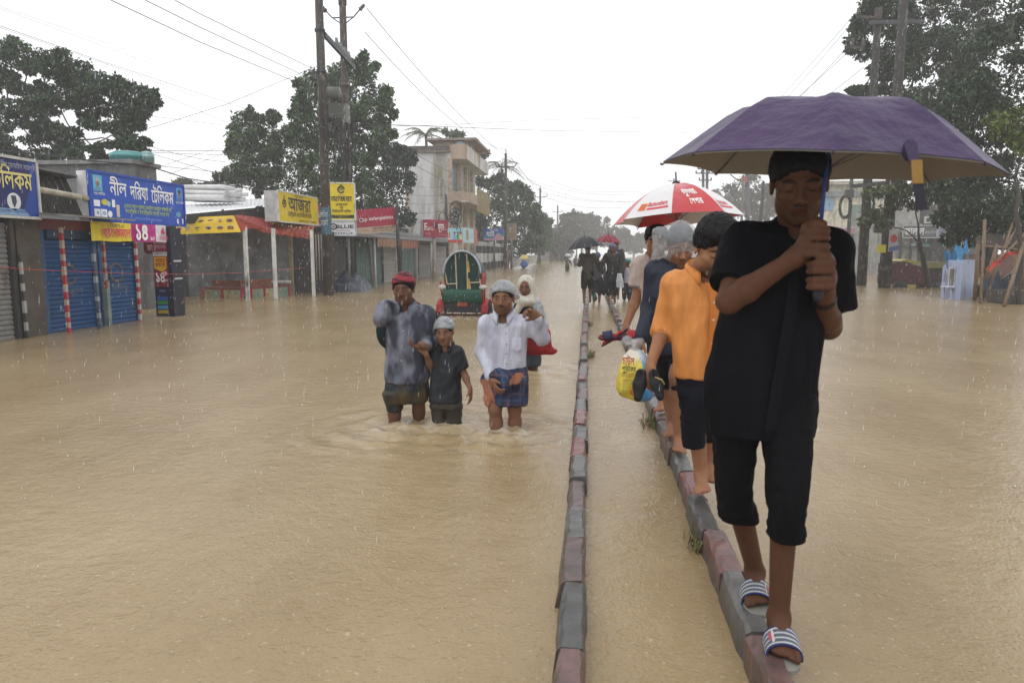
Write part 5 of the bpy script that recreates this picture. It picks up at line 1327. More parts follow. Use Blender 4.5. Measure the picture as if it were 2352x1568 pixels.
 for k in range(3): P.text(mb, 'েমাবাইল সেন্টার', .5, .68 - .24 * k, .13, .8, col=hexc('5a4a68'))
 mb.build('lettering', PRINT, t)
 # brown cart with cover
 c0 = G(2045, 660); c1 = G(2122, 655); zt = AY(2085, 600, c0[1])[2]
 t = thing('covered_cart', 'maroon covered vending cart with yellow trim standing in the flood', 'cart', (float(c0[0] + c1[0]) / 2, float(c0[1]), 0))
 xa, xb, yy = c0[0], c1[0], c0[1]; xm = xa + (xb - xa) * .55
 mb = MB(); mb.slab([(xa, yy, .12), (xm, yy, .10), (xm, yy, zt - .25), (xm - .5, yy, zt - .12), (xa + .5, yy, zt), (xa, yy, zt - .1)], (0, 1, 0), 1.4, (.09, .025, .03)); mb.build('body', CLOTH, t)
 mb = MB(); mb.slab([(xm + .01, yy + .1, .05), (xb, yy + .1, .05), (xb, yy + .1, zt - .3), (xm + .01, yy + .1, zt - .25)], (0, 1, 0), 1.2, (.045, .03, .028)); mb.build('rear_cover', CLOTH, t)
 mb = MB(); mb.slab([(xa + .3, yy - .03, zt + .0), (xa + .6, yy - .03, zt + .09), (xm - .2, yy - .03, zt - .02), (xm - .2, yy - .03, zt - .1)], (0, 1, 0), 1.3, (.38, .32, .05)); mb.slab([(xm, yy + .05, zt - .28), (xb, yy + .05, zt - .3), (xb - .1, yy + .05, zt - .02), (xm + .1, yy + .05, zt - .02)], (0, 1, 0), 1.2, (.22, .20, .08)); mb.build('top_tray', PAINT, t)
 mb = MB(); mb.bar((xa, yy - .03, .05), (xm - .3, yy - .03, .05), .05, .14, (.5, .42, .06)); mb.build('lower_rail', PAINT, t)
 for xw in (xa + .35, xb - .4):
  mb = MB(); mb.tube([(xw, yy - .06, -.05), (xw, yy + .02, -.05)], .33, 16, col=(.03, .03, .03)); mb.build('wheel', METAL, t)
 # pale blue kiosk
 c0 = G(2160, 683); c1 = G(2205, 689); c2 = G(2240, 680)
 zt = AY(2200, 598, c1[1])[2]
 t = thing('pale_blue_kiosk', 'pale blue metal kiosk with a small hatch tilted in the flood water', 'kiosk', tuple(c1))
 d1 = c0 - c1; d2 = c2 - c1; top = np.array([0, 0, zt])
 mb = MB()
 P = [c1, c2, c2 + d1, c0]
 lo = [p + (0, 0, -.35) for p in P]; hi = [p + top for p in P]; hi[3] = c0 + d1 * -.12 + top;
 hi[3] = c0 + (c1 - c0) * .25 + top; hi[2] = c2 + d1 * .75 + top; sh = [c0 + top * .80, c2 + d1 + top * .80]
 mb.quad([lo[3], lo[0], hi[0], hi[3], sh[0]], (.36, .42, .60)); mb.quad([lo[0], lo[1], hi[1], hi[0]], (.34, .40, .58)); mb.quad([lo[1], lo[2], sh[1], hi[2], hi[1]], (.34, .40, .58)); mb.quad([lo[2], lo[3], sh[0], sh[1]], (.34, .40, .58)); mb.quad(hi, (.4, .45, .62)); mb.quad([hi[3], hi[2], sh[1], sh[0]], (.4, .45, .62))
 mb.build('body', mat('kiosk_paint', (1, 1, 1), .5, noise=.15, vcol=True, dirt=((.07, .06, .06), .35, 1.5, (1, 1, .8)), nscale=3), t)
 P = Panel(c0, c1, zt, .012)
 mb = MB(); P.rect(mb, .36, .30, .70, .82, 1, (.58, .62, .72)); mb.build('hatch_frame', PAINT, t)
 mb = MB(); P.rect(mb, .42, .34, .65, .78, 2, (.16, .155, .12)); mb.build('hatch', PAINT, t)
 mb = MB(); q = [P.p(.34, .30, 1), P.p(.72, .30, 1)]; mb.slab([q[0], q[1], q[1] + P.n * .22, q[0] + P.n * .22], (0, 0, 1), .03, (.6, .65, .76)); mb.build('sill', PAINT, t)
 for x_ in (.36, .68):
  mb = MB(); mb.bar(P.p(x_, -.15, 2), P.p(x_, .29, 2) + P.n * .1, .04, .04, (.4, .44, .56)); mb.build('sill_leg', PAINT, t)
 # blue tarp shred on its roof
 t = thing('tarp_scrap', 'torn bright blue plastic sheet caught above the pale blue kiosk', 'tarpaulin', tuple(AY(2190, 585, c1[1] + 1)))
 mb = MB(); rr = random.Random(2); V = []; F = []
 for i in range(9):
  f = i / 8; c = AY(2170 + 52 * f, 600 - 32 * f + (6 if i % 2 else -4), c1[1] + 1 + .2 * math.sin(i)); w_ = .16 + .12 * math.sin(i * 1.7) + .1 * (1 - f)
  V += [c + (0, .1, w_), c + (.03, -.1, -w_)]
 for i in range(8): F.append((2 * i, 2 * i + 1, 2 * i + 3, 2 * i + 2))
 mb.add(V, F, (.03, .17, .34)); mb.build('sheet', CLOTH, t)
 t = thing('covered_cart', 'low cart heaped with dark blue sheets behind the pale blue kiosk', 'cart', tuple(G(2145, 652)))
 g = G(2145, 655); mb = MB(); V = []; F = []
 for i in range(13):
  for j in range(7):
   e = math.sin(math.pi * i / 12) ** .4 * math.sin(math.pi * j / 6) ** .4
   V.append((g[0] - 1.0 + 2.4 * i / 12, g[1] - .5 + 1.5 * j / 6, -.1 + e * (1.0 + .13 * math.sin(i * 2.1) + .1 * math.cos(i + j * 1.7))))
 for i in range(12):
  for j in range(6): F.append((i * 7 + j, (i + 1) * 7 + j, (i + 1) * 7 + j + 1, i * 7 + j + 1))
 mb.smooth = True; mb.add(V, F, (.025, .03, .07)); mb.build('sheet', MATS['wet_tarp'], t)
 mb = MB(); mb.box((g[0] + .2, g[1], -.02), (2.2, 1.4, .3), col=(.05, .09, .09)); mb.build('bed', PAINT, t)
 # bamboo stall, collapsed
 t = thing('bamboo_stall', 'half collapsed bamboo stall frame with red cloth at the right edge', 'stall', tuple(G(2300, 695)))
 BB = (.17, .11, .06)
 def pole_(p, q, y0, y1, r=.04, c=BB, name='bamboo_pole'):
  mb = MB(); mb.tube([AY(*p, y0), AY((p[0] + q[0]) / 2 + 1, (p[1] + q[1]) / 2, (y0 + y1) / 2), AY(*q, y1)], r, 6, col=c); mb.build(name, WOOD, t)
 for (p, q, y0, y1, r) in (((2252, 695), (2262, 505), 21, 22, .05), ((2306, 702), (2350, 560), 20, 21, .05), ((2262, 690), (2330, 500), 22, 23.5, .035), ((2268, 640), (2352, 490), 22, 24, .03), ((2290, 600), (2360, 530), 21, 22, .03),
                              ((2262, 565), (2362, 575), 21.5, 21.5, .03), ((2275, 660), (2288, 572), 22, 22, .035), ((2322, 690), (2332, 575), 21.5, 21.5, .05), ((2300, 640), (2360, 600), 21, 21.5, .025), ((2262, 640), (2290, 560), 21, 21, .03), ((2238, 690), (2246, 560), 22.5, 22.5, .06), ((2346, 690), (2350, 560), 22, 22, .06)):
  pole_(p, q, y0, y1, r)
 def cloth(name, pts, y, c):
  mb = MB(); V = []; F = []
  for i, (p, q) in enumerate(pts): V += [AY(*p, y + .15 * math.sin(i)), AY(*q, y - .15 * math.cos(i * 1.6))]
  for i in range(len(pts) - 1): F.append((2 * i, 2 * i + 1, 2 * i + 3, 2 * i + 2))
  mb.add(V, F, c); mb.build(name, CLOTH, t)
 cloth('red_cloth', [((2264, 618), (2268, 628)), ((2278, 602), (2284, 614)), ((2292, 592), (2298, 604)), ((2306, 580), (2310, 592)), ((2322, 577), (2322, 586)), ((2352, 578), (2352, 584))], 21.3, (.45, .045, .025))
 cloth('tarpaulin', [((2262, 636), (2258, 666)), ((2280, 632), (2280, 668)), ((2300, 634), (2300, 664)), ((2320, 626), (2322, 660)), ((2340, 618), (2344, 656)), ((2370, 612), (2374, 654))], 22.6, (.03, .045, .08))
 cloth('roof_cloth', [((2240, 545), (2244, 580)), ((2275, 535), (2275, 565)), ((2310, 540), (2312, 566)), ((2370, 532), (2374, 568))], 24, (.06, .045, .035))
 for (px, py) in ((2290, 660), (2330, 668), (2350, 676)): p = G(px, py + 22); MB().box((p[0], p[1] + .4, .2), (1.1, .9, .35), rz=.2, col=(.07, .06, .05)).build('counter', WOOD, t)
 # far pink/brown wall and stall roof line at the right edge
 a, b = AY(2230, 620, 44), AY(2420, 620, 44)
 t = thing('brick_wall', 'dull red boundary wall far behind the bamboo stall', 'wall', (float(a[0] + b[0]) / 2, 44, 0)); mb = MB(); mb.box2(np.array([a[0], 44, -.3]), np.array([b[0], 44.3, 1.35]), (.13, .055, .05)); mb.build('wall', CONC, t)
right_bank()
# ------------------------------------------------------------------ cycle rickshaw, seen from behind
def rickshaw():
 g = G(1061, 727); X, Y = float(g[0]), float(g[1]) + .1
 t = thing('cycle_rickshaw', 'cycle rickshaw with dark green hood seen from behind, wheels in the water', 'rickshaw', (X, Y, 0))
 HOOD = mat('hood_canvas', (1, 1, 1), .5, noise=.3, nscale=5, vcol=True, bump=.25, bscale=10, spec=.15)
 LAC = mat('lacquer', (1, 1, 1), .45, noise=.2, vcol=True, spec=.25)
 DG = (.012, .035, .032); CRM = (.42, .36, .22); RED = (.30, .02, .025)
 s_ = Y / FPX
 def at(px, py, dy=0): return AY(px, py, Y + dy)
 # rear curtain of the hood: arch outline
 hw = 42 * s_; zc = AY(1061, 628, Y)[2]; zt = AY(1061, 579, Y)[2]; zb = AY(1061, 672, Y)[2]
 xc = at(1062, 630)[0]
 def arch(k, n, w_, h): a = math.pi * k / n; return (xc - w_ * math.cos(a), zc + h * math.sin(a))
 n = 24
 mb = MB(); pts = [(xc - hw * .93, Y, zb)] + [(p[0], Y, p[1]) for p in (arch(k, n, hw * .97, zt - zc) for k in range(n + 1))] + [(xc + hw * .93, Y, zb)]
 mb.slab(pts[::-1], (0, 1, 0), .03, DG); o = mb.build('rear_curtain', HOOD, t)
 mb = MB()
 def strip(p, q, w_=.025, c=CRM): a, b = at(*p, -.012), at(*q, -.012); mb.bar(a, b, .012, w_, c)
 strip((1046, 583), (1049, 664)); strip((1072, 582), (1074, 664)); strip((1049, 664), (1054, 668)); strip((1054, 668), (1076, 667), .035); strip((1027, 652), (1048, 651)); strip((1076, 649), (1101, 648))
 strip((1022, 622), (1027, 652)); strip((1100, 615), (1102, 648)); strip((1074, 600), (1077, 625), .05, (.45, .25, .05)); strip((1076, 640), (1079, 664), .05, (.45, .25, .05))
 mb.build('piping', CLOTH, o)
 # hood shell: arched sheet running forward
 mb = MB(); V = []; F = []
 m = 6
 for j in range(m + 1):
  f = j / m; yy = Y - .03 + .95 * f
  for k in range(n + 1):
   px_, pz_ = arch(k, n, hw * (1.02 + .03 * math.sin(f * 3)), (zt - zc) * (1.03 + .1 * math.sin(f * 2.4)))
   if k in (0, n): pz_ -= .12 + .3 * f * 0
   V.append((px_, yy, pz_ - .12 * f))
 for j in range(m):
  for k in range(n): F.append((j * (n + 1) + k, j * (n + 1) + k + 1, (j + 1) * (n + 1) + k + 1, (j + 1) * (n + 1) + k))
 mb.smooth = True; mb.add(V, F, (.05, .075, .09)); o = mb.build('hood', HOOD, t); md = o.modifiers.new('th', 'SOLIDIFY'); md.thickness = .03
 mb = MB()
 mb.tube([(p[0], Y - .05, p[1]) for p in (arch(k, n, hw * 1.04, (zt - zc) * 1.05) for k in range(n + 1))], .022, 6, col=(.35, .4, .42)); mb.build('hood_rim', HOOD, t)
 for sg in (-1, 1):
  mb = MB(); mb.slab([(xc + sg * hw * 1.03, Y + .02, zc + .02), (xc + sg * hw * 1.06, Y + .05, .12), (xc + sg * hw * 1.0, Y + .6, .12), (xc + sg * hw * 1.0, Y + .6, zc)], (1, 0, 0), .03, RED); mb.build('side_panel', LAC, t)
 # bulging seat back and lower box
 mb = MB(); V = []; F = []
 m, q = 16, 12; wz = 46 * s_; z1, z0 = AY(1061, 664, Y)[2], AY(1061, 697, Y)[2]
 for i in range(m + 1):
  u = -1 + 2 * i / m
  for j in range(q + 1):
   a = math.pi * j / q
   V.append((xc + u * wz * (1 - .04 * (1 - math.sin(a))), Y - .02 - .085 * math.sin(a) * (1 - .25 * u ** 8), z0 + (z1 - z0) * (1 - math.cos(a)) / 2))
 for i in range(m):
  for j in range(q): F.append((i * (q + 1) + j, (i + 1) * (q + 1) + j, (i + 1) * (q + 1) + j + 1, i * (q + 1) + j + 1))
 mb.smooth = True; mb.add(V, F, (.006, .055, .033)); mb.build('seat_back', LAC, t)
 z2 = AY(1061, 717, Y)[2]
 mb = MB(); mb.box2(np.array([xc - wz * .95, Y - .03, z2]), np.array([xc + wz * .95, Y + .7, z0 + .02]), (.02, .017, .02)); mb.build('lower_box', LAC, t)
 mb = MB(); mb.box2(np.array([xc - .11, Y - .07, z0 - .06]), np.array([xc + .11, Y - .035, z0 + .03]), (.25, .05, .02)); mb.build('number_plate', LAC, t)
 mb = MB(); mb.box2(np.array([xc - wz * .9, Y + .05, z1 - .1]), np.array([xc + wz * .9, Y + .6, z1]), (.25, .03, .03)); mb.build('seat', LAC, t)
 mb = MB(); mb.tube([(xc - .6, Y + .15, .02), (xc + .6, Y + .15, .02)], .02, 6, col=(.2, .03, .03))
 for dx in (-.25, -.05, .05, .3): mb.bar((xc + dx, Y + .1, -.15), (xc + dx, Y + .1, z2 + .02), .025, .025, (.12, .03, .03))
 mb.build('chassis', LAC, t)
 for sg in (-1, 1):
  xw = xc + sg * .52
  mb = MB()
  mb.tube([(xw, Y + .2 + .36 * math.cos(a), -.02 + .36 * math.sin(a)) for a in np.linspace(0, 2 * math.pi, 29)], .028, 6, cap=False, col=(.015, .015, .018)); o = mb.build('wheel', METAL, t)
  mb = MB()
  for k in range(14): a = 2 * math.pi * k / 14; mb.tube([(xw, Y + .2, -.02), (xw, Y + .2 + .34 * math.cos(a), -.02 + .34 * math.sin(a))], .004, 4, col=(.4, .4, .4))
  mb.tube([(xw - .04, Y + .2, -.02), (xw + .04, Y + .2, -.02)], .03, 8, col=(.3, .3, .3)); mb.build('spokes', METAL, o)
  mb = MB(); V = []; F = []
  for k in range(13):
   a = math.pi * (.08 + .84 * k / 12); c = (Y + .2 - .42 * math.cos(a), -.02 + .42 * math.sin(a))
   V += [(xw - .07, c[0], c[1] - .02), (xw, c[0], c[1] + .02), (xw + .09, c[0], c[1] - .01)]
  for k in range(12):
   for e in (0, 1): F.append((3 * k + e, 3 * k + e + 1, 3 * k + e + 4, 3 * k + e + 3))
  mb.smooth = True; mb.add(V, F, (.28, .02, .022)); o = mb.build('mudguard', LAC, t); md = o.modifiers.new('th', 'SOLIDIFY'); md.thickness = .012
  mb = MB(); mb.box((xw + sg * .0, Y - .2, .2), (.11, .015, .15), col=(.27, .03, .03)); mb.build('mud_flap', LAC, t)
  if sg > 0:
   mb = MB(); mb.slab([(xw + .09, Y - .1, .36), (xw + .13, Y - .1, .33), (xw + .22, Y - .1, .08), (xw + .06, Y - .1, .10)], (0, 1, 0), .01, (.015, .02, .04)); mb.build('side_flap', LAC, t)
  mb = MB(); mb.ball((xw - sg * .05, Y + .03, .66), (.10, .1, .065), 10, 7, col=(.42, .39, .36)); mb.build('plastic_wrap', mat('plastic_wrap', (1, 1, 1), .3, vcol=True, bump=.6, bscale=12), t)
  mb = MB(); mb.tube([(xw - sg * .04, Y + .1, .25), (xw, Y + .02, .9 if sg > 0 else .8)], .018, 6, col=(.25, .02, .03)); mb.build('stay', LAC, t)
 # front: frame, saddle, front wheel (mostly hidden behind the body)
 mb = MB(); mb.tube([(xc, Y + .7, .25), (xc, Y + 1.3, .35), (xc, Y + 1.75, .65)], .025, 6, col=RED); mb.tube([(xc, Y + 1.75, .65), (xc, Y + 1.9, -.02)], .02, 6, col=RED); mb.tube([(xc - .27, Y + 1.6, .78), (xc, Y + 1.72, .75), (xc + .27, Y + 1.6, .78)], .015, 6, col=(.4, .4, .4)); mb.build('front_frame', LAC, t)
 mb = MB(); mb.tube([(xc, Y + 1.9 + .36 * math.cos(a), -.02 + .36 * math.sin(a)) for a in np.linspace(0, 2 * math.pi, 25)], .025, 6, cap=False, col=(.015, .015, .018)); mb.build('front_wheel', METAL, t)
 mb = MB(); mb.ball((xc, Y + 1.15, .62), (.09, .14, .05), 10, 6, col=(.03, .02, .02)); mb.tube([(xc, Y + 1.15, .6), (xc, Y + 1.2, .33)], .018, 6, col=RED); mb.build('saddle', LAC, t)
rickshaw()
# ------------------------------------------------------------------ bodies: distance fields blended smoothly and skinned as one surface
def unit(v):
 v = np.array(v, float); return v / (np.linalg.norm(v) + 1e-12)
class Field:
 def __init__(s, vox):
  s.vox = vox; s.ops = []
 def _put(s, lo, hi, f, k, op):
  s.ops.append((np.array(lo), np.array(hi), f, k, op)); return s
 def cone(s, a, b, ra, rb=None, k=.02, op='u', flat=None, cap=False):
  a, b = np.array(a, float), np.array(b, float); rb = ra if rb is None else rb
  ba = b - a; L2 = ba.dot(ba) + 1e-9
  n, sc = (unit(flat[0]), flat[1]) if flat else (None, 1)
  def f(P):
   q = P - a; t = np.clip(q @ ba / L2, 0, 1)
   e = q - t[..., None] * ba
   if n is not None:
    e = e + (e @ n)[..., None] * n * (1 / sc - 1)
   d = (np.sqrt((e * e).sum(-1)) - (ra + (rb - ra) * t)) * (min(1, sc) ** .5 if n is not None else 1)
   return np.maximum(d, (q @ ba / L2 - 1) * L2 ** .5) if cap else d
  m = max(ra, rb) * max(1, sc)
  return s._put(np.minimum(a, b) - m, np.maximum(a, b) + m, f, k, op)
 def path(s, pts, rs, k=.012, flat=None):
  for i in range(len(pts) - 1): s.cone(pts[i], pts[i + 1], rs[i], rs[i + 1], k, flat=flat)
  return s
 def ell(s, c, rad, axes=None, k=.02, op='u'):
  c = np.array(c, float); rad = np.array(rad, float); A = np.eye(3) if axes is None else np.array(axes, float)
  def f(P):
   q = (P - c) @ A.T
   k0 = np.sqrt(((q / rad) ** 2).sum(-1)); k1 = np.sqrt(((q / rad ** 2) ** 2).sum(-1)) + 1e-9
   return k0 * (k0 - 1) / k1
  ext = np.sqrt(((A * rad[:, None]) ** 2).sum(0))
  return s._put(c - ext, c + ext, f, k, op)
 def loft(s, st, k=.03, op='u', ex=2.4):
  """st: (z, x, y, a, b) stations, any order: an upright elliptical tube"""
  st = sorted(st); Z = np.array([q[0] for q in st]); D = np.array([q[1:] for q in st])
  def f(P):
   z = P[..., 2]; i = [np.interp(z, Z, D[:, j]) for j in range(4)]
   x, y = np.abs(P[..., 0] - i[0]) / i[2], np.abs(P[..., 1] - i[1]) / i[3]
   d = ((x ** ex + y ** ex) ** (1 / ex) - 1) * np.minimum(i[2], i[3]) * .95
   return np.maximum(d, np.maximum(Z[0] - z, z - Z[-1]))
  lo = np.array([(D[:, 0] - D[:, 2]).min(), (D[:, 1] - D[:, 3]).min(), Z[0]]); hi = np.array([(D[:, 0] + D[:, 2]).max(), (D[:, 1] + D[:, 3]).max(), Z[-1]])
  return s._put(lo, hi, f, k, op)
 def cut(s, p, n):
  """throws away the side of the plane that n points to"""
  p = np.array(p, float); n = unit(n)
  s.ops.append((None, None, lambda P: (P - p) @ n, 0, 'i')); return s
 def mesh(s):
  v = s.vox
  U = [o for o in s.ops if o[4] == 'u']
  lo = np.min([o[0] for o in U], 0) - 3 * v - .01; hi = np.max([o[1] for o in U], 0) + 3 * v + .01
  n = np.ceil((hi - lo) / v).astype(int) + 1
  F = np.full(n, .2, np.float32)
  ax = [lo[i] + v * np.arange(n[i]) for i in range(3)]
  for (a, b, f, k, op) in s.ops:
   if op == 'i':
    i0, i1 = np.zeros(3, int), n
   else:
    mg = k + 2.5 * v
    i0 = np.clip(np.floor((a - mg - lo) / v).astype(int), 0, n); i1 = np.clip(np.ceil((b + mg - lo) / v).astype(int) + 1, 0, n)
    if (i1 <= i0).any(): continue
   P = np.stack(np.meshgrid(ax[0][i0[0]:i1[0]], ax[1][i0[1]:i1[1]], ax[2][i0[2]:i1[2]], indexing='ij'), -1)
   sl = tuple(slice(i0[i], i1[i]) for i in range(3))
   d = f(P).astype(np.float32); G0 = F[sl]
   if op == 'u':
    r = np.minimum(G0, d)
    if k: h = np.maximum(k - np.abs(G0 - d), 0) / k; r = r - h * h * k * .25
   elif op == 's':
    r = np.maximum(G0, -d)
    if k: h = np.maximum(k - np.abs(G0 + d), 0) / k; r = r + h * h * k * .25
   else: r = np.maximum(G0, d)
   F[sl] = r
  return surface_nets(F, lo, v)
def surface_nets(F, lo, v):
 S_ = F < 0
 nx, ny, nz = F.shape
 cs = sum(S_[i:nx - 1 + i, j:ny - 1 + j, k:nz - 1 + k].astype(np.int8) for i in (0, 1) for j in (0, 1) for k in (0, 1))
 act = (cs > 0) & (cs < 8)
 idx = np.full(act.shape, -1, np.int64); I = np.argwhere(act); idx[act] = np.arange(len(I))
 acc = np.zeros((len(I), 3)); cnt = np.zeros(len(I))
 corners = [(i, j, k) for i in (0, 1) for j in (0, 1) for k in (0, 1)]
 val = {c: F[I[:, 0] + c[0], I[:, 1] + c[1], I[:, 2] + c[2]].astype(float) for c in corners}
 for c in corners:
  for a in range(3):
   if c[a]: continue
   d = list(c); d[a] = 1; d = tuple(d)
   f0, f1 = val[c], val[d]; m = (f0 < 0) != (f1 < 0)
   t = np.where(m, f0 / np.where(m, f0 - f1, 1), 0)
   p = np.array(c, float)[None].repeat(len(I), 0); p[:, a] += t
   acc[m] += p[m]; cnt[m] += 1
 V = lo + v * (I + acc / cnt[:, None])
 Q = []
 for a in range(3):
  b, c = (a + 1) % 3, (a + 2) % 3
  s0 = [slice(None)] * 3; s1 = [slice(None)] * 3
  s0[a] = slice(0, -1); s1[a] = slice(1, None)
  e = np.argwhere(S_[tuple(s0)] != S_[tuple(s1)])
  ok = (e[:, b] > 0) & (e[:, c] > 0) & (e[:, b] < F.shape[b] - 1) & (e[:, c] < F.shape[c] - 1)
  e = e[ok]
  inside = S_[e[:, 0], e[:, 1], e[:, 2]]
  def g(db, dc):
   q = e.copy(); q[:, b] -= db; q[:, c] -= dc; return idx[q[:, 0], q[:, 1], q[:, 2]]
  q = np.stack([g(1, 1), g(0, 1), g(0, 0), g(1, 0)], 1)
  q[~inside] = q[~inside][:, ::-1]
  Q.append(q)
 return V, np.concatenate(Q)
def normals(V, Q):
 n = np.cross(V[Q[:, 2]] - V[Q[:, 0]], V[Q[:, 3]] - V[Q[:, 1]])
 N = np.zeros_like(V)
 for j in range(4): np.add.at(N, Q[:, j], n)
 return N / (np.linalg.norm(N, axis=1)[:, None] + 1e-12)
def relax(V, Q, it=1, w=.5):
 for _ in range(it):
  A = np.zeros_like(V); c = np.zeros(len(V))
  for j in range(4):
   for d in (1, 3): np.add.at(A, Q[:, j], V[Q[:, (j + d) % 4]]); np.add.at(c, Q[:, j], 1)
  V = V * (1 - w) + w * A / np.maximum(c, 1)[:, None]
 return V
def skin_field(fld, name, mat_, parent, col, folds=None, smooth=1):
 """mesh the field; folds = (amplitude, scale xyz, seed); col = colour or function of the points"""
 V, Q = fld.mesh()
 V = relax(V, Q, smooth)
 if folds:
  N = normals(V, Q); amp, sc, sd = folds
  q = V * np.array(sc) + sd
  w_ = fbm(q * .6 + 5, 2)[:, None] * .8
  r = 1 - 2 * np.abs(pnoise(q + w_)) * 1.6
  V = V + N * (amp * (.7 * r + .5 * fbm(q * 1.7 + 3, 2)))[:, None]
 c = np.tile(np.array(col, float), (len(V), 1)) if not callable(col) else col(V)
 return raw_mesh(name, V, Q, np.clip(c, 0, 1), mat_, parent, True)
SKIN = mat('skin', (1, 1, 1), .48, noise=.12, nscale=30, vcol=True, bump=.12, bscale=120, spec=.09)
HAIR = mat('hair', (1, 1, 1), .5, noise=.4, nscale=60, vcol=True, bump=.5, bscale=90, spec=.12, stretch=(1, 1, .4))
WETCLOTH = mat('wet_cloth', (1, 1, 1), .55, noise=.2, nscale=14, vcol=True, bump=.55, bscale=15, spec=.22, stretch=(1, 1, .28))
DARKCLOTH = mat('black_cloth', (1, 1, 1), .7, noise=.25, nscale=10, vcol=True, bump=.7, bscale=14, spec=.035, stretch=(1, 1, .3))
RUBBER = mat('rubber', (1, 1, 1), .5, noise=.15, vcol=True, spec=.2)
BAGM = mat('bag_plastic', (1, 1, 1), .3, noise=.15, vcol=True, bump=.5, bscale=14)
CLEAR = mat('clear_plastic', (.46, .49, .51), .25, noise=.35, nscale=11, bump=.9, bscale=20, alpha=.58, wet=.5)
HOODM = mat('hood_plastic', (.40, .42, .44), .22, noise=.2, nscale=6, bump=.8, bscale=16, alpha=.40, wet=.4)
SHEER = mat('sheer_cloth', (.55, .55, .50), .6, noise=.2, nscale=14, bump=.4, bscale=22)
class Head:
 def __init__(s, c, f, s_=1.0, roll=0.0, up=(0, 0, 1)):
  s.c = np.array(c, float); s.f = unit(f); s.s = s_
  r = unit(np.cross(s.f, up)); u = np.cross(r, s.f)
  s.r = r * math.cos(roll) + u * math.sin(roll); s.u = np.cross(s.r, s.f)
  s.A = np.array([s.r, s.f, s.u])
 def p(s, x, y, z): return s.c + (s.r * x + s.f * y + s.u * z) * s.s
 def loc(s, V): return (V - s.c) @ s.A.T / s.s
 def prims(s, F, nose=1.0, jaw=1.0):
  q = s.s; E = lambda p, r, k=.02, op='u': F.ell(s.p(*p), np.array(r) * q, s.A, k * q, op)
  E((0, -.012, .035), (.074, .094, .080), .01)
  E((0, .022, -.032), (.060 * jaw, .066, .078), .03)
  E((0, .056, -.094), (.024 * jaw, .022, .02), .03)
  for g in (-1, 1):
   E((g * .046 * jaw, .006, -.066), (.018, .026, .026), .03)
   E((g * .043, .058, -.020), (.022, .022, .018), .02)
   E((g * .031, .097, .004), (.021, .022, .011), .012, 's')
   E((g * .031, .074, .003), (.0165, .0145, .0125), .004)
   F.cone(s.p(g * .012, .084, .024), s.p(g * .047, .069, .022), .0075 * q, .006 * q, .018 * q)
   E((g * .011 * nose, .097, -.034), (.0085, .010, .008), .006)
   E((g * .078, -.010, -.006), (.008, .020, .031), .008); E((g * .085, -.004, -.004), (.006, .010, .018), .006, 's')
  F.cone(s.p(0, .084, .016), s.p(0, .108, -.026), .0075 * q, .0115 * q * nose, .012 * q)
  F.cone(s.p(-.019, .081, -.055), s.p(.019, .081, -.055), .007 * q, .007 * q, .008 * q)
  F.cone(s.p(-.016, .079, -.067), s.p(.016, .079, -.067), .0075 * q, .0075 * q, .008 * q)
 def neck(s, F, base, r=.056):
  F.cone(s.p(0, -.012, -.05), base, r * s.s * .95, r * 1.12, .03)
 def paint(s, V, col, beard=0.0, tash=0.0, eyes='open', brow=(.012, .009, .008)):
  L = s.loc(V); x, y, z = np.abs(L[:, 0]), L[:, 1], L[:, 2]
  C = np.tile(np.array(col, float), (len(V), 1)) * (1 + .10 * fbm(V * 22, 2))[:, None]
  on = (np.abs(L[:, 0]) < .1) & (np.abs(L[:, 2]) < .13) & (y > -.12) & (y < .14)
  def mixc(m, c):
   m = np.clip(m, 0, 1) * on
   C[:] = C * (1 - m[:, None]) + np.array(c) * m[:, None]
  sm = lambda d, e: np.clip(.5 - d / e, 0, 1)
  fr = y > .03
  jawm = sm(np.hypot(x / 1.15, z + .085) - .05, .03) * sm(z + .034, .012) * (y > -.02)
  mixc(beard * jawm, (.02, .015, .012))
  mixc(tash * sm(np.hypot(x * .42, (z + .0445 + x * .18) * 1.4) - .0085, .004) * (y > .06), (.015, .011, .010))
  mixc(.8 * sm(np.hypot(x * .36, z + .061) - .0082, .004) * (y > .06), np.array(col) * np.array([.8, .5, .5]))
  mixc(.5 * sm(np.hypot(x * .28, (z + .061) * 3.2) - .0045, .002) * (y > .06), np.array(col) * .2)
  bz = .0265 - np.abs(x - .03) * .22
  mixc(.95 * sm(np.hypot((x - .031) * .25, z - bz) - .0055, .003) * (y > .05), brow)
  mixc(.6 * sm(np.hypot(x - .011, z + .041) - .0045, .003) * (y > .08), np.array(col) * .15)
  if eyes == 'open':
   mixc(.8 * sm(np.hypot((x - .031) * .42, z - .002) - .0046, .003) * (y > .06), (.24, .21, .19))
   mixc(sm(np.hypot(x - .031, z - .003) - .0055, .003) * (y > .06), (.012, .008, .006))
   mixc(.8 * sm(np.hypot((x - .031) * .3, z - .0085) - .0026, .002) * (y > .06), (.015, .01, .008))
  else:
   mixc(.85 * sm(np.hypot((x - .031) * .3, z + .0045) - .003, .0025) * (y > .06), (.012, .008, .007))
  return C
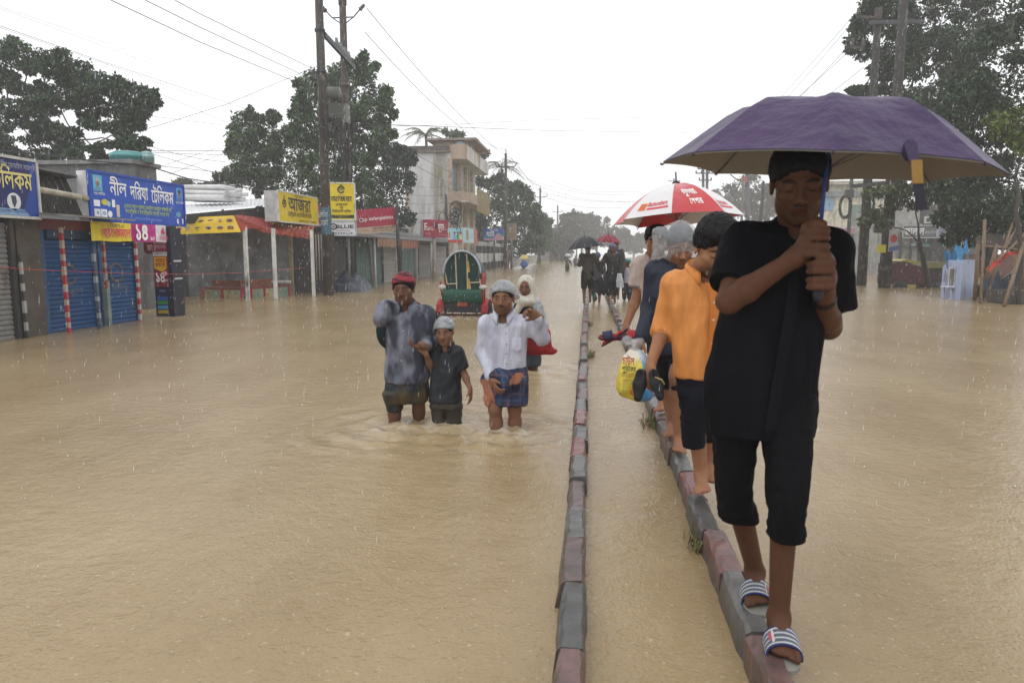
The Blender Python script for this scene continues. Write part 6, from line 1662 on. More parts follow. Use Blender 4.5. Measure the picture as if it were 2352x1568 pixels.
def hair_field(hd, vox, thick=.014, line=.012, back=-.014, vol=1.0, fringe=0.0):
 """cap of hair: cranium grown outwards, cut along the hairline"""
 F = Field(vox); q = hd.s
 F.ell(hd.p(0, -.014, .040 + .008 * (vol - 1)), np.array([.075 + thick * .8, .095 + thick * .8, .081 + thick * 1.2 * vol]) * q, hd.A, 0)
 if vol > 1.2:
  F.ell(hd.p(.0, .02, .088), np.array([.066, .075, .045]) * q * vol ** .5, hd.A, .03 * q)
 F.cut(hd.p(0, .045, line - fringe), hd.f * .85 - hd.u * .6)
 F.cut(hd.p(0, -.03, back), -hd.u + hd.f * .38)
 F.ell(hd.p(0, .075, -.03), np.array([.075, .075, .075]) * q, hd.A, 0, 's')
 return F
def hand_open(F, w, d, n, t, s=1.0, curl=.35, spread=.06, thumb=.6):
 """hanging hand: wrist w, finger direction d, palm normal n, thumb side t"""
 w = np.array(w, float); d = unit(d); t = unit(np.array(t) - d * np.dot(t, d)); n = np.cross(d, t) * (1 if np.dot(np.cross(d, t), n) > 0 else -1)
 A = np.array([t, d, n])
 F.ell(w + d * .052 * s, np.array([.041, .054, .0165]) * s, A, .012 * s)
 F.cone(w - d * .015 * s, w + d * .03 * s, .027 * s, .028 * s, .015 * s, flat=(n, .75))
 for i, L in enumerate((.074, .083, .078, .060)):
  o = .031 - .0205 * i
  p = w + (d * (.092 - .004 * abs(i - 1.2)) + t * o) * s; a = 0.12 + curl * .4; dd = unit(d + t * (.5 - i / 3) * spread * 2)
  rad = .0094 - .0006 * (i == 3)
  for j, f in enumerate((.45, .31, .24)):
   a_dir = dd * math.cos(a) + n * math.sin(a); e = p + a_dir * L * f * s
   F.cone(p, e, rad * s * (1 - .07 * j), rad * s * (.95 - .09 * j), .006 * s); p = e; a += curl * (.9 + .15 * i)
 p = w + (d * .022 + t * .026) * s; dd = unit(d * .75 + t * thumb + n * .25)
 e = p + dd * .042 * s; F.cone(p, e, .0145 * s, .011 * s, .012 * s)
 g = e + unit(dd + d * .5 + n * .35) * .033 * s; F.cone(e, g, .011 * s, .008 * s, .006 * s)
def hand_grip(F, q, a, rs, palm, front, wrist, s=1.0, thumb_up=1):
 """fist closed round a stick: q on the stick, a its axis, palm = side of the palm, front = side the fingers cross"""
 q = np.array(q, float); a = unit(a); palm = unit(np.array(palm) - a * np.dot(palm, a)); front = np.cross(a, palm) * (1 if np.dot(np.cross(a, palm), front) > 0 else -1)
 pc = q + palm * (rs + .017 * s) - front * .006 * s
 F.ell(pc, np.array([.019, .034, .045]) * s, np.array([palm, front, a]), .012 * s)
 F.cone(np.array(wrist), pc - a * .006 * s, .028 * s, .030 * s, .02 * s)
 for i in range(4):
  z = (.034 - .0225 * i) * s * thumb_up; R0 = rs + .0095 * s
  pts = []
  for ang, dr in ((8, .016), (48, .012), (95, .002), (150, .001), (205, 0), (245, -.001)):
   th = R(ang + (3 - i) * 2); pts.append(q + a * (z + (.002 if i % 2 else 0)) + (palm * math.cos(th) + front * math.sin(th)) * (R0 + dr * s))
  F.path(pts, [.0112 * s, .0112 * s, .0104 * s, .0098 * s, .0090 * s, .0078 * s], .004 * s)
 z = .056 * s * thumb_up
 pts = [pc + a * .02 * s * thumb_up, q + a * z * .85 + palm * (rs + .014 * s) + front * .012 * s, q + a * z + palm * .004 + front * (rs + .013 * s), q + a * z * .93 - palm * .018 * s + front * (rs + .008 * s)]
 F.path(pts, [.016 * s, .0135 * s, .0115 * s, .009 * s], .008 * s)
def foot(F, ank, d, s=1.0, toes=True, tilt=0.0):
 """foot under the ankle joint, pointing along d; sole about .072 s below the ankle"""
 ank = np.array(ank, float); d = unit(d); u = np.array([0, 0, 1.0]); d = unit(d + u * tilt); sd = unit(np.cross(d, u)); u = np.cross(sd, d)
 P = lambda f, l, h: ank + (d * f + sd * l + u * h) * s
 F.ell(P(-.030, 0, -.044), np.array([.030, .036, .030]) * s, np.array([sd, d, u]), .02 * s)
 F.cone(P(.0, 0, -.010), P(.085, .0, -.044), .034 * s, .028 * s, .03 * s, flat=(u, .85))
 F.cone(P(-.02, 0, -.05), P(.10, .004, -.055), .026 * s, .020 * s, .02 * s)
 F.ell(P(.105, .002, -.056), np.array([.046, .045, .018]) * s, np.array([sd, d, u]), .02 * s)
 return P
def toes(F, P, s, side):
 for i in range(5):
  l = side * (-.034 + .0172 * i); f = .142 - .004 * i - .0032 * i * i; r = .0135 if i == 0 else .0095 - .0006 * i
  F.cone(P(f - .022, l * .98, -.055), P(f + .008, l, -.060), r * s, r * .92 * s, .006 * s)
  F.cone(P(f + .008, l, -.060), P(f + .018, l, -.0625), r * .92 * s, r * .8 * s, .004 * s)
def band(parent, name, m, p, d, r, L, col, th=.006):
 """a ring of cloth round a limb"""
 d = unit(d); p = np.array(p); mb = MB()
 mb.tube([p - d * L / 2, p - d * L / 4, p + d * L / 4, p + d * L / 2], [r * .97, r * 1.02, r * 1.02, r * .97], 20, cap=False, col=col)
 o = mb.build(name, m, parent); md = o.modifiers.new('th', 'SOLIDIFY'); md.thickness = th; return o
class Person:
 """joints are points in space: keys sl sr (shoulders) el er wl wr (elbows, wrists) hl hr kl kr al ar (hips, knees, ankles) nk (neck base)
       l / r = left / right as seen from the camera"""
 def __init__(s, label, J, head, vox, skin, name='person', group=None, b=1.0):
  s.J = {k: np.array(v, float) for k, v in J.items()}; s.h = head; s.vox = vox; s.skin = skin; s.b = b
  lo = min(s.J['al'][2], s.J['ar'][2])
  s.root = thing(name, label, 'person', (float(s.J['nk'][0]), float((s.J['al'][1] + s.J['ar'][1]) / 2), float(max(lo - .08, -.4))), group=group)
  s.F = Field(vox)
 def torso(s):
  J, F, b = s.J, s.F, s.b
  sh = (J['sl'] + J['sr']) / 2; hp = (J['hl'] + J['hr']) / 2
  ax = unit(J['sr'] - J['sl']); up = unit(sh - hp); fr = unit(np.cross(up, ax)); A = np.array([ax, fr, up]); w = np.linalg.norm(J['sr'] - J['sl'])
  ch = sh + (hp - sh) * .30
  F.cone(J['sl'], J['sr'], .055 * b, .055 * b, .05); F.ell(ch, (w * .5, .105 * b, .17 * b), A, .05)
  F.ell(sh + (hp - sh) * .68, (w * .40, .095 * b, .16 * b), A, .06); F.ell(hp, (w * .46, .11 * b, .11 * b), A, .06)
  return s
 def arm(s, e, hand=None, r=(.046, .038, .036, .026)):
  J, F, b = s.J, s.F, s.b; S0, E, W = J['s' + e], J['e' + e], J['w' + e]
  F.cone(S0, E, r[0] * b, r[1] * b, .03); m = E + (W - E) * .28
  F.cone(E, m, r[1] * b, .040 * b, .02); F.cone(m, W, .040 * b, r[3] * b, .02, )
  return s
 def leg(s, e, r=(.078, .054, .052, .036)):
  J, F, b = s.J, s.F, s.b; H, K, A = J['h' + e], J['k' + e], J['a' + e]
  F.cone(H, K, r[0] * b, r[1] * b, .04); m = K + (A - K) * .30 + np.array([0, .018, 0])
  F.cone(K, m, r[1] * b * .95, r[2] * b, .03); F.cone(m, A, r[2] * b, r[3] * b, .03)
  return s
 def build(s, **paint):
  s.h.prims(s.F, **{k: paint.pop(k) for k in ('nose', 'jaw') if k in paint}); s.h.neck(s.F, s.J['nk'])
  sk = s.skin
  s.body = skin_field(s.F, 'body', SKIN, s.root, lambda V: s.h.paint(V, sk, **paint), smooth=1)
  return s
 def part(s, fld, name, mat_, col, folds=None, smooth=1, parent=None):
  return skin_field(fld, name, mat_, parent or s.root, col, folds, smooth)
 def eyes(s, name='eye'):
  for g in (-1, 1):
   mb = MB(); mb.ball(s.h.p(g * .031, .0795, .0025), .0112 * s.h.s, 12, 8, col=(.36, .33, .30)); o = mb.build('eye', mat('eyeball', (1, 1, 1), .15, vcol=True), s.root)
   mb = MB(); mb.ball(s.h.p(g * .031, .0862, .0018), .0062 * s.h.s, 10, 6, col=(.012, .008, .006)); mb.build('iris', MATS['eyeball'], o)
def LP(st):
 """stations given in picture points: (py, pxl, pxr, y, half depth) -> loft stations"""
 o = []
 for (py, a, b, y, d) in st:
  p, q = AY(a, py, y), AY(b, py, y); o.append(((p[2] + q[2]) / 2, (p[0] + q[0]) / 2, y, abs(q[0] - p[0]) / 2, d))
 return o
def mottled(c, amt, sc, c2=None):
 c = np.array(c, float)
 def f(V):
  n = np.clip(.5 + amt * fbm(V * sc * np.array([1, 1, .45]) + 3.3, 3), 0, 1)[:, None]
  return c * (1 - n) + (np.array(c2) if c2 is not None else c * .4) * n
 return f
def ribbon(mb, pts, w_dirs, col, th=.004):
 V = []; F = []
 for p, w_ in zip(pts, w_dirs): V += [np.array(p) - w_, np.array(p) + w_]
 for i in range(len(pts) - 1): F.append((2 * i, 2 * i + 1, 2 * i + 3, 2 * i + 2))
 mb.add(V, F, col)
def collar(parent, mat_, nk, f, r, h, col, spread=.5, name='collar'):
 """turned-down shirt collar with two points, round the neck base"""
 nk = np.array(nk, float); f = unit(np.array([f[0], f[1], 0])); sd = unit(np.cross(f, (0, 0, 1)))
 mb = MB(); V = []; F = []; n = 26
 for i in range(n + 1):
  a = R(24 + (336 - 24) * i / n); d = f * math.cos(a) + sd * math.sin(a)
  e = max(0, 1 - min(i, n - i) / 5.0)
  top = nk + d * r + np.array([0, 0, h * .75 - .030 * math.cos(a)])
  out = nk + d * (r + .014 + .010 * e) + np.array([0, 0, -h * .22 - .030 * e * spread - .030 * math.cos(a)]) + f * .012 * e
  mid = (top + out) / 2 + d * .005 + np.array([0, 0, h * .16])
  low = nk + d * (r * .98) + np.array([0, 0, -h * .7 - .03 * math.cos(a)])
  V += [low, top, mid, out]
 for i in range(n):
  for j in range(3): F.append((4 * i + j, 4 * i + j + 1, 4 * i + j + 5, 4 * i + j + 4))
 mb.smooth = True; mb.add(V, F, col)
 o = mb.build(name, mat_, parent); md = o.modifiers.new('th', 'SOLIDIFY'); md.thickness = .003
 return o
# ------------------------------------------------------------------ umbrellas
class Umbrella:
 def __init__(s, name, label, apex, axis, Rr, prof, rot, cols, n=8, mat_=None, lining=None, dip=.10, group=None, shaft=None, hand=None, spike=.08, tipcol=(.03, .03, .03), twist=None):
  """prof: (t radius fraction, drop) along a rib; cols: one colour per panel"""
  s.apex = np.array(apex, float); s.ax = unit(axis); s.R = Rr; s.prof = prof; s.n = n; s.dip = dip
  r = unit(np.cross((0, 1., 0), s.ax)); s.e1 = np.cross(s.ax, r); s.e2 = np.cross(s.ax, s.e1); s.rot = rot
  t = s.root = thing(name, label, 'umbrella', tuple(hand if hand is not None else apex), group=group)
  M = mat_ or mat('umbrella_cloth', (1, 1, 1), .45, noise=.18, nscale=7, vcol=True, bump=.5, bscale=9, spec=.22)
  s.twist = twist
  for layer, off in (('canopy', 0.0), ('lining', -.005)):
   if layer == 'lining' and lining is None: continue
   mb = MB(); mb.smooth = True
   m, q = 14, 8
   for i in range(n):
    V = [s.pt(i, f / q, k / m) + s.ax * off for k in range(m + 1) for f in range(q + 1)]
    Fc = [(k * (q + 1) + f, (k + 1) * (q + 1) + f, (k + 1) * (q + 1) + f + 1, k * (q + 1) + f + 1) for k in range(m) for f in range(q)]
    mb.add(V, Fc, (cols[i % len(cols)] if layer == 'canopy' else lining))
   mb.build(layer, M if layer == 'canopy' else mat('umbrella_lining', (1, 1, 1), .6, noise=.1, vcol=True), t)
  hub = s.apex - s.ax * (prof[-1][1] * .95 + .02)
  for i in range(n):
   mb = MB(); mb.tube([s.rib(i, f) - s.ax * .010 for f in np.linspace(.02, 1.0, 10)], .0025, 5, col=(.12, .12, .12))
   mb.tube([s.rib(i, 1.0) - s.ax * .008, s.rib(i, 1.0) + (s.rib(i, 1.0) - s.rib(i, .93)) * .3], .004, 6, col=tipcol); o = mb.build('rib', METAL, t)
   mb = MB(); mb.tube([s.rib(i, .55) - s.ax * .012, hub], .002, 4, col=(.12, .12, .12)); mb.build('stretcher', METAL, o)
  if shaft:
   mb = MB(); mb.tube([s.apex - s.ax * .01, np.array(shaft[0])], .0062, 8, col=shaft[2]); mb.build('shaft', METAL, t)
   mb = MB(); a, b = np.array(shaft[0]), np.array(shaft[1]); mb.tube([a, a + (b - a) * .05, a + (b - a) * .5, a + (b - a) * .92, b], [.011, .014, .0155, .0165, .012], 12, col=(.02, .02, .025)); mb.build('handle', RUBBER, t)
  mb = MB(); mb.tube([s.apex - s.ax * .012, s.apex + s.ax * .006, s.apex + s.ax * .016], [.03, .03, .012], 14, col=tipcol); mb.tube([s.apex, s.apex + s.ax * spike], [.007, .005], 8, col=tipcol); mb.build('ferrule', RUBBER, t)
 def rib(s, i, t):
  T = [p[0] for p in s.prof]; D = [p[1] for p in s.prof]
  k = len(T) - 1; a = s.rot + 2 * math.pi * (i % s.n) / s.n
  u = t * k; j = min(int(u), k - 1); f = u - j
  rr = T[j] + (T[j + 1] - T[j]) * f; dd = D[j] + (D[j + 1] - D[j]) * f
  p = s.apex + (s.e1 * math.cos(a) + s.e2 * math.sin(a)) * rr * s.R - s.ax * dd
  if s.twist is not None: p = p + s.twist(i, t)
  return p
 def pt(s, i, f, t):
  p = s.rib(i, t) * (1 - f) + s.rib(i + 1, t) * f
  c = s.apex - s.ax * np.interp(t, np.linspace(0, 1, len(s.prof)), [q[1] for q in s.prof])
  return c + (p - c) * (1 - s.dip * 4 * f * (1 - f) * t ** 3) - s.ax * (.012 * math.sin(math.pi * f) * math.sin(math.pi * t)) + s.ax * (.008 * 4 * f * (1 - f) * t ** 4)
 def text(s, mb, txt, i, f, t, hh, wd, col, bold=.01, inner=False):
  v, F = text_mesh(txt, 1.0, bold)
  if not len(v): return
  x0, x1, y0, y1 = v[:, 0].min(), v[:, 0].max(), v[:, 1].min(), v[:, 1].max()
  V = []
  for p in v:
   ff = f + ((p[0] - x0) / (x1 - x0) - .5) * wd * (-1 if inner else 1); tt = t - ((p[1] - y0) / (y1 - y0) - .5) * hh
   V.append(s.pt(i, ff, tt) + s.ax * (.004 + p[2] * .5))
  mb.add(V, F, col)
 def patch(s, mb, i, f0, f1, t0, t1, col):
  m = 4
  V = [s.pt(i, f0 + (f1 - f0) * a / m, t0 + (t1 - t0) * b) + s.ax * .003 for a in range(m + 1) for b in (0, 1)]
  mb.add(V, [(2 * a, 2 * a + 1, 2 * a + 3, 2 * a + 2) for a in range(m)], col)
# ------------------------------------------------------------------ the man with the purple umbrella
CAMF = lambda p: unit(np.array([-p[0], -p[1], 0]))
def front_man():
 J = dict(nk=AY(1828, 538, 2.47), sl=AY(1704, 566, 2.47), sr=AY(1908, 580, 2.47), el=AY(1674, 692, 2.32), wl=AY(1826, 592, 2.235), er=AY(1904, 752, 2.46), wr=AY(1893, 676, 2.27),
             hl=AY(1706, 850, 2.50), hr=AY(1806, 850, 2.46), kl=AY(1688, 1112, 2.52), kr=AY(1810, 1122, 2.33), al=AY(1734, 1308, 2.70), ar=AY(1789, 1412, 2.38))
 hc = AY(1836, 420, 2.39)
 hd = Head(hc, np.array([-.22, -1, -.34]), 1.08, roll=R(-2))
 M = Person('young man in black shirt and rolled black trousers walking the kerb under a purple umbrella', J, hd, .0048, (.092, .042, .025))
 F = M.F
 M.torso(); M.arm('l'); M.arm('r'); M.leg('l', (.075, .046, .044, .034)); M.leg('r', (.075, .046, .044, .034))
 qa, qb = AY(1880, 558, 2.215), AY(1879, 634, 2.205); ax = unit(qa - qb)
 hand_grip(F, qa, ax, .015, (-.9, .45, 0), (-.2, -1, 0), J['wl'], 1.06)
 hand_grip(F, qb, ax, .015, (.9, .45, 0), (.2, -1, 0), J['wr'], 1.06)
 dl, dr = unit(np.array([-.14, -1, 0])), unit(np.array([-.10, -1, 0]))
 PL = foot(F, J['al'], dl, 1.04); toes(F, PL, 1.04, -1); PR = foot(F, J['ar'], dr, 1.04); toes(F, PR, 1.04, 1)
 M.build(beard=.35, tash=.75, eyes='down')
 H = hair_field(hd, .005, .013, .006, -.006)
 M.part(H, 'hair', HAIR, (.006, .006, .008), (.005, (70, 70, 30), 2))
 # shirt
 B = (.0065, .0065, .0085)
 S_ = Field(.006)
 S_.loft(LP([(548, 1735, 1885, 2.47, .075), (565, 1700, 1912, 2.47, .10), (600, 1682, 1922, 2.47, .125), (680, 1664, 1908, 2.46, .14), (760, 1648, 1886, 2.45, .125), (820, 1634, 1878, 2.45, .125), (880, 1618, 1872, 2.45, .125), (930, 1618, 1869, 2.45, .125), (992, 1626, 1867, 2.45, .12)]), 0, ex=2.3)
 S_.cone(J['nk'] + (0, 0, -.02), J['sl'] + (.01, 0, .005), .07, .072, .05); S_.cone(J['nk'] + (0, 0, -.02), J['sr'] + (-.01, 0, .005), .07, .072, .05)
 S_.cone(J['sl'], AY(1677, 656, 2.37), .066, .071, .04, cap=True); S_.cone(J['sr'], AY(1922, 712, 2.47), .064, .060, .04, cap=True)
 S_.cone(hd.p(0, .0, -.06), J['nk'] + (0, -.03, -.005), .060, .062, .015, 's')
 M.part(S_, 'shirt', DARKCLOTH, B, (.009, (7, 7, 5), 4))
 mb = MB(); pts = [AY(1826, 560, 2.345), AY(1826, 620, 2.312), AY(1818, 700, 2.30), AY(1800, 800, 2.315), AY(1782, 900, 2.315), AY(1768, 985, 2.325)]; ribbon(mb, pts, [np.array([.017, 0, 0])] * 6, (.009, .009, .012)); o = mb.build('placket', DARKCLOTH, M.root); md = o.modifiers.new('th', 'SOLIDIFY'); md.thickness = .004
 collar(M.root, DARKCLOTH, J['nk'] + (0, -.005, .012), hd.f, .074, .045, (.009, .009, .012), .8)
 # trousers, rolled below the knee
 T = Field(.006)
 T.loft(LP([(840, 1640, 1868, 2.47, .12), (900, 1634, 1868, 2.47, .125), (960, 1636, 1867, 2.46, .12), (990, 1640, 1866, 2.46, .10)]), 0)
 T.loft(LP([(900, 1636, 1752, 2.50, .10), (980, 1638, 1740, 2.50, .10), (1060, 1642, 1730, 2.51, .09), (1120, 1646, 1724, 2.53, .08), (1160, 1650, 1734, 2.56, .076), (1188, 1656, 1737, 2.59, .07)]), .03)
 T.loft(LP([(900, 1742, 1868, 2.44, .10), (990, 1752, 1862, 2.40, .10), (1080, 1762, 1856, 2.35, .09), (1130, 1763, 1850, 2.34, .085), (1175, 1767, 1846, 2.34, .076), (1205, 1766, 1844, 2.35, .07), (1230, 1768, 1842, 2.36, .066)]), .03)
 M.part(T, 'trousers', DARKCLOTH, (.0075, .0075, .009), (.007, (7, 7, 14), 8))
 for st in ([(1164, 1648, 1738, 2.56, .079), (1190, 1653, 1740, 2.59, .074)], [(1200, 1763, 1847, 2.355, .073), (1233, 1765, 1845, 2.36, .069)]):
  C_ = Field(.006); C_.loft(LP(st), 0); M.part(C_, 'rolled_cuff', DARKCLOTH, (.007, .007, .008), (.006, (9, 9, 30), 3))
 # slide sandals
 for nm, P, A_, d, lab in (('l', PL, J['al'], dl, 1), ('r', PR, J['ar'], dr, -1)):
  u = np.array([0, 0, 1.]); sd = unit(np.cross(d, u))
  mb = MB(); pts = []
  n = 28
  out = []
  for k in range(n):
   a = 2 * math.pi * k / n; f = .050 + .142 * math.cos(a); w_ = (.058 if math.cos(a) > -.2 else .048) * (abs(math.sin(a)) ** .75) * (1 if math.sin(a) > 0 else -1)
   out.append(P(f, w_, -.0755))
  V = []; F_ = []
  for (h, sc) in ((-.024, .94), (-.020, 1.0), (-.006, 1.0), (0.0, .97)):
   c = np.mean(out, 0)
   V += [c + (p - c) * sc + u * h for p in out]
  for l in range(3):
   for k in range(n): F_.append((l * n + k, l * n + (k + 1) % n, (l + 1) * n + (k + 1) % n, (l + 1) * n + k))
  F_.append(tuple(range(n - 1, -1, -1))); F_.append(tuple(range(3 * n, 4 * n)))
  mb.smooth = False; mb.add(V, F_, (.22, .21, .18))
  so = mb.build('sandal', RUBBER, M.root);
  mb = MB(); mb.smooth = True
  m, q = 18, 12
  def sp(i, j, off=0):
   a = math.pi * (-.06 + 1.12 * i / m); f = .052 + .078 * j / q
   return P(f, -.054 * math.cos(a) * (1 - .05 * j / q), -.076 + (.064 - .022 * j / q) * max(0, math.sin(a)) ** .8 - (.008 if math.sin(a) < 0 else 0)) + u * off
  for j in range(q):
   navy = j in (0, q - 1); c = (.022, .035, .12) if navy else ((.50, .49, .46) if j % 3 == 1 else (.10, .115, .16))
   V = [sp(i, jj) for jj in (j, j + 1) for i in range(m + 1)]
   mb.add(V, [(i, i + 1, m + 2 + i, m + 1 + i) for i in range(m)], c)
  o = mb.build('strap', RUBBER, so); md = o.modifiers.new('th', 'SOLIDIFY'); md.thickness = .006; md.offset = 1
  i0, i1 = (3, 6) if lab > 0 else (12, 15)
  mb = MB(); V = [sp(i, j, .0095) for j in (2, 10) for i in (i0, i1)]; mb.add(V, [(0, 1, 3, 2)], (.62, .56, .50)); V = [(np.array(sp(i0 + .9, j, .0115)) if k == 0 else np.array(sp(i1 - .9, j, .0115))) for j in (3.6, 8.4) for k in (0, 1)]; mb.add(V, [(0, 1, 3, 2)], (.40, .07, .12)); mb.build('tag', PRINT, so)
 # wrist watch strap
 mb = MB(); d = unit(J['er'] - J['wr']); w0 = J['wr'] + d * .03; mb.tube([w0 - d * .011, w0 + d * .011], [.0345, .0355], 16, cap=False, col=(.01, .01, .012)); o = mb.build('watch', RUBBER, M.root)
 # umbrella, held in both hands
 bot = AY(1878, 692, 2.195); apex = AY(1913, 226, 2.3927)
 U = Umbrella('purple_umbrella', 'purple folding umbrella with beige underside and dangling tie strap', apex, (.072, -.0434, 1), .518,
                 [(0, 0), (.18, .006), (.38, .018), (.52, .030), (.62, .060), (.78, .125), (.92, .183), (1.0, .216)], -.258, [(.042, .023, .070), (.048, .026, .078)], 8, None, (.20, .178, .15), dip=.03,
                 shaft=(AY(1884, 528, 2.235), bot, (.02, .05, .16)), hand=qb, spike=.004, tipcol=(.03, .02, .06))
 # tie strap hanging from the front right edge
 mb = MB(); p0 = AY(2093, 330, 1.93); pts = [AY(2088, 330, 1.92), AY(2094, 350, 1.915), AY(2102, 378, 1.91), AY(2106, 400, 1.91), AY(2110, 440, 1.91), AY(2117, 482, 1.915)]
 wd = [np.array([.0135, 0, 0])] * 6
 ribbon(mb, pts[:3], wd, (.032, .018, .055)); ribbon(mb, [p + (0, -.0015, 0) for p in (AY(2104, 368, 1.91), AY(2105, 392, 1.908), AY(2107, 422, 1.908))], [w_ * .98 for w_ in wd[:3]], (.22, .12, .02)); ribbon(mb, pts[3:], [w_ * .95 for w_ in wd[3:]], (.012, .01, .02))
 o = mb.build('tie_strap', CLOTH, U.root); md = o.modifiers.new('th', 'SOLIDIFY'); md.thickness = .003
 mb = MB(); mb.ball(AY(2090, 345, 1.935), (.02, .012, .03), 8, 6, col=(.022, .01, .05)); mb.build('tie_knot', CLOTH, U.root)
 return M
front_man()
# ------------------------------------------------------------------ the others on the right kerb
def held_shoe(t, c, d, n, L, col, strap, sc=1.0, mat_=None):
 """one shoe or sandal: c centre, d length direction, n sole normal"""
 d, n = unit(d), unit(n); sd = np.cross(d, n)
 mb = MB(); V = []; F = []; m = 18
 for h, k in ((-.010, .93), (-.006, 1), (.008, 1), (.012, .95)):
  for q in range(m):
   a = 2 * math.pi * q / m
   V.append(np.array(c) + d * L / 2 * math.cos(a) * k + sd * L * .19 * math.sin(a) * k * (1.15 if math.cos(a) > 0 else .85) + n * h * sc)
 for l in range(3):
  for q in range(m): F.append((l * m + q, l * m + (q + 1) % m, (l + 1) * m + (q + 1) % m, (l + 1) * m + q))
 F += [tuple(range(m - 1, -1, -1)), tuple(range(3 * m, 4 * m))]
 mb.add(V, F, col); o = mb.build('sole', RUBBER, t)
 mb = MB(); V = []; F = []
 for j in range(4):
  for i in range(9):
   a = math.pi * i / 8; V.append(np.array(c) + d * L * (.05 + .11 * j - .05) + sd * L * .2 * math.cos(a) + n * (.012 + L * .2 * math.sin(a) * (1 - .12 * j)) * sc)
 for j in range(3):
  for i in range(8): F.append((j * 9 + i, j * 9 + i + 1, (j + 1) * 9 + i + 1, (j + 1) * 9 + i))
 mb.smooth = True; mb.add(V, F, strap); s_ = mb.build('upper', RUBBER, t); md = s_.modifiers.new('th', 'SOLIDIFY'); md.thickness = .006
def orange_man():
 J = dict(nk=AY(1606, 628, 3.80), sl=AY(1551, 655, 3.84), sr=AY(1664, 650, 3.80), el=AY(1526, 748, 3.88), wl=AY(1496, 832, 3.74), er=AY(1690, 752, 3.80), wr=AY(1685, 840, 3.70),
             hl=AY(1587, 765, 3.85), hr=AY(1648, 765, 3.85), kl=AY(1595, 925, 3.76), kr=AY(1628, 925, 3.96), al=AY(1610, 1084, 3.84), ar=AY(1626, 1064, 4.06))
 hd = Head(AY(1640, 572, 3.70), (.22, -1, -.50), 1.16, roll=R(4))
 M = Person('barefoot man in wet orange shirt walking the kerb behind the purple umbrella', J, hd, .0065, (.30, .145, .080))
 M.torso(); M.arm('l'); M.arm('r'); M.leg('l'); M.leg('r')
 hand_open(M.F, J['wl'], (-.25, -.25, -1), (.8, -.5, .1), (.3, -.9, 0), 1.08, curl=.75)
 hand_open(M.F, J['wr'], (0, -.2, -1), (-1, 0, 0), (0, -1, 0), 1.05, curl=.5)
 P = foot(M.F, J['al'], (-.05, -1, 0), 1.04); toes(M.F, P, 1.04, -1); P = foot(M.F, J['ar'], (.12, -1, 0), 1.04); toes(M.F, P, 1.04, 1)
 M.build(beard=.75, tash=.6, eyes='down')
 H = hair_field(hd, .007, .018, .012, -.008, 1.55, .0); M.part(H, 'hair', HAIR, (.008, .007, .008), (.010, (40, 40, 25), 2))
 S_ = Field(.008)
 S_.loft(LP([(632, 1572, 1640, 3.8, .07), (650, 1545, 1668, 3.8, .10), (700, 1538, 1676, 3.8, .125), (760, 1544, 1680, 3.8, .13), (820, 1548, 1682, 3.8, .13), (864, 1546, 1684, 3.8, .125)]), 0)
 S_.cone(J['nk'] + (0, 0, -.03), J['sl'], .065, .07, .05); S_.cone(J['nk'] + (0, 0, -.03), J['sr'], .065, .07, .05)
 S_.cone(J['sl'], J['el'], .072, .062, .04); S_.cone(J['el'], AY(1520, 772, 3.85), .062, .060, .03, cap=True); S_.cone(J['sr'], J['er'], .072, .062, .04)
 S_.cone(hd.p(0, .0, -.06), J['nk'] + (0.02, -.04, -.01), .058, .06, .015, 's')
 M.part(S_, 'shirt', WETCLOTH, mottled((.66, .27, .07), .4, 4, (.54, .20, .05)), (.010, (10, 10, 3.5), 4))
 band(M.root, 'rolled_cuff', WETCLOTH, AY(1521, 764, 3.86), J['wl'] - J['el'], .063, .05, (.52, .18, .04))
 collar(M.root, WETCLOTH, J['nk'] + (.01, -.01, .01), hd.f, .072, .05, (.58, .22, .05), 1.0)
 mb = MB()
 pts = [AY(1628, 648, 3.66), AY(1640, 690, 3.655), AY(1638, 740, 3.652), AY(1636, 800, 3.652), AY(1634, 855, 3.655)]
 ribbon(mb, pts, [np.array([.018, 0, 0])] * 5, (.50, .16, .03)); o = mb.build('placket', WETCLOTH, M.root); md = o.modifiers.new('th', 'SOLIDIFY'); md.thickness = .006
 for p, q, f in ((1, 2, .1), (1, 2, .9), (2, 3, .8), (3, 4, .7)):
  mb = MB(); c = pts[p] + (pts[q] - pts[p]) * f + (0, -.006, 0); mb.ball(c, (.007, .003, .007), 8, 5, col=(.5, .42, .35)); mb.build('button', RUBBER, o)
 T = Field(.008)
 T.loft(LP([(760, 1566, 1680, 3.84, .11), (862, 1556, 1682, 3.82, .12), (900, 1558, 1682, 3.82, .10)]), 0)
 T.loft(LP([(860, 1558, 1622, 3.78, .09), (920, 1562, 1622, 3.74, .09), (980, 1566, 1622, 3.75, .08), (1024, 1568, 1616, 3.77, .066)]), .03)
 T.loft(LP([(860, 1600, 1680, 3.88, .09), (920, 1600, 1664, 3.92, .09), (975, 1604, 1656, 3.95, .08), (1010, 1608, 1650, 3.97, .066)]), .03)
 M.part(T, 'trousers', DARKCLOTH, (.010, .011, .016), (.010, (7, 7, 15), 8))
 # black shoes carried in the hand
 c = AY(1487, 872, 3.68)
 t = thing('carried_shoes', 'pair of black shoes dangling from the hand of the orange shirt man', 'shoes', tuple(c))
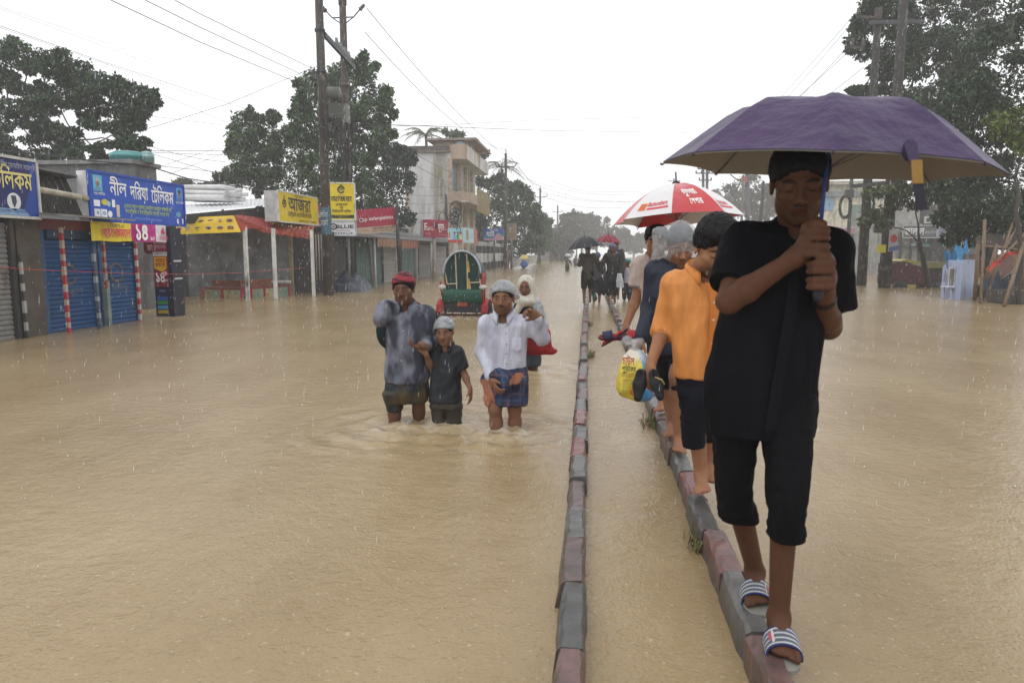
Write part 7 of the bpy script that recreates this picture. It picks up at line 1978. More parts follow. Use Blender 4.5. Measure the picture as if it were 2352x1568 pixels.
 for o_, d, n in (((-.035, .0, .03), (-.12, -.35, -.9), (-.5, -.8, .2)), ((.03, -.03, .035), (.2, -.5, -.75), (.5, -.7, .35))):
  K = Field(.006); p = c + np.array(o_); d = unit(d); K.cone(p, p + d * .06, .030, .035, 0, flat=(n, .75)); K.cone(p + d * .06, p + d * .125, .035, .025, .02, flat=(n, .55)); K.ell(p + d * .0 - np.array(n) * -.03, (.025, .025, .04), None, .01, 's')
  skin_field(K, 'shoe', RUBBER, t, (.011, .011, .013))
 mb = MB(); mb.tube([AY(1504, 866, 3.62), AY(1520, 872, 3.62), AY(1526, 882, 3.63)], .004, 5, col=(.45, .33, .12)); mb.build('buckle_strap', METAL, t)
orange_man()
def hooded_man():
 J = dict(nk=AY(1560, 603, 4.76), sl=AY(1508, 622, 4.78), sr=AY(1598, 620, 4.75), el=AY(1492, 706, 4.80), wl=AY(1473, 778, 4.66), er=AY(1608, 712, 4.75), wr=AY(1600, 780, 4.66),
             hl=AY(1530, 735, 4.80), hr=AY(1578, 735, 4.80), kl=AY(1532, 862, 4.90), kr=AY(1556, 862, 4.62), al=AY(1543, 970, 5.03), ar=AY(1560, 1002, 4.70))
 hd = Head(AY(1562, 566, 4.70), (.10, -1, -.42), 1.12)
 M = Person('barefoot man in navy shirt with a clear plastic bag over his head', J, hd, .0075, (.27, .13, .075))
 M.torso(); M.arm('l'); M.arm('r'); M.leg('l'); M.leg('r')
 hand_open(M.F, J['wl'], (-.25, -.2, -1), (.8, -.5, .1), (.3, -.9, 0), 1.08, curl=.8)
 hand_open(M.F, J['wr'], (0, -.2, -1), (-1, 0, 0), (0, -1, 0), 1.05, curl=.5)
 P = foot(M.F, J['al'], (-.18, -1, 0), 1.04); toes(M.F, P, 1.04, -1); P = foot(M.F, J['ar'], (-.1, -1, 0), 1.04); toes(M.F, P, 1.04, 1)
 M.build(beard=.4, tash=.6, eyes='down')
 M.part(hair_field(hd, .009, .011, .012, -.012, 1.0), 'hair', HAIR, (.007, .007, .008))
 B_ = Field(.009)
 B_.ell(hd.p(0, -.02, .035), np.array([.098, .118, .108]) * 1.1, hd.A, 0); B_.ell(hd.p(-.0, -.03, -.02), np.array([.125, .12, .10]), hd.A, .05)
 B_.cone(hd.p(.03, -.03, .05), AY(1512, 534, 4.74), .07, .028, .05); B_.cone(AY(1512, 534, 4.74), AY(1507, 592, 4.74), .03, .03, .04); B_.cone(hd.p(-.07, -.02, -.02), AY(1600, 592, 4.74), .05, .02, .05)
 B_.ell(hd.p(0, .10, -.085), np.array([.075, .085, .085]) * 1.1, hd.A, .01, 's')
 B_.cut(hd.p(0, 0, -.09), (0, 0, -1))
 M.part(B_, 'plastic_hood', HOODM, (.6, .6, .6), (.008, (13, 13, 9), 6), 2)
 S_ = Field(.009); NV = (.010, .013, .026)
 S_.loft(LP([(612, 1525, 1590, 4.75, .075), (626, 1504, 1602, 4.75, .105), (680, 1492, 1610, 4.75, .13), (740, 1504, 1606, 4.76, .13), (812, 1510, 1602, 4.77, .13)]), 0)
 S_.cone(J['nk'] + (0, 0, -.03), J['sl'], .065, .068, .05); S_.cone(J['nk'] + (0, 0, -.03), J['sr'], .065, .068, .05)
 for e in 'lr': S_.cone(J['s' + e], J['e' + e], .07, .058, .04); S_.cone(J['e' + e], J['e' + e] + (J['w' + e] - J['e' + e]) * .92, .056, .046, .03)
 S_.cone(hd.p(0, .0, -.06), J['nk'] + (0, -.04, -.01), .058, .06, .015, 's')
 M.part(S_, 'shirt', WETCLOTH, mottled(NV, .4, 5, (.02, .025, .042)), (.009, (10, 10, 4), 6))
 collar(M.root, WETCLOTH, J['nk'] + (0, -.01, .005), hd.f, .072, .045, NV, .8)
 mb = MB(); ribbon(mb, [AY(1565, 640, 4.60), AY(1566, 700, 4.605), AY(1560, 805, 4.62)], [np.array([.016, 0, 0])] * 3, (.016, .02, .034)); mb.build('placket', WETCLOTH, M.root)
 T = Field(.009)
 T.loft(LP([(745, 1512, 1600, 4.8, .11), (820, 1508, 1604, 4.8, .12)]), 0)
 T.loft(LP([(812, 1508, 1558, 4.86, .10), (860, 1510, 1556, 4.90, .09), (888, 1514, 1556, 4.92, .078)]), .03); T.loft(LP([(812, 1536, 1602, 4.72, .10), (860, 1536, 1590, 4.66, .09), (892, 1538, 1584, 4.66, .076)]), .03)
 M.part(T, 'shorts', DARKCLOTH, (.012, .012, .016), (.010, (7, 7, 12), 8))
 # plastic sack
 c = AY(1457, 862, 4.6); t = thing('plastic_bag', 'bulging yellow and blue printed plastic bag held by the hooded man', 'bag', tuple(AY(1457, 915, 4.6)))
 S_ = Field(.009); S_.loft(LP([(804, 1444, 1470, 4.6, .03), (820, 1432, 1486, 4.6, .07), (850, 1421, 1496, 4.6, .115), (890, 1416, 1500, 4.6, .12), (908, 1424, 1500, 4.6, .09), (917, 1445, 1490, 4.6, .05)]), 0, ex=2.6)
 xs = AY(1466, 862, 4.6)[0]
 def bagcol(V):
  y_ = np.array([.62, .50, .05]); b_ = np.array([.05, .20, .42]); w_ = np.array([.55, .55, .55])
  k = (V[:, 0] > xs + .02 * np.sin(V[:, 2] * 20))[:, None]; C = np.where(k, b_, y_)
  top = np.clip((V[:, 2] - AY(1457, 832, 4.6)[2]) / .05, 0, 1)[:, None]; return C * (1 - top * .75) + w_ * top * .75
 M2 = skin_field(S_, 'sack', BAGM, t, bagcol, (.012, (9, 9, 7), 4))
 P = Panel(AY(1421, 908, 4.47), AY(1466, 912, 4.47), .30, .012)
 mb = MB(); P.text(mb, 'চাউল', .45, .70, .13, .6, .02, col=(.45, .04, .04)); P.text(mb, 'পুিষটকর', .48, .55, .09, .7, .02, col=(.05, .08, .03)); P.text(mb, 'খািঁট আটা', .46, .42, .08, .7, .01, col=(.35, .22, .03))
 for k in range(4): P.text(mb, 'ময়দা সুজি', .5, .32 - .075 * k, .05, .7, .004, col=(.30, .20, .04))
 P.disc(mb, .72, .10, .022, 1, 10, (.45, .1, .03)); mb.build('lettering', PRINT, t)
 K = Field(.008); k0 = AY(1458, 806, 4.6); K.cone(k0, k0 + (0, 0, .05), .03, .02, 0); K.cone(k0 + (0, 0, .04), k0 + (-.055, 0, .07), .02, .03, .02); K.cone(k0 + (0, 0, .04), k0 + (.03, 0, .06), .02, .028, .02)
 skin_field(K, 'knotted_top', HOODM, t, (.6, .6, .6), (.010, (25, 25, 25), 3))
hooded_man()
def beige_man():
 J = dict(nk=AY(1503, 592, 5.92), sl=AY(1474, 612, 5.92), sr=AY(1552, 612, 5.92), el=AY(1462, 684, 5.92), wl=AY(1440, 742, 5.84), er=AY(1560, 670, 5.82), wr=AY(1553, 628, 5.66),
             hl=AY(1495, 705, 5.95), hr=AY(1534, 705, 5.95), kl=AY(1508, 812, 5.85), kr=AY(1530, 812, 6.05), al=AY(1522, 918, 5.90), ar=AY(1534, 905, 6.15))
 hd = Head(AY(1507, 553, 5.88), (-.15, -1, -.18), 1.08)
 M = Person('man in beige polo shirt behind the hooded man, holding the red and white umbrella', J, hd, .0085, (.28, .135, .078))
 M.torso(); M.arm('l', r=(.05, .042, .04, .03)); M.arm('r'); M.leg('l'); M.leg('r')
 hand_open(M.F, J['wl'], (-.3, -.2, -.9), (.8, -.5, .1), (.3, -.9, 0), 1.05, curl=.85)
 up = AY(1553, 620, 5.66); hand_grip(M.F, up, (0, 0, 1), .013, (.9, .4, 0), (0, -1, 0), J['wr'], 1.0)
 P = foot(M.F, J['al'], (-.3, -1, 0), 1.0); toes(M.F, P, 1.0, -1); P = foot(M.F, J['ar'], (0, -1, 0), 1.0); toes(M.F, P, 1.0, 1)
 M.build(beard=.2, tash=.3)
 M.part(hair_field(hd, .01, .016, .012, -.012, 1.2), 'hair', HAIR, (.007, .007, .008), (.006, (40, 40, 30), 3))
 S_ = Field(.01)
 S_.loft(LP([(598, 1484, 1530, 5.92, .08), (614, 1468, 1560, 5.92, .11), (660, 1468, 1560, 5.92, .13), (760, 1480, 1556, 5.92, .13)]), 0)
 for e in 'lr': S_.cone(J['nk'] + (0, 0, -.03), J['s' + e], .065, .075, .05)
 S_.cone(J['sl'], AY(1467, 660, 5.92), .085, .082, .04, cap=True); S_.cone(J['sr'], J['er'], .08, .08, .04)
 M.part(S_, 'polo_shirt', WETCLOTH, mottled((.50, .42, .36), .3, 6, (.40, .30, .26)), (.010, (8, 8, 8), 6))
 band(M.root, 'sleeve_band', WETCLOTH, AY(1467, 657, 5.92), (.1, 0, 1), .084, .02, (.22, .2, .19))
 collar(M.root, WETCLOTH, J['nk'] + (0, -.01, .01), hd.f, .072, .045, (.45, .30, .27), .6)
 T = Field(.01)
 T.loft(LP([(720, 1480, 1552, 5.95, .11), (770, 1480, 1552, 5.95, .12)]), 0); T.loft(LP([(765, 1482, 1524, 5.9, .10), (852, 1494, 1530, 5.86, .08)]), .03); T.loft(LP([(765, 1508, 1552, 6.0, .10), (852, 1512, 1550, 6.05, .08)]), .03)
 M.part(T, 'shorts', DARKCLOTH, (.03, .028, .026), (.010, (7, 7, 12), 8))
 c = AY(1424, 776, 5.78)
 t = thing('carried_sandals', 'red and navy sandals dangling from the beige shirt man\'s hand', 'sandals', tuple(c))
 held_shoe(t, c + (-.06, 0, .005), (-.95, -.1, -.05), (-.1, -.45, .9), .24, (.12, .012, .02), (.03, .03, .07)); held_shoe(t, c + (.05, -.02, .01), (.9, -.2, .15), (.2, -.4, .9), .24, (.06, .01, .02), (.35, .02, .03))
 mb = MB(); mb.tube([c + (-.14, -.02, -.05), c + (-.05, -.03, .02), c + (.02, -.02, .06)], .011, 6, col=(.45, .03, .03)); mb.tube([c + (-.15, 0, -.07), c + (-.03, -.02, .0), c + (.06, 0, .08)], .009, 6, col=(.03, .03, .09)); mb.build('toe_strap', RUBBER, t)
 # the red and white umbrella
 RED, WHT = (.42, .010, .016), (.60, .58, .58)
 ap = AY(1553, 421, 5.45)
 U = Umbrella('red_white_umbrella', 'large umbrella with red and white panels and printed lettering', ap, (-.051, .072, 1), .485, [(0, 0), (.2, .012), (.4, .046), (.6, .102), (.8, .180), (1.0, .277)], -.2, [RED, WHT], 8,
                 mat('thin_umbrella_cloth', (1, 1, 1), .35, noise=.08, vcol=True, bump=.2, bscale=14, wet=.35), None, dip=.10, shaft=(up + (0, 0, .03), up - (0, 0, .13), (.04, .04, .05)), hand=up, spike=.085, tipcol=(.02, .02, .025))
 mb = MB(); TC = (.72, .70, .66)
 i = RWI
 U.text(mb, 'বসুনধরা', i, .52, .60, .22, .5, TC, .03); U.text(mb, 'েপপার', i, .60, .80, .12, .32, TC, .02)
 RC = (.55, .05, .06)
 U.text(mb, 'Bashundhara', i - 1, .60, .80, .09, .55, RC, .02); U.patch(mb, i - 1, .34, .90, .865, .90, RC); U.patch(mb, i - 1, .14, .30, .78, .90, (.55, .12, .03))
 U.text(mb, 'Bashundhara', i + 1, .55, .80, .09, .5, RC, .02); U.patch(mb, i + 1, .30, .86, .865, .90, RC)
 U.text(mb, 'Bashundhara', i + 3, .50, .80, .10, .5, RC, .02); U.patch(mb, i + 3, .24, .76, .865, .90, RC); U.patch(mb, i + 3, .8, .94, .78, .90, (.55, .12, .03)); U.text(mb, 'Bashundhara', i + 5, .50, .80, .10, .5, RC, .02)
 mb.build('lettering', PRINT, U.root)
RWI = 4
beige_man()
# ------------------------------------------------------------------ people wading on the road
def plaid(base, c1, c2, c3, sx=9.0, sz=9.0, warp=.03):
 def f(V):
  w_ = warp * fbm(V * 3, 2)
  a = V[:, 0] + .6 * V[:, 1] + w_; z = V[:, 2] + w_
  C = np.tile(np.array(base, float), (len(V), 1))
  def bands(t, s_, lo, hi): u = (t * s_) % 1; return ((u > lo) & (u < hi))[:, None]
  for m, c, k in ((bands(a, sx, 0, .38), c1, .6), (bands(z, sz, 0, .38), c1, .6), (bands(a, sx, .55, .68), c2, .6), (bands(z, sz, .55, .68), c2, .6), (bands(a, sx * 2, .8, .9), c3, .6), (bands(z, sz * 2, .8, .9), c3, .6)):
   C = np.where(m, C * (1 - k) + np.array(c) * k, C)
  return C * (1 + .25 * fbm(V * 6, 2))[:, None]
 return f
def bandana_man():
 y = 5.75
 J = dict(nk=AY(934, 702, y), sl=AY(906, 724, y), sr=AY(977, 722, y), el=AY(875, 730, 5.64), wl=AY(898, 704, 5.84), er=AY(991, 784, 5.76), wr=AY(976, 797, 5.58),
             hl=AY(917, 845, y), hr=AY(958, 845, y), kl=AY(906, 950, y), kr=AY(962, 945, 5.85), al=AY(905, 1050, y), ar=AY(960, 1040, 5.9))
 hd = Head(AY(927, 664, 5.68), (.02, -1, -.08), 1.08)
 M = Person('wading man with red bandana and soaked grey blue shirt holding the boy\'s hand', J, hd, .0085, (.14, .068, .043))
 M.torso(); M.arm('l'); M.arm('r'); M.leg('l'); M.leg('r')
 hand_open(M.F, J['wl'], (.8, .5, .1), (.4, -.4, -.6), (0, .3, .8), .95, curl=.9)
 hand_open(M.F, J['wr'], (-.75, -.55, .12), (0, -.15, 1), (-.3, -1, 0), 1.08, curl=.75)
 M.build(beard=.25, tash=.35)
 H = hair_field(hd, .01, .012, .0, -.02); M.part(H, 'hair', HAIR, (.008, .007, .008), (.006, (40, 40, 25), 2))
 B_ = Field(.008); B_.ell(hd.p(0, -.012, .045), np.array([.090, .110, .090]) * 1.08, hd.A, 0); B_.cut(hd.p(0, .05, .052), hd.f * .30 - hd.u); B_.cone(hd.p(.075, -.05, .0), AY(957, 700, 5.85), .03, .022, .03); B_.cone(AY(957, 700, 5.85), AY(968, 712, 5.84), .025, .02, .02)
 M.part(B_, 'bandana', WETCLOTH, lambda V: np.where(((np.sin(V[:, 2] * 120 + V[:, 0] * 25) > .55))[:, None], np.array([.05, .01, .015]), np.array([.22, .02, .03])), (.005, (12, 12, 30), 6))
 S_ = Field(.0085)
 S_.loft(LP([(706, 912, 958, y, .07), (722, 896, 988, y, .105), (760, 889, 992, y, .125), (820, 888, 985, y, .12), (862, 885, 985, y, .135), (876, 888, 980, y, .138)]), 0)
 for e in 'lr': S_.cone(J['nk'] + (0, 0, -.03), J['s' + e], .062, .068, .05); S_.cone(J['s' + e], J['e' + e], .07, .062, .04)
 S_.cone(J['el'], J['wl'], .062, .05, .03); S_.cone(J['er'], J['er'] + (J['wr'] - J['er']) * .65, .06, .048, .03); S_.ell(AY(886, 708, 5.68), (.075, .07, .065), None, .04); S_.cone(AY(886, 708, 5.68), AY(900, 704, 5.82), .06, .05, .03)
 S_.cone(hd.p(0, .0, -.06), J['nk'] + (0, -.04, -.01), .056, .058, .015, 's')
 M.part(S_, 'shirt', WETCLOTH, mottled((.17, .175, .22), 2.4, 9, (.034, .037, .055)), (.012, (10, 10, 4), 6))
 collar(M.root, WETCLOTH, J['nk'] + (0, -.01, .005), hd.f, .072, .045, (.12, .125, .16), 1.1)
 for (py, px) in ((760, 926), (795, 924), (828, 922)):
  mb = MB(); mb.ball(AY(px, py, y - .137), (.008, .004, .008), 8, 5, col=(.3, .3, .33)); mb.build('button', RUBBER, M.root)
 T = Field(.0085)
 T.loft(LP([(850, 898, 976, y, .10), (880, 888, 982, y, .122), (905, 885, 984, y, .128), (922, 890, 980, y, .12)]), 0)
 T.loft(LP([(900, 884, 922, y, .12), (942, 890, 922, y, .10)]), .03)
 M.part(T, 'lungi', WETCLOTH, plaid((.020, .024, .020), (.075, .05, .02), (.02, .03, .05), (.07, .06, .03), 5, 5), (.013, (10, 10, 4), 9))
 Bg = thing('shoulder_bag', 'dark green bag slung on the bandana man\'s back', 'bag', tuple(AY(884, 770, 5.9)))
 K = Field(.01); K.ell(AY(893, 764, 5.95), (.09, .09, .14), None, 0); K.ell(AY(975, 745, 5.95), (.13, .08, .17), None, .08); K.cone(AY(893, 764, 5.95), AY(975, 755, 5.95), .1, .1, .05)
 skin_field(K, 'sack', DARKCLOTH, Bg, (.010, .022, .022), (.01, (8, 8, 8), 3))
 mb = MB(); mb.tube([AY(893, 740, 5.9), AY(886, 712, 5.76), AY(895, 694, 5.72)], .014, 6, col=(.015, .03, .03)); mb.tube([AY(975, 715, 5.95), AY(962, 700, 5.84), AY(972, 728, 5.66)], .018, 6, col=(.012, .03, .04)); mb.build('strap', DARKCLOTH, Bg)
bandana_man()
def wading_boy():
 y = 5.75
 J = dict(nk=AY(1025, 793, y), sl=AY(1003, 808, y), sr=AY(1050, 808, y), el=AY(990, 842, 5.72), wl=AY(978, 812, 5.58), er=AY(1067, 860, 5.76), wr=AY(1080, 893, 5.70),
             hl=AY(1013, 905, y), hr=AY(1044, 905, y), kl=AY(1010, 975, y), kr=AY(1045, 972, y), al=AY(1010, 1040, y), ar=AY(1044, 1040, y))
 hd = Head(AY(1021, 762, 5.70), (-.02, -1, -.16), .94, roll=R(-3))
 M = Person('wading boy in dark polo shirt and grey plastic cap beside the bandana man', J, hd, .008, (.22, .115, .072), b=.72)
 M.torso(); M.arm('l'); M.arm('r'); M.leg('l'); M.leg('r')
 hand_open(M.F, J['wl'], (-.35, -.1, .9), (-.2, .9, 0), (-.9, -.2, 0), .78, curl=.6); hand_open(M.F, J['wr'], (.1, -.15, -1), (-.9, 0, 0), (-.2, -1, 0), .80, curl=.35)
 M.build()
 B_ = Field(.007); B_.ell(hd.p(0, -.012, .040), np.array([.092, .112, .094]) * .94, hd.A, 0); B_.cut(hd.p(0, .05, .040), hd.f * .40 - hd.u)
 M.part(B_, 'plastic_cap', CLEAR, (.5, .5, .5), (.007, (25, 25, 25), 6))
 M.part(hair_field(hd, .008, .008, .004, -.014), 'hair', HAIR, (.01, .009, .009))
 S_ = Field(.008); K = (.012, .015, .019)
 S_.loft(LP([(797, 1010, 1042, y, .055), (810, 997, 1057, y, .08), (850, 992, 1058, y, .095), (900, 988, 1059, y, .10), (922, 986, 1060, y, .10)]), 0)
 for e in 'lr': S_.cone(J['nk'] + (0, 0, -.02), J['s' + e], .045, .05, .03)
 S_.cone(J['sl'], AY(993, 838, 5.72), .05, .053, .03, cap=True); S_.cone(J['sr'], AY(1064, 846, 5.76), .05, .053, .03, cap=True)
 S_.cone(hd.p(0, .0, -.06), J['nk'] + (0, -.04, -.012), .045, .046, .012, 's')
 M.part(S_, 'shirt', WETCLOTH, mottled(K, 1, 6, (.024, .028, .032)), (.009, (10, 10, 8), 6))
 collar(M.root, WETCLOTH, J['nk'] + (0, -.01, .0), hd.f, .058, .035, K, .9)
 T = Field(.008); T.loft(LP([(905, 992, 1058, y, .095), (935, 990, 1060, y, .09)]), 0); T.loft(LP([(930, 991, 1026, y, .08), (985, 996, 1025, y, .07)]), .02); T.loft(LP([(930, 1024, 1060, y, .08), (985, 1028, 1058, y, .07)]), .02)
 M.part(T, 'shorts', WETCLOTH, mottled((.025, .022, .018), .6, 6, (.055, .042, .03)), (.010, (9, 9, 7), 8))
wading_boy()
def white_shirt_man():
 y = 5.6
 J = dict(nk=AY(1158, 724, y), sl=AY(1118, 744, y), sr=AY(1205, 744, y), el=AY(1106, 806, 5.62), wl=AY(1128, 868, 5.46), er=AY(1245, 776, 5.56), wr=AY(1238, 728, 5.44),
             hl=AY(1143, 852, y), hr=AY(1184, 852, y), kl=AY(1137, 938, 5.55), kr=AY(1182, 938, 5.6), al=AY(1143, 1045, 5.6), ar=AY(1182, 1045, 5.62))
 hd = Head(AY(1155, 686, 5.52), (-.03, -1, -.02), 1.12)
 M = Person('wading man in a wet white shirt and checked lungi wearing a clear plastic cap', J, hd, .0082, (.21, .105, .063))
 M.torso(); M.arm('l'); M.arm('r'); M.leg('l'); M.leg('r')
 hand_open(M.F, J['wl'], (.45, -.35, -.8), (.6, .6, 0), (.5, -.8, 0), 1.1, curl=.8); hand_open(M.F, J['wr'], (-.75, -.3, .40), (-.3, -.8, .1), (-.75, .2, -.5), 1.05, curl=1.1)
 M.build(beard=.5, tash=.7)
 M.part(hair_field(hd, .008, .008, .004, -.014), 'hair', HAIR, (.01, .009, .009))
 B_ = Field(.0075); B_.ell(hd.p(0, -.016, .040), np.array([.096, .114, .094]) * 1.08, hd.A, 0); B_.ell(hd.p(-.07, -.05, .0), (.05, .06, .06), hd.A, .04); B_.ell(hd.p(.07, -.05, .0), (.04, .06, .05), hd.A, .04); B_.cut(hd.p(0, .05, .046), hd.f * .42 - hd.u)
 M.part(B_, 'plastic_cap', CLEAR, (.5, .5, .5), (.008, (25, 25, 25), 6))
 S_ = Field(.0082)
 S_.loft(LP([(729, 1135, 1182, y, .07), (745, 1112, 1212, y, .105), (790, 1114, 1208, y, .12), (830, 1119, 1207, y, .118), (862, 1122, 1206, y, .12)]), 0)
 for e in 'lr': S_.cone(J['nk'] + (0, 0, -.03), J['s' + e], .062, .062, .05); S_.cone(J['s' + e], J['e' + e], .062, .052, .04); S_.cone(J['e' + e], J['e' + e] + (J['w' + e] - J['e' + e]) * .9, .052, .042, .03)
 S_.cone(hd.p(0, .0, -.06), J['nk'] + (0, -.05, -.015), .056, .06, .015, 's')
 M.part(S_, 'shirt', WETCLOTH, mottled((.52, .53, .62), 1.2, 4, (.34, .34, .42)), (.012, (10, 10, 4), 16))
 collar(M.root, WETCLOTH, J['nk'] + (0, -.015, .01), hd.f, .076, .055, (.54, .55, .63), 1.4)
 mb = MB(); pts = [AY(1163, 752, 5.482), AY(1164, 800, 5.475), AY(1160, 850, 5.475)]; ribbon(mb, pts, [np.array([.017, 0, 0])] * 3, (.52, .53, .60)); o = mb.build('placket', WETCLOTH, M.root)
 for py in (765, 790, 812, 835): mb = MB(); mb.ball(AY(1163, py, 5.468), (.006, .003, .006), 8, 5, col=(.25, .24, .25)); mb.build('button', RUBBER, o)
 mb = MB(); c = [AY(1176, 776, 5.484), AY(1198, 774, 5.49), AY(1198, 800, 5.49), AY(1187, 808, 5.484), AY(1177, 801, 5.48)]; mb.slab(c[::-1], (0, -1, 0), .004, (.50, .51, .60)); mb.build('pocket', WETCLOTH, M.root)
 T = Field(.0082)
 T.loft(LP([(842, 1119, 1208, y, .125), (870, 1114, 1212, y, .14), (900, 1120, 1211, y, .14), (927, 1140, 1210, y, .13)]), 0)
 T.ell(AY(1150, 862, 5.46), (.10, .05, .035), None, .03); T.ell(AY(1158, 880, 5.45), (.06, .045, .09), None, .03); T.cone(AY(1120, 872, 5.55), AY(1121, 925, 5.52), .05, .025, .03)
 T.cone(AY(1146, 885, 5.40), AY(1142, 955, 5.38), .02, .07, .02, 's')
 def lcol(V):
  C = plaid((.022, .035, .09), (.015, .02, .035), (.05, .09, .18), (.16, .07, .06), 4.5, 6)(V)
  x0 = AY(1133, 880, 5.5)[0]; n = .015 * np.sin(V[:, 2] * 30)
  m = ((V[:, 0] < x0 + n) & (V[:, 2] < AY(1120, 872, 5.5)[2]))[:, None]
  m2 = (np.hypot((V[:, 0] - AY(1187, 868, 5.47)[0]) / 1.2, V[:, 2] - AY(1187, 868, 5.47)[2]) < .042 + .03 * fbm(V * 18, 2))[:, None] & (V[:, 1] < 5.55)[:, None]
  return np.where(m | m2, np.array([.36, .15, .09]), C)
 M.part(T, 'lungi', WETCLOTH, lcol, (.016, (10, 10, 6), 9))
 t = thing('red_bag', 'bright red cloth bag hanging behind the white shirt man\'s raised arm', 'bag', tuple(AY(1240, 812, 5.85)))
 K = Field(.009); K.loft(LP([(718, 1205, 1222, 5.82, .02), (735, 1203, 1240, 5.82, .03), (760, 1203, 1262, 5.84, .05), (800, 1205, 1268, 5.86, .06), (813, 1208, 1274, 5.86, .03)]), 0); K.cone(AY(1256, 800, 5.86), AY(1277, 806, 5.86), .025, .008, .02)
 skin_field(K, 'sack', CLOTH, t, mottled((.42, .012, .016), .5, 4, (.22, .01, .015)), (.012, (8, 8, 6), 3))
 mb = MB(); mb.tube([AY(1212, 728, 5.8), AY(1218, 718, 5.6), AY(1228, 718, 5.42)], .016, 6, col=(.40, .015, .015)); mb.tube([AY(1255, 765, 5.83), AY(1248, 735, 5.65), AY(1230, 718, 5.42)], .012, 6, col=(.40, .015, .015)); mb.build('strap', CLOTH, t)
white_shirt_man()
def scarf_woman():
 y = 8.5
 J = dict(nk=AY(1212, 690, y), sl=AY(1192, 706, y), sr=AY(1234, 706, y), el=AY(1186, 745, 8.45), wl=AY(1200, 772, 8.3), er=AY(1242, 748, 8.5), wr=AY(1238, 785, 8.4),
             hl=AY(1205, 775, y), hr=AY(1230, 775, y), kl=AY(1208, 835, y), kr=AY(1226, 835, y), al=AY(1210, 880, y), ar=AY(1224, 880, y))
 hd = Head(AY(1208, 660, 8.45), (-.12, -1, -.1), 1.1)
 M = Person('wading woman in a wet white headscarf and dark dress behind the red bag', J, hd, .011, (.16, .08, .052), b=.9)
 M.torso(); M.arm('l'); M.arm('r'); M.leg('l'); M.leg('r'); hand_open(M.F, J['wl'], (.5, -.4, -.6), (.5, .6, 0), (0, -.5, 1), .95, curl=.6); hand_open(M.F, J['wr'], (0, -.3, -1), (-1, 0, 0), (0, -1, 0), .95, curl=.5)
 M.build()
 B_ = Field(.010)
 B_.ell(hd.p(0, -.022, .02), np.array([.098, .115, .118]) * 1.1, hd.A, 0); B_.cone(hd.p(-.075, .0, -.02), hd.p(-.06, .03, -.16), .035, .05, .03); B_.cone(hd.p(.075, .0, -.02), hd.p(.05, .03, -.16), .035, .05, .03); B_.ell(hd.p(0, .13, -.002), np.array([.064, .12, .092]) * 1.1, hd.A, .012, 's')
 B_.ell(AY(1208, 692, 8.40), (.11, .10, .06), None, .04); B_.ell(hd.p(0, .03, -.12), (.075, .07, .05), None, .03); B_.cone(AY(1200, 690, 8.36), AY(1184, 722, 8.38), .05, .03, .03); B_.cone(AY(1184, 722, 8.38), AY(1182, 742, 8.4), .03, .025, .02); B_.cone(AY(1218, 686, 8.55), AY(1238, 705, 8.55), .06, .06, .03)
 M.part(B_, 'headscarf', WETCLOTH, mottled((.52, .49, .41), .5, 6, (.36, .34, .30)), (.007, (12, 12, 5), 6))
 S_ = Field(.011)
 S_.loft(LP([(695, 1196, 1228, y, .08), (708, 1184, 1242, y, .11), (760, 1186, 1242, y, .13), (800, 1188, 1242, y, .14), (838, 1192, 1242, y, .14)]), 0)
 for e in 'lr': S_.cone(J['s' + e], J['e' + e], .065, .06, .04); S_.cone(J['e' + e], J['w' + e], .056, .045, .03)
 M.part(S_, 'dress', WETCLOTH, mottled((.016, .018, .026), .4, 6, (.03, .04, .05)), (.012, (9, 9, 6), 6))
 V_ = Field(.011); V_.cone(AY(1228, 700, 8.48), AY(1245, 745, 8.48), .085, .075, 0); V_.cone(AY(1245, 745, 8.48), AY(1247, 772, 8.48), .07, .04, .03)
 M.part(V_, 'sheer_wrap', CLEAR, (.5, .5, .5), (.010, (14, 14, 9), 6))
scarf_woman()
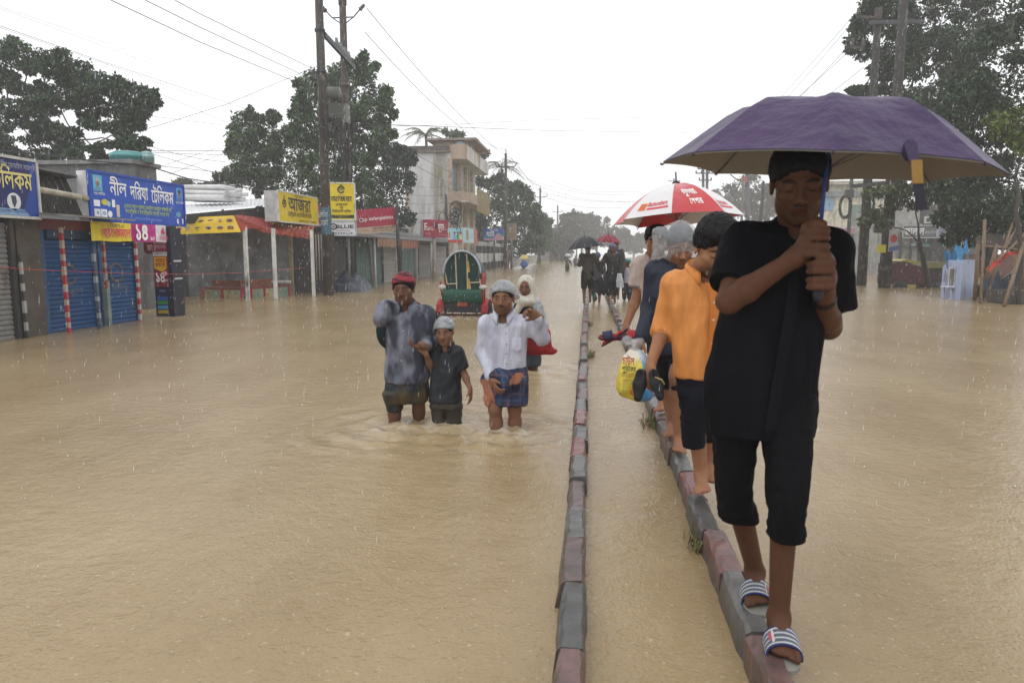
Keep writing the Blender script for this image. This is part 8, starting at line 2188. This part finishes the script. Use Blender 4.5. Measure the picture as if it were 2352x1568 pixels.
# ------------------------------------------------------------------ simpler standing figures, posed from a body plan
def walker(label, X, Y, zg, H, fy, colors, vox, stride=.0, arms='down', legs=.55, hem=.50, sleeve=.9, name='person', group=None, skin=(.13, .065, .04), turn=0.0, bare=True):
 """fy: -1 faces the camera, +1 walks away; colors: shirt, trousers; legs: share of the leg the trousers cover"""
 P = lambda x, y, z: np.array([X + x * H, Y + y * H, zg + z * H])
 s_ = stride
 J = dict(nk=P(0, 0, .845), sl=P(-.100, 0, .815), sr=P(.100, 0, .815), hl=P(-.05, 0, .52), hr=P(.05, 0, .52),
             kl=P(-.055, -s_ * .6 * 1, .285), kr=P(.055, s_ * .6, .285), al=P(-.05, -s_, .045), ar=P(.05, s_ * .9, .045 + .06 * abs(s_) * 4))
 for e, g in (('l', -1), ('r', 1)):
  a = arms if isinstance(arms, str) else arms[0 if e == 'l' else 1]
  if a == 'down': J['e' + e], J['w' + e] = P(g * .135, .02, .65), P(g * .145, -.03 * (-fy), .50)
  elif a == 'up': J['e' + e], J['w' + e] = P(g * .17, fy * .03, .90), P(g * .06, fy * .02, 1.02)
  elif a == 'hold': J['e' + e], J['w' + e] = P(g * .135, .0, .66), P(g * .07, fy * .10, .74)
  elif a == 'out': J['e' + e], J['w' + e] = P(g * .17, 0, .68), P(g * .22, fy * .02, .54)
 hd = Head(P(0, fy * .015, .925), (turn, fy, -.12), H / 1.62)
 M = Person(label, J, hd, vox, skin, name, group, b=H / 1.68)
 M.torso(); M.arm('l'); M.arm('r'); M.leg('l'); M.leg('r'); k = H / 1.68
 for e, g in (('l', -1), ('r', 1)):
  d = unit(J['w' + e] - J['e' + e]); hand_open(M.F, J['w' + e], d, (-g, 0, 0), (0, fy, .1), 1.05 * k, curl=.5)
  if zg > -.1: foot(M.F, J['a' + e], (0, fy, -.1), 1.0 * k)
 M.build()
 M.part(hair_field(hd, vox * .8, .013, .012, -.02), 'hair', HAIR, (.009, .008, .009))
 S_ = Field(vox); f = lambda z, a, d: (zg + z * H, X, Y, a * H, d * H)
 S_.loft([f(hem, .092, .072), f(.62, .088, .07), f(.72, .098, .072), f(.80, .102, .062), f(.835, .06, .04)], 0)
 for e in 'lr':
  S_.cone(J['s' + e], J['e' + e], .044 * H, .038 * H, .03)
  if sleeve > .5: S_.cone(J['e' + e], J['e' + e] + (J['w' + e] - J['e' + e]) * .85, .037 * H, .03 * H, .02)
 M.part(S_, 'shirt', WETCLOTH, mottled(colors[0], .5, 5, tuple(np.array(colors[0]) * .6)), (.012, (8, 8, 6), 5))
 T = Field(vox)
 T.loft([f(min(hem, .50) - .02, .09, .07), f(.56, .085, .065)], 0)
 for e in 'lr':
  T.cone(J['h' + e], J['k' + e], .058 * H, .05 * H, .04)
  if legs > .5: T.cone(J['k' + e], J['k' + e] + (J['a' + e] - J['k' + e]) * (legs - .5) * 2, .05 * H, .045 * H, .02)
 M.part(T, 'trousers', DARKCLOTH, colors[1], (.010, (8, 8, 8), 7))
 return M
def small_umbrella(label, px, py, y, Rr, drop, axis, cols, grip, rot=.2, n=8, spike=.12, dip=.08, name='umbrella', lining=None, group=None):
 ap = AY(px, py, y)
 return Umbrella(name, label, ap, axis, Rr, [(0, 0), (.25, drop * .06), (.5, drop * .25), (.75, drop * .57), (1, drop)], rot, cols, n, None, lining, dip=dip, shaft=(np.array(grip) + (0, 0, .05), np.array(grip) - (0, 0, .12), (.05, .05, .06)), hand=grip, spike=spike, tipcol=(.02, .02, .025), group=group)
def kerb_group():
 g = AY(1350, 683, 18.6)
 M = walker('barelegged person in a long brown shirt seen from behind under the black umbrella', KXL + .02, 18.6, KTOP - .02, 1.55, 1, ((.055, .045, .032), (.02, .018, .018)), .016, stride=.05, arms=('hold', 'out'), legs=.42, hem=.42, skin=(.13, .07, .045))
 w_ = M.J['wl']; small_umbrella('black umbrella with a loose rib over the brown shirted person', 1343, 543, 18.5, .48, .30, (-.14, 0, 1), [(.016, .017, .022), (.022, .023, .03)], w_ + (0, 0, .03), rot=.1, spike=.14)
 t_ = thing('rubber_slipper', 'teal slipper hanging off the raised heel of the brown shirted person', 'slipper', tuple(AY(1367, 684, 18.6))); held_shoe(t_, AY(1367, 681, 18.5), (.05, -.2, -1), (0, -1, .2), .25, (.02, .09, .085), (.02, .07, .07))
 M = walker('person in dark soaked clothes with a mauve hood coming along the right kerb', KXR + .0, 18.5, KTOP - .02, 1.55, -1, ((.025, .023, .025), (.022, .024, .026)), .016, stride=.03, arms=('out', 'down'), legs=.72, hem=.36)
 H = Field(.014); h = M.h; H.ell(h.p(0, -.02, .03), (.10, .115, .125), h.A, 0); H.ell(h.p(0, .12, -.02), (.065, .10, .085), h.A, .01, 's'); H.cone(h.p(.0, -.08, -.05), h.p(.06, -.10, -.22), .09, .11, .04); M.part(H, 'hood', WETCLOTH, (.10, .10, .16), (.008, (12, 12, 12), 4))
 H = Field(.014); H.ell(M.J['nk'] + (.0, .16, -.13), (.21, .10, .22), None, 0); M.part(H, 'backpack', BAGM, (.03, .13, .19), (.01, (8, 8, 8), 4))
 wr = M.J['wl']
 t = thing('round_bag', 'round black bag carried low on crossed straps between the two kerb walkers', 'bag', tuple(AY(1386, 672, 18.4)))
 K = Field(.014); c = AY(1386, 657, 18.4); K.ell(c, (.14, .10, .19), None, 0); K.cone(c + (0, 0, -.15), AY(1386, 676, 18.4), .05, .03, .03); skin_field(K, 'sack', DARKCLOTH, t, (.022, .022, .026), (.01, (8, 8, 8), 4))
 mb = MB(); mb.tube([c + (-.10, 0, .12), AY(1393, 634, 18.4), AY(1400, 622, 18.4)], .018, 5, col=(.03, .03, .035)); mb.tube([c + (.10, 0, .12), AY(1386, 632, 18.4), AY(1374, 615, 18.4)], .018, 5, col=(.03, .03, .035)); mb.build('strap', DARKCLOTH, t)
 t = thing('plastic_bag', 'pale plastic bag hanging at the right side of the mauve hooded person', 'bag', tuple(AY(1423, 662, 18.3)))
 K = Field(.014); K.loft(LP([(628, 1418, 1428, 18.3, .03), (645, 1415, 1432, 18.3, .08), (660, 1416, 1433, 18.3, .08)]), 0); skin_field(K, 'sack', CLEAR, t, (.5, .5, .5), (.012, (10, 10, 10), 4))
 M = walker('person half hidden behind the mauve hood, holding the maroon umbrella', .80, 21.0, KTOP - .05, 1.72, -1, ((.06, .05, .05), (.03, .03, .03)), .02, arms=('hold', 'down'))
 small_umbrella('maroon umbrella with a cream border in the group on the kerb', 1397, 539, 20.6, .40, .22, (0.02, -.03, 1), [(.20, .012, .03), (.16, .01, .025)], M.J['wl'] + (0, 0, .03), rot=.3, spike=.1, lining=(.30, .05, .05))
 M = walker('person with a wet blue head cover behind the brown shirted one', .25, 20.6, -.12, 1.56, -1, ((.045, .05, .06), (.03, .03, .035)), .02, arms='down')
 H = Field(.014); h = M.h; H.ell(h.p(0, -.02, .035), (.10, .12, .11), h.A, 0); H.cut(h.p(0, .05, .02), h.f * .4 - h.u); M.part(H, 'head_cover', WETCLOTH, (.07, .11, .17), (.008, (12, 12, 12), 4))
 M = walker('boy in a white shirt with backpack straps and a green cap, wading', float(AY(1441, 620, 21.5)[0]), 21.5, -.18, 1.42, -1, ((.46, .47, .52), (.03, .03, .04)), .016, legs=.70, hem=.50, stride=.02)
 H = Field(.012); h = M.h; H.ell(h.p(0, -.012, .04), (.09, .11, .09), h.A, 0); H.cut(h.p(0, .05, .035), h.f * .4 - h.u); H.cone(h.p(-.06, -.03, .05), h.p(-.16, -.03, .06), .03, .015, .02); M.part(H, 'cap', WETCLOTH, (.02, .14, .12), (.008, (12, 12, 12), 4))
 for g in (-1, 1):
  mb = MB(); a = M.J['s' + ('l' if g < 0 else 'r')]; mb.tube([a + (-g * .03, .05, .05), a + (-g * .03, -.10, .03), a + (-g * .02, -.14, -.12), a + (-g * .01, -.10, -.38)], .028, 6, col=(.02, .025, .04)); mb.build('strap', DARKCLOTH, M.root)
 M = walker('wading person in grey with a blue cap beside the boy in white', float(AY(1464, 620, 23.5)[0]), 23.5, -.22, 1.52, -1, ((.12, .11, .10), (.04, .04, .045)), .018)
 H = Field(.014); h = M.h; H.ell(h.p(0, -.012, .04), (.09, .11, .09), h.A, 0); H.cut(h.p(0, .05, .03), h.f * .4 - h.u); M.part(H, 'cap', WETCLOTH, (.05, .09, .20), (.008, (12, 12, 12), 4))
 # far ones
 g = G(1303, 622); M = walker('far wading woman steadying a white sack on her head', float(g[0]), float(g[1]), -.45, 1.6, -1, ((.10, .085, .065), (.06, .05, .045)), .03, arms=('up', 'out'), skin=(.14, .08, .06))
 t = thing('head_load', 'white sack balanced on the head of the far wading woman', 'sack', tuple(M.h.p(0, 0, .13)))
 K = Field(.03); K.ell(M.h.p(-.05, 0, .19), (.26, .17, .13), None, 0); skin_field(K, 'sack', WETCLOTH, t, (.55, .57, .60), (.03, (5, 5, 5), 4))
 g = G(1322, 611); M = walker('far wading person in grey walking away beside the woman with the head load', float(g[0]), float(g[1]), -.5, 1.6, 1, ((.10, .11, .13), (.06, .06, .07)), .03, arms=('down', 'out'))
 g = G(1202, 616); M = walker('crouching far person in bright blue under the yellow umbrella', float(g[0]), float(g[1]), -.55, 1.35, -1, ((.03, .09, .33), (.03, .08, .28)), .03, arms=('hold', 'down'), hem=.40)
 K = Field(.03); c = AY(1204, 607, g[1] - .25); K.ell(c, (.36, .2, .33), None, 0); M.part(K, 'rain_cape', BAGM, (.03, .09, .36), (.03, (4, 4, 4), 4))
 small_umbrella('small yellow and white umbrella far down the left roadside', 1203, 585, g[1] - .1, .50, .38, (-.08, 0, 1), [(.55, .42, .03), (.55, .42, .03), (.55, .54, .48)], M.J['wl'], rot=.3, spike=.05)
kerb_group()
# ------------------------------------------------------------------ falling drops, splashes
def rain():
 m = bpy.data.materials.new('rain_water'); m.use_nodes = True; b = m.node_tree.nodes['Principled BSDF']
 b.inputs['Base Color'].default_value = (.86, .88, .90, 1); b.inputs['Roughness'].default_value = .25; b.inputs['Alpha'].default_value = .75  # whitish colour stands in for the sky refracted by drops
 g = np.random.default_rng(31)
 n = 24000
 Y = 2.6 + 32 * g.random(n) ** .75; a = R(-44) + R(84) * g.random(n); X = Y * np.tan(a); Z = .05 + (3 + Y * .33) * g.random(n)
 L = g.uniform(.016, .034, n); r = g.uniform(.0013, .0026, n) * np.clip(Y / 9, .55, 1.5)
 sl = .10
 c = np.stack([X, Y, Z], 1); e = np.stack([np.full(n, sl), np.zeros(n), np.ones(n)], 1) * L[:, None]
 k = np.stack([c - e * .6, c - e * .15 + np.stack([r, 0 * r, 0 * r], 1), c - e * .15 + np.stack([-.5 * r, .87 * r, 0 * r], 1), c - e * .15 + np.stack([-.5 * r, -.87 * r, 0 * r], 1), c + e], 1).reshape(-1, 3)
 o_ = 5 * np.arange(n)[:, None, None]
 F = (np.array([[0, 2, 1], [0, 3, 2], [0, 1, 3], [4, 1, 2], [4, 2, 3], [4, 3, 1]])[None] + o_).reshape(-1, 3)
 o = raw_mesh('rain', k, F, None, m, None, True); tag(o, 'heavy rain drops falling over the whole street', None, None, 'stuff')
 n = 420
 d = 1.6 + 11 * g.random(n) ** 1.3; a = R(-46) + R(88) * g.random(n); p = np.stack([d * np.sin(a), d * np.cos(a), .004 + .02 * g.random(n) ** 3], 1)
 s_ = g.uniform(.0014, .0046, n)[:, None] * np.clip(d / 3.5, .6, 1.6)[:, None]
 T = np.array([[1, 0, -.5], [-.5, .87, -.5], [-.5, -.87, -.5], [0, 0, 1.7]])
 V = (p[:, None] + T[None] * s_[:, None]).reshape(-1, 3); F = (np.array([[0, 1, 3], [1, 2, 3], [2, 0, 3], [0, 2, 1]])[None] + 4 * np.arange(n)[:, None, None]).reshape(-1, 3)
 o = raw_mesh('rain_splash', V, F, None, m, None, True); tag(o, 'tiny white splashes where drops strike the flood', None, None, 'stuff')
rain()
# ------------------------------------------------------------------ rain-thick air
def haze():
 mb = MB(); mb.box2(np.array([-140, -12, -1.0]), np.array([140, 330, 32.0]))
 m = bpy.data.materials.new('rain_haze'); m.use_nodes = True
 t = m.node_tree; t.nodes.clear()
 o = t.nodes.new('ShaderNodeOutputMaterial'); v = t.nodes.new('ShaderNodeVolumePrincipled')
 v.inputs['Color'].default_value = (.985, .99, 1.0, 1)
 v.inputs['Density'].default_value = HAZE
 v.inputs['Anisotropy'].default_value = 0.0
 t.links.new(v.outputs[0], o.inputs['Volume'])
 h = mb.build('haze', m); tag(h, 'grey rain haze filling the street', None, None, 'stuff')
HAZE = .0020
haze()
